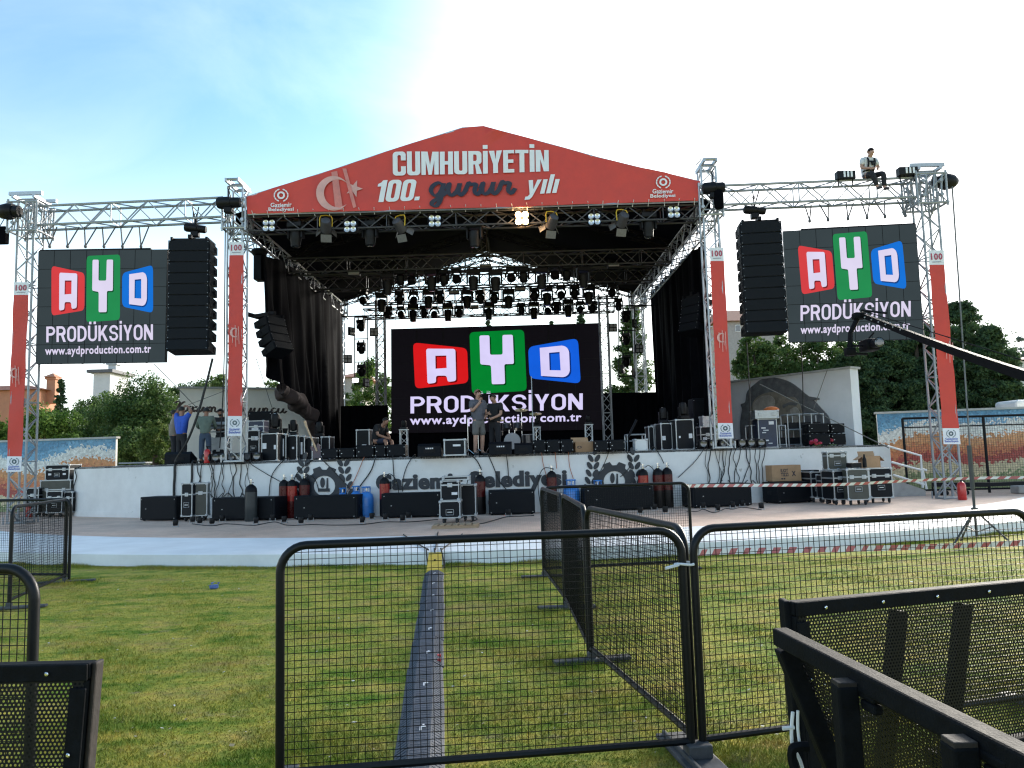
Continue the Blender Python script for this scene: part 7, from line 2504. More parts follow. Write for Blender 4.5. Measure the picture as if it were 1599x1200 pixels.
def perf_barrier(lbl, tl, u, dn, wd, hd, ribs, side=1, brace=True, bolts=True):
    """tl: top-left corner; u: direction along the top; dn: direction down the sheet"""
    tl, u, dn = Vector(tl), Vector(u).normalized(), Vector(dn).normalized()
    n_ = u.cross(dn).normalized() * side          # towards the viewer side
    t = thing('perforated_barrier', lbl, 'crowd barrier', Vector((tl.x, tl.y, 0)), 'black perforated steel barriers')
    e = .042
    P = [tl + u * .01 + dn * .01, tl + u * (wd - .01) + dn * .01, tl + u * (wd - .01) + dn * (hd - .01), tl + u * .01 + dn * (hd - .01)]
    uv_sheet('perforated_sheet', P, t, wd - .02, hd - .02)
    mb = MB()
    bar(mb, tl + dn * e / 2 - n_ * .022, tl + u * wd + dn * e / 2 - n_ * .022, e, .04, n_)
    bar(mb, tl + dn * (hd - e / 2) - n_ * .022, tl + u * wd + dn * (hd - e / 2) - n_ * .022, e, .04, n_)
    bar(mb, tl + u * e / 2 + dn * e - n_ * .022, tl + u * e / 2 + dn * (hd - e) - n_ * .022, e, .04, n_)
    bar(mb, tl + u * (wd - e / 2) + dn * e - n_ * .022, tl + u * (wd - e / 2) + dn * (hd - e) - n_ * .022, e, .04, n_)
    mb2 = MB()
    for q in (0, 1):                       # flat clamping strips on the viewer side
        pass
    build('frame', mb, FRAMEB, t)
    mb = MB()
    bar(mb, tl + dn * .021 + n_ * .006, tl + u * wd + dn * .021 + n_ * .006, .008, .042, n_)
    bar(mb, tl + u * .021 + dn * .058 + n_ * .006, tl + u * .021 + dn * (hd - .06) + n_ * .006, .008, .042, n_)
    bar(mb, tl + u * (wd - .021) + dn * .058 + n_ * .006, tl + u * (wd - .021) + dn * (hd - .06) + n_ * .006, .008, .042, n_)
    bar(mb, tl + dn * (hd - .021) + n_ * .006, tl + u * wd + dn * (hd - .021) + n_ * .006, .008, .042, n_)
    build('clamping_strip', mb, FRAMEB, t)
    for k, sl_ in ribs:
        mb = MB()
        bar(mb, tl + u * k + dn * .06 - n_ * .025, tl + u * (k + sl_) + dn * (hd - .06) - n_ * .025, .03, .055, n_)
        build('rib', mb, FRAMEB, t)
    if bolts:
        for k in [x * .21 + .10 for x in range(int(wd / .21))]:
            mb = MB(); c = tl + u * k + dn * .021 + n_ * .012
            rot = n_.to_track_quat('Z', 'Y').to_matrix()
            mb.lathe([(.006, 0), (.0055, .003), (.003, .005)], c, 8, rot); build('bolt', mb, CHROME, t)
        for k in (.2, .5, .8):
            mb = MB(); c = tl + u * (.028 if side > 0 else .028) + dn * k * hd + n_ * .012
            mb.lathe([(.006, 0), (.0055, .003), (.003, .005)], c, 8, n_.to_track_quat('Z', 'Y').to_matrix()); build('bolt', mb, CHROME, t)
    return t
# right, farther panel seen face-on
a, b = W(1240, 941, 2.35), W(1610, 906, 2.62)
h1 = perf_barrier('perforated barrier at the right, the farther one seen face-on', (a.x, a.y, a.z), (b.x - a.x, b.y - a.y, (b.z - a.z)), (.03, .02, -1), 2.1, a.z - .03, ((.40, -.24), (.66, -.26), (1.3, -.2)), -1)
mb = MB(); bar(mb, Vector((a.x, a.y, a.z * .55)) + Vector((.45, .16, 0)), Vector((a.x, a.y, a.z * .55)) + Vector((1.9, .5, .04)), .05, .05)
build('cross_rail', mb, FRAMEB, h1)
mb = MB(); bar(mb, Vector((a.x - .012, a.y + .05, a.z)), Vector((a.x + .02, a.y + .07, .03)), .06, .02); build('end_plate', mb, FRAMEB, h1)
# right, nearer panel leaning away, running towards the viewer
a2, b2 = W(1230, 988, 1.98), W(1625, 1180, 1.16)
u2 = Vector((b2.x - a2.x, b2.y - a2.y, 0)).normalized()
dn2 = Vector((.34, .03, -.94)).normalized()
t = thing('perforated_barrier', 'leaning perforated barrier at the right, the nearer one seen from behind with posts', 'crowd barrier', Vector((a2.x, a2.y, 0)), 'black perforated steel barriers')
L2, H2 = 1.9, (a2.z - .04) / .94
P = [a2 + dn2 * .02, a2 + u2 * L2 + dn2 * .02, a2 + u2 * L2 + dn2 * H2, a2 + dn2 * H2]
uv_sheet('perforated_sheet', P, t, L2, H2)
nn = u2.cross(dn2).normalized()
nn = nn if nn.x < 0 else -nn
mb = MB()
bar(mb, a2 + nn * .022, a2 + u2 * L2 + nn * .022, .042, .04)
build('top_rail', mb, FRAMEB, t)
mb = MB(); bar(mb, a2 + dn2 * .03 + nn * .022, a2 + dn2 * H2 + nn * .022, .045, .04); build('end_post', mb, FRAMEB, t)
mb = MB(); bar(mb, a2 + dn2 * H2 + nn * .022, a2 + u2 * L2 + dn2 * H2 + nn * .022, .045, .04); build('bottom_rail', mb, FRAMEB, t)
for (px, py, Y) in ((1318, 1068, 1.60), (1498, 1160, 1.245)):
    c = W(px, py, Y)
    s_ = MB(); bar(s_, c, Vector((c.x + .02, c.y + .02, .03)), .042, .042, Vector((0, 1, 0))); build('post', s_, FRAMEB, t)
    mb = MB(); mb.rbox(c + Vector((.0, 0, .002)), (.038, .038, .01), .002); build('post_cap', mb, RUST, t)
    mb = MB(); k = c + Vector((.03, -.02, -.012)); bar(mb, k - u2 * .035, k + u2 * .05, .018, .02); bar(mb, k + u2 * .0 - Vector((0, 0, .02)), k + u2 * .05 - Vector((0, 0, .02)), .02, .02); build('hinge_bracket', mb, FRAMEB, t)
mb = MB()
c = W(1240, 1140, 1.95)
mb.path(spline([tuple(W(1238, 1112, 1.93)), tuple(W(1236, 1140, 1.93)), tuple(W(1238, 1165, 1.93)), tuple(W(1250, 1190, 1.92)), tuple(W(1262, 1235, 1.92))], 5), .0042, 6)
mb.tube(W(1222, 1138, 1.93), W(1240, 1136, 1.93), .005, 6)
mb.path(spline([tuple(W(1246, 1110, 1.92)), tuple(W(1246, 1140, 1.92)), tuple(W(1250, 1170, 1.92))], 5), .0035, 6)
build('white_lock_bar', mb, TIE, t, True)
mb = MB(); mb.path(spline([tuple(W(1262, 1166, 1.9)), tuple(W(1240, 1168, 1.9)), tuple(W(1237, 1185, 1.9)), tuple(W(1246, 1215, 1.9))], 5), .012, 6); build('latch_hook', mb, FRAMEB, t, True)
# left panel
a3 = W(140, 1036, 2.0)
lp_ = perf_barrier('perforated barrier at the lower left with a rusty right edge', (a3.x, a3.y, a3.z), (-1, .02, .0), (-.06, .0, -1), 1.7, a3.z - .03, ((.30, .02), (1.0, .02)), 1)
mb = MB(); bar(mb, Vector((a3.x + .006, a3.y + .03, a3.z)), Vector((a3.x - .06, a3.y + .03, .03)), .04, .012); build('end_plate', mb, RUST, lp_)

# ------------------------------------------------------------------ cable ramp across the lawn
RAMP = mat('ramp_rubber', (0.055, 0.066, 0.088), .6, 0, .35, 7, bump=.35, bscale=55)
RAMPY = mat('ramp_yellow', (0.62, 0.43, 0.05), .6, 0, .2, 9, bump=.2, bscale=55)
r0, r1 = Vector((-.40, 2.6, 0)), Vector((-1.215, 11.5, 0))
nseg = 10
dr = (r1 - r0); seg = dr.length / nseg; dr.normalize(); sr = Vector((dr.y, -dr.x, 0))
RZ = math.atan2(dr.y, dr.x) - PI / 2
for i in range(nseg):
    last = i == nseg - 1
    c = r0 + dr * (i * seg)
    lb = 'rubber cable ramp module with a yellow end piece at the far end of the line' if last else f'grey rubber cable ramp module, {ORD[i]} of the line counted from the viewer'
    t = thing('cable_ramp', lb, 'cable ramp', c, 'cable ramp modules across the lawn', local=True, rz=RZ + random.uniform(-.012, .012))
    prof = [(-.138, .003), (-.133, .012), (-.06, .055), (.06, .055), (.133, .012), (.138, .003)]
    L = seg - .012
    mb = MB(); mb.prism([(x, 0, z) for x, z in prof], (0, L * (.7 if last else 1), 0)); o = build('ramp_body', mb, RAMP, t)
    if last:
        mb = MB(); y0, y1 = L * .71, 12.14 - c.y
        mb.add([(sx * w_, y, z + dz) for y, z, w_ in ((y0, .02, .12), (y0 + .03, .06, .11), (y1, .20, .10)) for sx in (-1, 1) for dz in (0, -.02)],
               [(0, 2, 6, 4), (4, 6, 10, 8), (1, 5, 7, 3), (5, 9, 11, 7), (0, 4, 5, 1), (4, 8, 9, 5), (2, 3, 7, 6), (6, 7, 11, 10), (0, 1, 3, 2), (8, 10, 11, 9)]); build('end_piece', mb, RAMPY, t)
        mb = MB(); mb.box((0, (y0 + y1) / 2, .14), (.03, .03, .02)); build('bolt', mb, BLACKM, t)
    # tread: raised chevron ribs on the flanks
    mb = MB()
    nrib = int(L / .045)
    for k in range(nrib):
        y = .03 + k * .045
        if last and y > L * .68: break
        for s_ in (-1, 1):
            p0_, p1_ = Vector((s_ * .124, y, .0195)), Vector((s_ * .068, y + .012, .0515))
            bar(mb, p0_, p1_, .004, .016)
        bar(mb, Vector((-.05, y, .0555)), Vector((.05, y + .006, .0555)), .003, .012)
    build('tread', mb, RAMP, t)
    mb = MB()
    for k in range(2):
        mb.box((.0 + .015 * k, L * (.30 + .06 * k), .0595), (.012, .05, .002)); mb.box((.012, L * (.36 - .02 * k), .0597), (.035, .012, .002))
    build('white_marking', mb, MARK, t)
    if i in (4,):
        mb = MB(); mb.box((.10, .1, .038), (.03, .05, .012)); mb.box((.10, .25, .038), (.03, .05, .012)); build('red_marking', mb, REDP, t)
p0 = r1
mb = MB()
for k, (dx, e) in enumerate(((-.06, (630, 836)), (0, (684, 832)), (.05, (720, 838)))):
    q = G(*e, PZ)
    q = Vector((q.x, max(q.y, 14.9), PZ + .012))
    edge = Vector((p0.x + (q.x - p0.x) * .2, 12.28, PZ + .02))
    mb.path(spline([(p0.x + dx, p0.y - .04, .03), (p0.x + dx * 2.2, p0.y + .35, .03), tuple(edge - Vector((0, .08, -.02))), tuple(edge + Vector((0, .1, 0))), tuple((edge + q) / 2), tuple(q)], 6), .012, 6)
single('cable', mb, CABLE, 'thin cables fanning out of the yellow end of the cable ramp', 'cables')

# ------------------------------------------------------------------ caution tape, tripod, camera crane
TAPER = mat('tape_red', (.46, .12, .12), .45, 0, .1, 5); TAPEW = mat('tape_white', (.72, .70, .69), .45, 0, .08, 5)
def tape(lbl, pts, wd=.07, pitch=.14):
    P = [np.array(p) for p in spline([tuple(p) for p in pts], 10)]
    mb = MB(); acc = 0
    tot = 0
    out = [P[0]]
    for a, b in zip(P, P[1:]):
        L = np.linalg.norm(b - a); n_ = max(1, int(L / .035))
        for k in range(1, n_ + 1): out.append(a + (b - a) * k / n_)
    d = 0
    for i in range(len(out) - 1):
        a, b = out[i], out[i + 1]
        L = np.linalg.norm(b - a)
        mi = int(d / pitch) % 2
        tw = .25 * math.sin(d * 1.1); tw2 = .25 * math.sin((d + L) * 1.1)
        sk = .03
        ua, ub = Vector((0, math.sin(tw) * wd, math.cos(tw) * wd)), Vector((0, math.sin(tw2) * wd, math.cos(tw2) * wd))
        a, b = Vector(a), Vector(b); dd = (b - a).normalized() * sk
        mb.add([a - ua / 2 - dd, b - ub / 2 - dd, b + ub / 2 + dd, a + ua / 2 + dd], [(0, 1, 2, 3)], mi)
        d += L
    return single('caution_tape', mb, [TAPEW, TAPER], lbl, 'caution tape')
end_post = Vector((2.47, 11.05, 1.14))
tape('upper red and white caution tape stretched from the far barrier to the right', [end_post, W(1085, 759, 11.4), W(1200, 758, 12.0), W(1310, 757, 12.5), W(1420, 751, 12.9), W(1524, 747, 13.1), W(1599, 746, 12.6), W(1680, 744, 12.2)], .046, .095)
tape('lower red and white caution tape hanging close above the lawn at the right', [Vector((2.47, 11.02, .22)), W(1150, 861, 11.3), W(1300, 858, 11.6), W(1420, 855, 11.9), W(1530, 851, 12.2), W(1640, 846, 12.2)], .085, .12)
tb = W(1526, 846, 12.9); 
t = thing('tripod_stand', 'grey tripod stand with tall tube on the lawn edge at the right', 'stand', Vector((tb.x, 12.9, 0)))
GREYM = mat('grey_metal', (.06, .065, .07), .5, .4, .2, 10)
mb = MB(); mb.tube((tb.x, 12.9, .12), (tb.x - .0, 12.9, 1.55), .022, 8, mi=0); mb.tube((tb.x - .0, 12.9, .9), (tb.x, 12.9, 1.62), .036, 8)
mb.lathe([(.05, .0), (.05, .08)], (tb.x, 12.9, .52), 10); build('pole', mb, GREYM, t)
for an in (R(200), R(-25), R(95)):
    e = Vector((tb.x + .5 * math.cos(an), 12.9 + .5 * math.sin(an) * .8, .015))
    mb = MB(); mb.tube((tb.x, 12.9, .56), e, .016, 6); mb.tube((tb.x, 12.9, .2), (Vector((tb.x, 12.9, .56)) + e) / 2, .01, 5); build('leg', mb, GREYM, t)
# crane
t = thing('camera_crane', 'black camera crane arm reaching in from the right with a hanging camera head', 'camera crane', (0, 0, 0))
c0, c1 = W(1345, 492, 13.0), W(1599, 579, 9.6)
d = (c1 - c0); cE = c1 + d * .55
t.location = (cE.x + .2, cE.y, 0); OFF[t.name] = Vector(t.location)
CR = mat('crane_black', (.006, .006, .008), .55, 0, .3, 10, bump=.1, bscale=60, spec=.08)
mb = MB()
up = Vector((0, 0, 1)); ax = (cE - c0).normalized(); sd = ax.cross(up).normalized(); uu = sd.cross(ax).normalized()
K = 16
ring = []
for i in range(K + 1):
    k = i / K; p = c0.lerp(cE, k); hh = .036 + .043 * k; ww = .03 + .025 * k
    sag = -.06 * math.sin(PI * k)
    ring.append([p + sd * (sx * ww) + uu * (sz * hh + sag) for sx, sz in ((-1, -1), (1, -1), (1, 1), (-1, 1))])
vs = [q for r_ in ring for q in r_]
fs = [(i * 4 + k, i * 4 + (k + 1) % 4, i * 4 + 4 + (k + 1) % 4, i * 4 + 4 + k) for i in range(K) for k in range(4)] + [(0, 3, 2, 1), tuple(K * 4 + k for k in range(4))]
mb.add(vs, fs); build('arm', mb, CR, t)
for i in range(6):
    p = c0.lerp(cE, .03 + i * .035)
    mb = MB(); mb.tube(p + uu * .012 - sd * .05, p - uu * .012 + sd * .045, .013, 8); build('arm_hole_plug', mb, mat('pale_hole', (.35, .35, .36), .6), t)  # pale plugs stand for open holes, the light behind them in their colour
mb = MB(); mb.tube(c0.lerp(cE, .01) + uu * .075, c1 + uu * .12, .008, 5); mb.tube(c1 + uu * .12, cE + uu * .12, .008, 5)
mb.tube(c0 + uu * .08, c0.lerp(cE, .12) + uu * .16, .02, 6); build('tension_rod', mb, CR, t)
hd = c0 + Vector((-.06, 0, -.02))
q0, q1, q2 = W(1341, 494, 13), W(1328, 520, 13), W(1327, 548, 13)
mb = MB(); mb.tube(q0, q1, .045, 8, .04); mb.tube(q1, q2, .04, 8, .05); mb.rbox(q2 + Vector((0, 0, -.02)), (.16, .14, .14), .02); mb.rbox(q0, (.2, .16, .12), .03); build('head_post', mb, CR, t, True)
mb = MB()
e0, e1 = W(1328, 540, 13), W(1352, 541, 13)
mb.path([tuple(e0), tuple(e0 + Vector((.05, 0, -.14))), tuple(e1 + Vector((.02, 0, -.14)))], .022, 6); mb.tube(e0, e1, .02, 6)
build('cradle', mb, CR, t)
cc = W(1357, 540, 13)
mb = MB(); mb.rbox(cc, (.22, .34, .2), .03); mb.lathe([(.07, 0), (.08, .1), (.085, .2), (.09, .22)], cc + Vector((0, -.15, .0)), 12, Matrix.Rotation(PI / 2, 3, 'X')); mb.rbox(cc + Vector((.16, 0, .06)), (.14, .05, .1), .015); mb.tube(cc + Vector((-.02, 0, .1)), cc + Vector((.1, 0, .22)), .014, 6)
build('camera_body', mb, CR, t, True)
mb = MB(); mb.lathe([(.078, .222), (.05, .228), (.01, .23)], cc + Vector((0, -.15, 0)), 12, Matrix.Rotation(PI / 2, 3, 'X')); build('lens', mb, GLASS, t)
# crane pedestal beyond the picture edge
mb = MB(); pz = cE.z
mb.tube((cE.x, cE.y, .3), (cE.x, cE.y, pz + .05), .06, 10)
for k in range(3):
    an = 2 * PI * k / 3 + .4
    mb.tube((cE.x, cE.y, .9), (cE.x + .75 * math.cos(an), cE.y + .75 * math.sin(an), .02), .035, 8); 
build('pedestal', mb, CR, t)

# ------------------------------------------------------------------ litter
mb = MB()
p = G(334, 920, 0)
for k in range(9):
    a = Vector((random.uniform(-.06, .06), random.uniform(-.05, .05), random.uniform(.01, .07)))
    mb.add([p + a + Vector((random.uniform(-.04, .04), random.uniform(-.04, .04), random.uniform(0, .04))) for _ in range(3)], [(0, 1, 2)])
mb.rbox(p + Vector((0, 0, .03)), (.11, .08, .05), .015, Matrix.Rotation(.5, 3, 'Z'))
single('crumpled_wrapper', mb, mat('blue_wrapper', (.10, .16, .42), .5, 0, .4, 25), 'crumpled blue wrapper lying on the lawn at the left', 'wrapper')
mb = MB()
for k in range(900):
    y = 3.6 + 8.4 * random.random() ** 1.2; x = random.uniform(-.78, .78) * (y * .85 + 1)
    s_ = random.uniform(.004, .015) * (1.9 if random.random() < .06 else 1); a = random.uniform(0, PI)
    c = Vector((x, y, random.uniform(.008, .024)))
    e1, e2 = Vector((math.cos(a), math.sin(a), random.uniform(-.3, .3))) * s_, Vector((-math.sin(a), math.cos(a), random.uniform(-.3, .3))) * s_ * random.uniform(.4, .9)
    mb.add([c - e1, c - e2, c + e1, c + e2 * .8], [(0, 1, 2, 3)], 0 if random.random() < .45 else 1)
o = build('paper_scraps', mb, [mat('scrap_white', (.62, .60, .55), .8, 0, .1), mat('scrap_straw', (.36, .29, .16), .85, 0, .2)])
o['kind'] = 'stuff'; tag(o, 'tiny pale paper scraps and dry leaf bits strewn over the lawn', 'litter')
# ------------------------------------------------------------------ walls and fences round the plaza
def mosaic_material(z0, z1):
    m = bpy.data.materials.new('wave_mosaic')
    m.use_nodes = True
    nt = m.node_tree
    b = nt.nodes['Principled BSDF']; b.inputs['Roughness'].default_value = .5
    tc = nt.nodes.new('ShaderNodeTexCoord')
    v = nt.nodes.new('ShaderNodeTexVoronoi'); v.inputs['Scale'].default_value = 17; nt.links.new(tc.outputs['UV'], v.inputs['Vector'])
    e = nt.nodes.new('ShaderNodeTexVoronoi'); e.feature = 'DISTANCE_TO_EDGE'; e.inputs['Scale'].default_value = 17; nt.links.new(tc.outputs['UV'], e.inputs['Vector'])
    sx = nt.nodes.new('ShaderNodeSeparateXYZ'); nt.links.new(v.outputs['Position'], sx.inputs[0])
    def M(op, a, b_=None, c=None):
        n = nt.nodes.new('ShaderNodeMath'); n.operation = op
        for i, q in enumerate((a, b_, c)):
            if q is None: continue
            if isinstance(q, (int, float)): n.inputs[i].default_value = q
            else: nt.links.new(q, n.inputs[i])
        return n.outputs[0]
    wave = M('MULTIPLY', M('SINE', M('MULTIPLY', sx.outputs[0], 1.7)), .14)
    wave2 = M('MULTIPLY', M('SINE', M('MULTIPLY_ADD', sx.outputs[0], .63, 1.0)), .20)
    sc = nt.nodes.new('ShaderNodeSeparateColor'); nt.links.new(v.outputs['Color'], sc.inputs[0])
    jit = M('MULTIPLY', M('SUBTRACT', sc.outputs[0], .5), .22)
    zz = M('ADD', M('ADD', M('ADD', sx.outputs[1], wave), wave2), jit)
    k = nt.nodes.new('ShaderNodeMapRange'); k.inputs['From Min'].default_value = z1; k.inputs['From Max'].default_value = z0
    nt.links.new(zz, k.inputs['Value'])
    cr = nt.nodes.new('ShaderNodeValToRGB'); cr.color_ramp.interpolation = 'CONSTANT'
    cols = [(0, (.07, .22, .36)), (.10, (.13, .31, .46)), (.19, (.64, .64, .60)), (.34, (.55, .24, .09)), (.46, (.52, .16, .06)), (.57, (.36, .05, .035)), (.68, (.55, .45, .27)), (.82, (.20, .24, .10))]
    el = cr.color_ramp.elements
    el[0].position = 0; el[0].color = (*cols[0][1], 1)
    el[1].position = cols[1][0]; el[1].color = (*cols[1][1], 1)
    for p, c in cols[2:]:
        q = el.new(p); q.color = (*c, 1)
    nt.links.new(k.outputs[0], cr.inputs[0])
    hv = nt.nodes.new('ShaderNodeHueSaturation'); nt.links.new(cr.outputs[0], hv.inputs['Color'])
    nt.links.new(M('MULTIPLY_ADD', sc.outputs[1], .5, .75), hv.inputs['Value'])
    gr = nt.nodes.new('ShaderNodeMath'); gr.operation = 'LESS_THAN'; gr.inputs[1].default_value = .008; nt.links.new(e.outputs['Distance'], gr.inputs[0])
    mx = nt.nodes.new('ShaderNodeMix'); mx.data_type = 'RGBA'; nt.links.new(gr.outputs[0], mx.inputs[0]); nt.links.new(hv.outputs[0], mx.inputs[6]); mx.inputs[7].default_value = (.30, .28, .26, 1)
    nt.links.new(mx.outputs[2], b.inputs['Base Color'])
    return m
def wall_slab(name, lbl, a, b, z0, z1, th, m, cap=True, cat='wall', uvmat=None):
    a, b = Vector((a[0], a[1], 0)), Vector((b[0], b[1], 0))
    d = (b - a); L = d.length; d.normalize(); n_ = Vector((d.y, -d.x, 0))
    mid = (a + b) / 2
    t = thing(name, lbl, cat, Vector((mid.x, mid.y, z0)))
    mb = MB(); mb.prism([a + Vector((0, 0, z0)), b + Vector((0, 0, z0)), b + Vector((0, 0, z1)), a + Vector((0, 0, z1))], -n_ * th)
    build('wall_body', mb, m, t)
    if uvmat:
        off = OFF[t.name]; me = bpy.data.meshes.new('mosaic_face')
        P = [a, b, b + Vector((0, 0, z1)), a + Vector((0, 0, z1))]; P[0] = a + Vector((0, 0, z0)); P[1] = b + Vector((0, 0, z0))
        me.from_pydata([tuple(p + n_ * .004 - off) for p in P], [], [(0, 1, 2, 3)])
        uv = me.uv_layers.new(name='UVMap')
        for i, q in enumerate(((a.x, z0), (a.x + L, z0), (a.x + L, z1), (a.x, z1))): uv.data[i].uv = q
        me.materials.append(uvmat); o = bpy.data.objects.new('mosaic_face', me); COL.objects.link(o); o.parent = t
    if cap:
        mb = MB(); e = .06
        mb.prism([a - d * e + n_ * e + Vector((0, 0, z1)), b + d * e + n_ * e + Vector((0, 0, z1)), b + d * e - n_ * (th + e) + Vector((0, 0, z1)), a - d * e - n_ * (th + e) + Vector((0, 0, z1))], (0, 0, .07))
        build('coping', mb, mat('stone_coping', (.42, .42, .40), .8, 0, .15, 4), t)
    return t, n_
PLAST = mat('cream_plaster', (.88, .85, .77), .8, 0, .07, 1.5, bump=.1, bscale=50)
PLASTW = mat('white_plaster', (.76, .78, .80), .8, 0, .07, 1.5, bump=.1, bscale=50)
MOS = mosaic_material(.1, 2.8)
a, b = W(-40, 690, 29.0), W(181, 686, 28.0)
wall_slab('mosaic_wall', 'low wall at the left with blue, white, orange and red wave mosaic', (a.x - 3, 29.3), (b.x, 28.0), PZ, W(181, 685, 28).z, .1, PLAST, True, 'wall', MOS)
a, b = W(1369, 648, 26.6), W(1660, 640, 25.0)
wall_slab('mosaic_wall', 'low wall at the right with blue, white, orange, red and green wave mosaic', (a.x, 26.6), (b.x + 4, 24.6), PZ, W(1369, 647, 26.6).z, .1, PLAST, True, 'wall', MOS)
# two tall white wing walls
a, b = W(281, 610, 27.0), W(486, 612, 28.85)
zt = W(281, 607, 27.0).z
t, n_ = wall_slab('wing_wall', 'tall cream wall behind the left of the stage with dark handwritten lettering', (a.x, 27.0), (b.x, 28.85), SZ - 1.4, zt, .45, PLAST, True)
wp0 = Vector((a.x, 27.0, 0)); wd = (Vector((b.x, 28.85, 0)) - wp0).normalized()
def on_wing(px, py, lift=.01):
    dd = ray(px, py); tt = (wp0 - EYE).dot(n_) / dd.dot(n_)
    return EYE + dd * tt + n_ * lift
vs, fs = script('Kazim Koyuncu'.replace('z', 'z'), .03, .26)
q = [on_wing(272, 626), on_wing(449, 631), on_wing(449, 652), on_wing(272, 651)]
mb = MB()
mb.add([(q[0] * ((1 - u) * v) + q[1] * (u * v) + q[2] * (u * (1 - v)) + q[3] * ((1 - u) * (1 - v))) for u, v, z in vs], fs)
build('handwritten_lettering', mb, mat('bronze_letter', (.06, .04, .035), .5, 0, .2, 6), t)
a, b = W(1120, 604, 28.5), W(1327, 576, 24.2)
t, n_ = wall_slab('wing_wall', 'tall white wall behind the right of the stage with a dome-shaped stone relief', (a.x, 28.5), (b.x, 24.2), SZ - 1.4, W(1327, 576, 24.2).z, .45, PLASTW, True)
wp0 = Vector((b.x, 24.2, 0)); 
def on_wing2(px, py, lift=.01):
    dd = ray(px, py); tt = (wp0 - EYE).dot(n_) / dd.dot(n_)
    return EYE + dd * tt + n_ * lift
STONE_D = mat('relief_dark', (.13, .135, .14), .8, 0, .35, 5, bump=.4, bscale=14); STONE_L = mat('relief_tan', (.24, .215, .17), .8, 0, .4, 4, bump=.4, bscale=14); STONE_W = mat('relief_pale', (.36, .34, .30), .8, 0, .3, 4, bump=.4, bscale=14)
def relief(name, loops, m, lift):
    vs, fs = flat([[(x, -y) for x, y in lp] for lp in loops])
    mb = MB(); mb.add([on_wing2(x, -y, lift) for x, y, z in vs], fs)
    for lp in loops:
        f0 = [on_wing2(x, y, .001) for x, y in lp]; f1 = [on_wing2(x, y, lift) for x, y in lp]; k = len(lp)
        mb.add(f0 + f1, [(i, (i + 1) % k, k + (i + 1) % k, k + i) for i in range(k)])
    build(name, mb, m, t)
dome = spline([(1158, 690), (1157, 660), (1160, 640), (1158, 632), (1165, 628), (1168, 612), (1180, 600), (1192, 592), (1210, 590), (1230, 595), (1245, 604), (1258, 615), (1272, 626), (1285, 640), (1296, 655), (1300, 690)], 4)
relief('relief_dome', [dome], STONE_D, .05)
relief('relief_brim', [[(1262, 619), (1280, 622), (1280, 624.5), (1264, 626)]], STONE_D, .062)
relief('relief_field', [spline([(1176, 690), (1172, 650), (1180, 625), (1195, 615), (1212, 613), (1230, 620), (1244, 622), (1254, 645), (1252, 690)], 4)], STONE_L, .07)
relief('relief_highlight', [spline([(1180, 648), (1178, 632), (1190, 620), (1204, 618), (1212, 626), (1208, 640), (1196, 650)], 4)[:-1]], STONE_W, .085)
relief('relief_stroke', [[(1224, 633), (1236, 628), (1248, 630), (1246, 634), (1234, 633), (1225, 638)]], STONE_D, .085)
relief('relief_stroke', [spline([(1236, 640), (1245, 636), (1252, 648), (1246, 660), (1236, 655)], 3)[:-1]], STONE_W, .085)
# mesh fence right
t = thing('mesh_fence', 'black wire fence panels standing before the right mosaic wall', 'fence', Vector((W(1500, 760, 23.5).x, 23.5, PZ)))
FP = Plane(1500, 700, 23.6, R(-6))
mb = MB()
xs = [1409, 1535, 1640]
def fp(px, py): 
    return FP.at(px, py)
for x in xs:
    a = fp(x, 654 - (x - 1409) * .03); mb.tube(Vector((a.x, a.y, PZ)), a, .04, 8)
    build('post', mb, BLACKM, t); mb = MB()
for (x0, x1) in ((1409, 1535), (1535, 1640)):
    a, b = fp(x0, 654 - (x0 - 1409) * .03), fp(x1, 654 - (x1 - 1409) * .03)
    for dz, r_ in ((0, .035), (-.28, .02)):
        mb = MB(); mb.tube(a + Vector((0, 0, dz)), b + Vector((0, 0, dz)), r_, 6); build('rail', mb, BLACKM, t)
    mb = MB(); mb.tube(Vector((a.x, a.y, PZ + .12)), Vector((b.x, b.y, PZ + .12)), .03, 6); build('rail', mb, BLACKM, t)
mb = MB()
a, b = fp(1409, 654), fp(1640, 647)
L = (b - a).length
for i in range(1, int(L / .07)):
    p = a.lerp(b, i * .07 / L); mb.tube(Vector((p.x, p.y, PZ + .12)), p, .004, 3, caps=False)
for j in range(1, int((a.z - PZ) / .07)):
    z = PZ + .12 + j * .07
    if z < a.z: mb.tube(Vector((a.x, a.y, z)), Vector((b.x, b.y, z)), .004, 3, caps=False)
build('wire_mesh', mb, BLACKM, t)
# white stair rail
t = thing('stair_railing', 'white tube railing of the ramp at the right end of the stage', 'railing', Vector((W(1445, 765, 22.6).x, 22.6, PZ)))
mb = MB()
for P in ([(1386, 697), (1438, 712), (1441, 762)], [(1392, 722), (1441, 735), (1447, 764)], [(1395, 742), (1443, 757)], [(1441, 733), (1447, 735)]):
    mb.path([tuple(W(x, y, 22.7)) for x, y in P], .032, 8)
build('rail', mb, WHITEP, t)
mb = MB()
a, b = W(1393, 745, 22.9), W(1445, 763, 22.9)
mb.prism([Vector((a.x, 22.9, PZ)), Vector((b.x, 22.9, PZ)), Vector((b.x, 22.9, b.z - .05)), Vector((a.x, 22.9, a.z - .05))], (0, 1.3, 0)); build('ramp_slab', mb, mat('concrete', (.35, .34, .33), .85, 0, .15, 4), t)
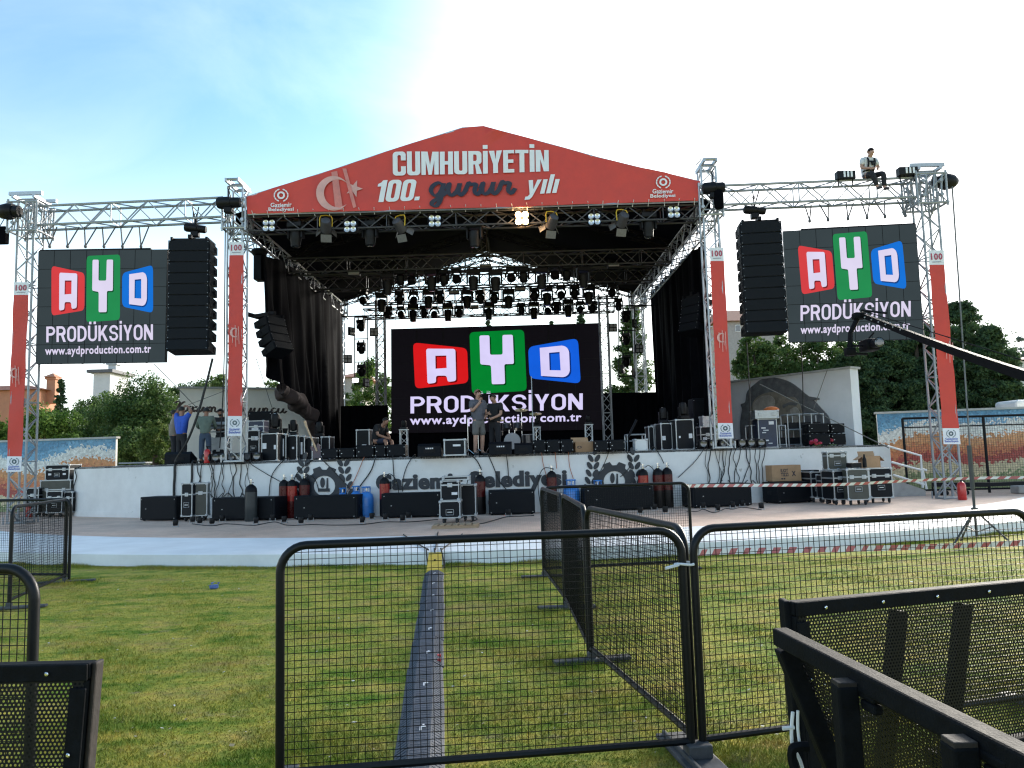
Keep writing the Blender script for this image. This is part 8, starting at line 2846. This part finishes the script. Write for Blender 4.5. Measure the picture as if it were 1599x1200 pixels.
# dark long trolley at the right tower foot
mb = MB()
a, b = W(1455, 757, 22.9), W(1545, 757, 22.3)
bar(mb, a, b, .12, .3); bar(mb, W(1542, 757, 22.4), W(1640, 753, 22.0), .1, .25)
for x in (1458, 1470, 1478, 1510):
    p = W(x, 764, 22.8); mb.lathe([(.06, -.03), (.07, 0), (.06, .03)], Vector((p.x, 22.8, PZ + .07)), 10, Matrix.Rotation(PI / 2, 3, 'Y'))
mb.tube(W(1456, 757, 22.9), Vector((W(1457, 770, 22.9).x, 22.9, PZ)), .02, 6)
single('low_trolley', mb, BLACKM, 'long low black trolley lying at the foot of the outermost right tower', 'trolley')
mb = MB(); p = G(1595, 771, PZ); mb.rbox(p + Vector((.1, 0, .12)), (.6, .4, .22), .03)
single('concrete_block', mb, mat('concrete', (.35, .34, .33)), 'grey concrete block on the plaza at the right picture edge', 'block')

# ------------------------------------------------------------------ houses
ROOFT = mat('roof_tiles', (.26, .10, .06), .8, 0, .3, 6, bump=.3, bscale=20)
def house(lbl, px0, px1, pyw, pyr, Y, dep, wallm, roofm=ROOFT, wins=(), name='house', flat_roof=False, chim=None):
    a, b = W(px0, pyw, Y), W(px1, pyw, Y)
    z1 = a.z; zr = W(px0, pyr, Y).z
    t = thing(name, lbl, 'building', Vector(((a.x + b.x) / 2, Y, 0)))
    mb = MB(); mb.box(((a.x + b.x) / 2, Y + dep / 2, z1 / 2), (b.x - a.x, dep, z1)); build('wall', mb, wallm, t)
    mb = MB(); e = .4
    if flat_roof:
        mb.box(((a.x + b.x) / 2, Y + dep / 2, z1 + .12), (b.x - a.x + .7, dep + .7, .24))
    else:
        x0, x1, y0, y1 = a.x - e, b.x + e, Y - e, Y + dep + e; rx_ = min((x1 - x0) * .3, 3)
        P = [(x0, y0, z1), (x1, y0, z1), (x1, y1, z1), (x0, y1, z1), (x0 + rx_, (y0 + y1) / 2, zr), (x1 - rx_, (y0 + y1) / 2, zr)]
        mb.add(P, [(0, 1, 5, 4), (1, 2, 5), (2, 3, 4, 5), (3, 0, 4), (3, 2, 1, 0)])
    build('roof', mb, roofm, t)
    for (x, y, w_, h_) in wins:
        p = W(x, y, Y); s_ = Y / FOC
        mb = MB(); mb.box((p.x, Y - .02, p.z), (w_ * s_, .06, h_ * s_)); f = build('window', mb, WHITEP, t)
        mb = MB(); mb.box((p.x, Y - .055, p.z), (w_ * s_ * .8, .02, h_ * s_ * .8)); build('pane', mb, GLASS, f)
    if chim:
        x0, x1, yt, yb = chim
        p0, p1 = W(x0, yt, Y), W(x1, yt, Y); zb = W(x0, yb, Y).z
        w_ = p1.x - p0.x; c = (p0.x + p1.x) / 2
        mb = MB(); mb.box((c, Y + 1.2, (p0.z + zb) / 2 - .3), (w_ * .86, w_ * .7, p0.z - zb + .6)); mb.box((c, Y + 1.2, p0.z + .08), (w_ * 1.1, w_ * .9, .18))
        mb.add([(c - w_ * .6, Y + .6, p0.z + .18), (c + w_ * .6, Y + .6, p0.z + .18), (c + w_ * .6, Y + 1.8, p0.z + .18), (c - w_ * .6, Y + 1.8, p0.z + .18), (c, Y + 1.2, p0.z + .55)], [(0, 1, 4), (1, 2, 4), (2, 3, 4), (3, 0, 4), (3, 2, 1, 0)])
        build('chimney', mb, mat('salmon_plaster', (.45, .20, .12)), t)
    return t
SALM = mat('salmon_plaster', (.45, .20, .12), .85, 0, .1, 2)
house('salmon house with a tiled roof and chimney behind the left hedge', -60, 62, 612, 602, 62, 2.5, SALM, chim=(61, 77, 591, 618))
WH = mat('pale_render', (.55, .55, .55), .85, 0, .08, 1.2)
t = house('white block-like building with a flat roof and rooftop vent behind the left hedge', 146, 172, 583, 580, 58, 2.8, WH, mat('dark_edge', (.10, .10, .11), .7), flat_roof=True)
p = W(178, 576, 59.4); mb = MB(); mb.box((p.x, 59.4, p.z - .1), (.6, .6, .7)); mb.box((p.x, 59.4, p.z + .32), (.85, .85, .1)); build('roof_vent', mb, WH, t)
house('house with a red tiled roof behind the right line array', 1120, 1216, 503, 468, 60, 10, mat('grey_render', (.36, .33, .31), .85), wins=((1152, 513, 8, 11), (1190, 513, 8, 11)))
house('low house with a red tiled roof at the right picture edge', 1574, 1640, 563, 549, 66, 8, WH, wins=((1592, 572, 8, 9),), chim=None)
house('small house with a brown roof seen between the left back towers', 532, 566, 590, 574, 62, 8, mat('grey_render', (.36, .33, .31), .85))
mb = MB(); p = W(1590, 640, 30); mb.rbox((p.x + .6, 30, p.z - .2), (2.2, 1.4, 1.1), .12); mb.rbox((p.x + .6, 30, 1.2), (2.0, 1.3, 2.0), .05)
single('white_kiosk', mb, WHITEP, 'white box-shaped kiosk top above the right mosaic wall at the picture edge', 'kiosk')

# ------------------------------------------------------------------ trees: many leaf-sized faces in clumps
def leaf_mat(name, c0, c1, c2):
    m = bpy.data.materials.new(name)
    m.use_nodes = True
    nt = m.node_tree
    b = nt.nodes['Principled BSDF']; b.inputs['Roughness'].default_value = .6; b.inputs['Specular IOR Level'].default_value = .25
    g = nt.nodes.new('ShaderNodeNewGeometry')
    tc = nt.nodes.new('ShaderNodeTexCoord'); n = nt.nodes.new('ShaderNodeTexNoise'); n.inputs['Scale'].default_value = .9; n.inputs['Detail'].default_value = 4
    nt.links.new(tc.outputs['Object'], n.inputs['Vector'])
    ad = nt.nodes.new('ShaderNodeMath'); ad.operation = 'MULTIPLY_ADD'; ad.inputs[1].default_value = .55; nt.links.new(g.outputs['Random Per Island'], ad.inputs[0])
    mu = nt.nodes.new('ShaderNodeMath'); mu.operation = 'MULTIPLY_ADD'; mu.inputs[1].default_value = 1.1; mu.inputs[2].default_value = -.33; nt.links.new(n.outputs['Fac'], mu.inputs[0])
    nt.links.new(mu.outputs[0], ad.inputs[2])
    r = nt.nodes.new('ShaderNodeValToRGB'); el = r.color_ramp.elements
    el[0].position, el[0].color = 0.05, (*c0, 1); el[1].position, el[1].color = .95, (*c2, 1); q = el.new(.5); q.color = (*c1, 1)
    nt.links.new(ad.outputs[0], r.inputs[0]); nt.links.new(r.outputs[0], b.inputs['Base Color'])
    t = nt.nodes.new('ShaderNodeBsdfTranslucent'); nt.links.new(r.outputs[0], t.inputs[0])
    mx = nt.nodes.new('ShaderNodeMixShader'); mx.inputs[0].default_value = .35
    nt.links.new(b.outputs[0], mx.inputs[1]); nt.links.new(t.outputs[0], mx.inputs[2]); nt.links.new(mx.outputs[0], nt.nodes['Material Output'].inputs[0])
    return m
LF_BUSH = leaf_mat('leaf_bush', (.034, .078, .016), (.085, .165, .028), (.18, .27, .05))
LF_DARK = leaf_mat('leaf_conifer', (.022, .048, .022), (.052, .096, .040), (.10, .165, .06))
LF_LIGHT = leaf_mat('leaf_light', (.05, .10, .02), (.12, .18, .04), (.24, .30, .09))
LF_MID = leaf_mat('leaf_mid', (.034, .07, .02), (.078, .137, .035), (.15, .22, .06))
BARK = mat('bark', (.14, .11, .085), .9, 0, .3, 8, bump=.4, bscale=20)
def leaves(name, centers, spread, n_each, size, m, parent, off, flatk=.6, droop=0.0):
    """leaf quads scattered round clump centres"""
    C = np.repeat(np.array(centers), n_each, 0)
    sp = np.repeat(np.array(spread), n_each, 0)
    N = len(C)
    d = rng.normal(size=(N, 3)); d /= np.linalg.norm(d, axis=1)[:, None]
    rr = rng.random(N)[:, None] ** .45
    p = C + d * rr * sp * np.array([1, 1, .85])
    a = rng.normal(size=(N, 3)); a /= np.linalg.norm(a, axis=1)[:, None]
    a[:, 2] -= droop; a /= np.linalg.norm(a, axis=1)[:, None]
    b = np.cross(a, d + rng.normal(size=(N, 3)) * flatk); b /= np.linalg.norm(b, axis=1)[:, None]
    s_ = (size * (0.6 + .8 * rng.random(N)))[:, None]
    V = np.stack([p - a * s_, p - b * s_ * .5, p + a * s_, p + b * s_ * .5], 1).reshape(-1, 3) - np.array(off)
    me = bpy.data.meshes.new(name)
    me.vertices.add(4 * N); me.vertices.foreach_set('co', V.ravel())
    me.loops.add(4 * N); me.loops.foreach_set('vertex_index', np.arange(4 * N))
    me.polygons.add(N); me.polygons.foreach_set('loop_start', np.arange(N) * 4)
    me.materials.append(m); me.update(calc_edges=True); me.validate()
    o = bpy.data.objects.new(name, me); COL.objects.link(o); o.parent = parent
    return o
def trunk_mb(base, top, r, limbs=5, seed=0):
    rnd = random.Random(seed); mb = MB()
    b, t_ = Vector(base), Vector(top)
    k = 6
    P = [b.lerp(t_, i / k) + Vector((rnd.uniform(-.08, .08), rnd.uniform(-.08, .08), 0)) * (i > 0) for i in range(k + 1)]
    mb.path([tuple(p) for p in P], [r * (1 - .75 * i / k) for i in range(k + 1)], 7)
    H = (t_ - b).length
    for i in range(limbs):
        p = b.lerp(t_, .35 + .5 * i / max(1, limbs)); an = rnd.uniform(0, 2 * PI); l = H * rnd.uniform(.18, .32)
        mb.path([tuple(p), tuple(p + Vector((math.cos(an) * l * .5, math.sin(an) * l * .5, l * .35))), tuple(p + Vector((math.cos(an) * l, math.sin(an) * l, l * .55)))], [r * .4, r * .25, r * .1], 5)
    return mb
def bush(lbl, px, pyt, wpx, Y, m, pyb=None, clumps=90, n_each=60, size=.10, name='tree', group=None, z0=0.0, rough=1.0):
    c = W(px, pyt, Y); rx_ = wpx * Y / FOC / 2; zt = c.z
    zb = W(px, pyb, Y).z if pyb else z0 + .8
    t = thing(name, lbl, 'tree' if name != 'shrub' else 'shrub', Vector((c.x, Y, z0)), group)
    build('trunk', trunk_mb((c.x, Y, z0), (c.x, Y, zb + (zt - zb) * .7), .10 + rx_ * .05, 5, int(px)), BARK, t)
    cz, rz_ = (zt + zb) / 2, (zt - zb) / 2
    cen, sp = [], []
    for i in range(clumps):
        d = rng.normal(size=3); d /= np.linalg.norm(d)
        q = (.35 + .65 * rng.random() ** .5) * (1 - .16 * rough * rng.random())
        cen.append((c.x + d[0] * rx_ * q, Y + d[1] * rx_ * .85 * q, cz + d[2] * rz_ * q)); sp.append([rx_ * rng.uniform(.18, .36)] * 3)
    leaves('crown', cen, sp, int(n_each * 2.2), size * .62, m, t, OFF[t.name])
    return t
def conifer(lbl, px, pyt, wpx, Y, m, clumps=110, n_each=60, size=.12, z0=0.0, zb=.6, group=None, power=.9):
    c = W(px, pyt, Y); rx_ = wpx * Y / FOC / 2; zt = c.z
    t = thing('conifer', lbl, 'tree', Vector((c.x, Y, z0)), group)
    build('trunk', trunk_mb((c.x, Y, z0), (c.x, Y, zt - .2), .12 + rx_ * .05, 0, int(px)), BARK, t)
    cen, sp = [], []
    for i in range(clumps):
        k = rng.random() ** 1.25
        z = zb + (zt - zb) * k; r = rx_ * (1 - k) ** power * rng.uniform(.45, 1.1) + .05; an = rng.uniform(0, 2 * PI)
        cen.append((c.x + r * math.cos(an), Y + r * math.sin(an), z - .25 * r)); s_ = (.06 if rx_ < 1.3 else .16) + rx_ * .2 * (1 - k * .6); sp.append([s_, s_, s_ * .7])
    for k in range(6):
        cen.append((c.x, Y, zt - .08 - k * (zt - zb) * .02)); sp.append([.06 + .03 * k] * 3)
    leaves('crown', cen, sp, int(n_each * 1.7), size * .7, m, t, OFF[t.name], droop=.25)
    return t
HG = 'trees and bushes behind the left mosaic wall'
for a in (('round bright green bush at the left picture edge behind the salmon house side', -5, 628, 70, 34, LF_BUSH, None, 70, 90, .10), ('round green bush with a bright right side behind the left mosaic wall', 72, 627, 118, 33, LF_BUSH, None, 120, 100, .10),
          ('bush topping the hedge just left of the white block building', 130, 606, 74, 42, LF_MID, None, 70, 80, .11), ('wide dark green tree in front of the white block building', 178, 612, 120, 39, LF_MID, None, 130, 100, .11),
          ('tall dark green tree left of the cream wing wall', 226, 586, 124, 37, LF_MID, None, 170, 110, .11), ('dark green tree rising over the left end of the cream wing wall', 298, 580, 92, 40, LF_MID, None, 110, 90, .11),
          ('sparse light tree above the cream wing wall beside the front left tower', 345, 582, 46, 42, LF_LIGHT, 625, 40, 45, .11), ('loose green tree above the cream wing wall left of the curtain', 418, 578, 60, 42, LF_MID, None, 45, 55, .12)):
    bush(a[0], *a[1:6], a[6], a[7], a[8], a[9], group=HG)
bush('light yellow-green shrub standing left of the cream wing wall', 243, 652, 52, 28.5, LF_LIGHT, None, 55, 60, .09, 'shrub')
bush('dark shrub at the foot of the hedge left of the cream wing wall', 205, 660, 90, 31, LF_MID, None, 80, 90, .10, 'shrub')
conifer('small pointed dark conifer behind the left hedge between the two buildings', 96, 592, 42, 58, LF_DARK, 210, 22, .14, zb=2.5)
RG = 'dense conifers behind the right mosaic wall'
for a in (('dark conifer left of the outermost right tower, lower than its neighbour', 1372, 526, 150, 36, LF_DARK, 170, 130, .11), ('broad dark conifer behind the outermost right tower', 1428, 506, 175, 37, LF_DARK, 220, 130, .11), ('tallest dark conifer right of the outermost right tower', 1497, 474, 160, 36, LF_DARK, 240, 130, .11),
          ('dark conifer at the right end of the conifer row', 1545, 512, 112, 35, LF_DARK, 170, 120, .11), ('dark conifer behind the right end of the white wing wall', 1330, 545, 110, 34, LF_DARK, 150, 120, .11)):
    conifer(*a[:6], a[6], a[7], a[8], group=RG, power=.5)
bush('rounded green bush right of the conifers above the mosaic wall', 1578, 586, 50, 36, LF_MID, None, 60, 80, .11)
bush('broad rounded dark tree mass filling the gaps behind the right conifers', 1432, 500, 250, 41, LF_DARK, 650, 260, 100, .12)
for px, pyt, w_, Y, lb in ((1175, 500, 70, 36, 'loose leafy tree with thin trunk behind the front right tower banner'), (1225, 515, 80, 37, 'loose leafy tree behind the foot of the right line array'), (1275, 520, 80, 36.5, 'loose leafy tree with thin trunks below the right screen'), (1320, 525, 70, 38, 'loose leafy tree behind the right edge of the right screen')):
    bush(lb, px, pyt, w_, Y, LF_MID, 640, 75, 65, .12, group='leafy trees behind the white wing wall')
bush('dark undergrowth of bushes behind the white wing wall', 1240, 560, 230, 39, LF_DARK, None, 150, 100, .13, 'shrub')
conifer('tall pine rising beside the right back tower behind the stage', 985, 478, 118, 42, LF_MID, 260, 70, .12, power=.75)
conifer('conifer tip showing above the middle screen left of the right back tower', 907, 484, 60, 47, LF_DARK, 200, 36, .12)
conifer('conifer tip showing above the centre of the middle screen', 762, 491, 46, 50, LF_DARK, 160, 36, .12)
conifer('low conifer tip just above the middle screen right of centre', 862, 502, 36, 52, LF_DARK, 90, 50, .13)
bush('green tree seen between the left back towers', 585, 548, 74, 44, LF_BUSH, None, 80, 90, .12)
bush('dark bush between the far back corner tower and the curtain on the left', 545, 590, 50, 46, LF_MID, None, 50, 70, .12)
bush('distant hazy tree on the horizon at the right picture edge', 1588, 522, 60, 120, leaf_mat('leaf_hazed', (.10, .13, .12), (.15, .19, .16), (.20, .24, .20)), None, 70, 60, .35)  # leaf colours greyed and paled to paint in the distance haze
bush('distant dark wooded clump behind the right end of the stage', 1345, 600, 120, 48, LF_DARK, None, 90, 80, .16, 'shrub')

# ------------------------------------------------------------------ grass blades on the near lawn
N = 280000
y = 3.3 + 8.6 * rng.random(N) ** 1.7
x = (rng.random(N) * 2 - 1) * (y * .74 + .4)
rx0, rx1 = r0, r1
xr_ = r0.x + (y - r0.y) / (r1.y - r0.y) * (r1.x - r0.x)
ft = np.array([(-1.185, 3.92), (.91, 4.15), (.565, 6.22), (.515, 8.4), (.36, 10.6), (2.47, 11.05), (3.16, 4.8), (-6.55, 11.4), (-2.03, 3.3)])
k_ = rng.integers(0, len(ft), 16000)
an = (rng.random(45000) * 2 - 1) * .55
re_ = PR0 + .02 + np.abs(rng.normal(size=45000)) * .14
tx = np.concatenate([ft[k_, 0] + rng.normal(size=16000) * .22, PC.x + re_ * np.sin(an)])
ty = np.concatenate([ft[k_, 1] + rng.normal(size=16000) * .14, PC.y - re_ * np.cos(an)])
x, y = np.concatenate([x, tx]), np.concatenate([y, ty])
tall = np.concatenate([np.ones(N), np.full(len(tx), 1.9)])
xr_ = r0.x + (y - r0.y) / (r1.y - r0.y) * (r1.x - r0.x)
keep = (np.abs(x - xr_) > .155)
keep &= ((x - PC.x) ** 2 + (y - PC.y) ** 2) > (PR0 + .02) ** 2
x, y, tall = x[keep], y[keep], tall[keep]; N = len(x)
patch = np.sin(x * 2.1 + 1.3 * np.sin(y * 1.7)) * np.sin(y * 2.6 + 1.1 * np.sin(x * 1.9)) + .5 * np.sin(x * 5.3 + y * 3.1)
h = (.008 + .015 * rng.random(N)) * (1 + .8 * np.maximum(patch, -.4)) * tall
an = rng.random(N) * 2 * PI
w_ = .0022 + .0018 * rng.random(N)
lean = rng.normal(size=(N, 2)) * .55 * h[:, None]
V = np.zeros((N, 3, 3))
V[:, 0] = np.stack([x - np.cos(an) * w_, y - np.sin(an) * w_, np.zeros(N)], 1)
V[:, 1] = np.stack([x + np.cos(an) * w_, y + np.sin(an) * w_, np.zeros(N)], 1)
V[:, 2] = np.stack([x + lean[:, 0], y + lean[:, 1], h], 1)
me = bpy.data.meshes.new('grass')
me.vertices.add(3 * N); me.vertices.foreach_set('co', V.ravel())
me.loops.add(3 * N); me.loops.foreach_set('vertex_index', np.arange(3 * N))
me.polygons.add(N); me.polygons.foreach_set('loop_start', np.arange(N) * 3)
me.materials.append(LAWN); me.update(calc_edges=True)
o = bpy.data.objects.new('grass', me); COL.objects.link(o); o['kind'] = 'stuff'
tag(o, 'short worn grass, green in patches and straw-coloured elsewhere', 'grass')
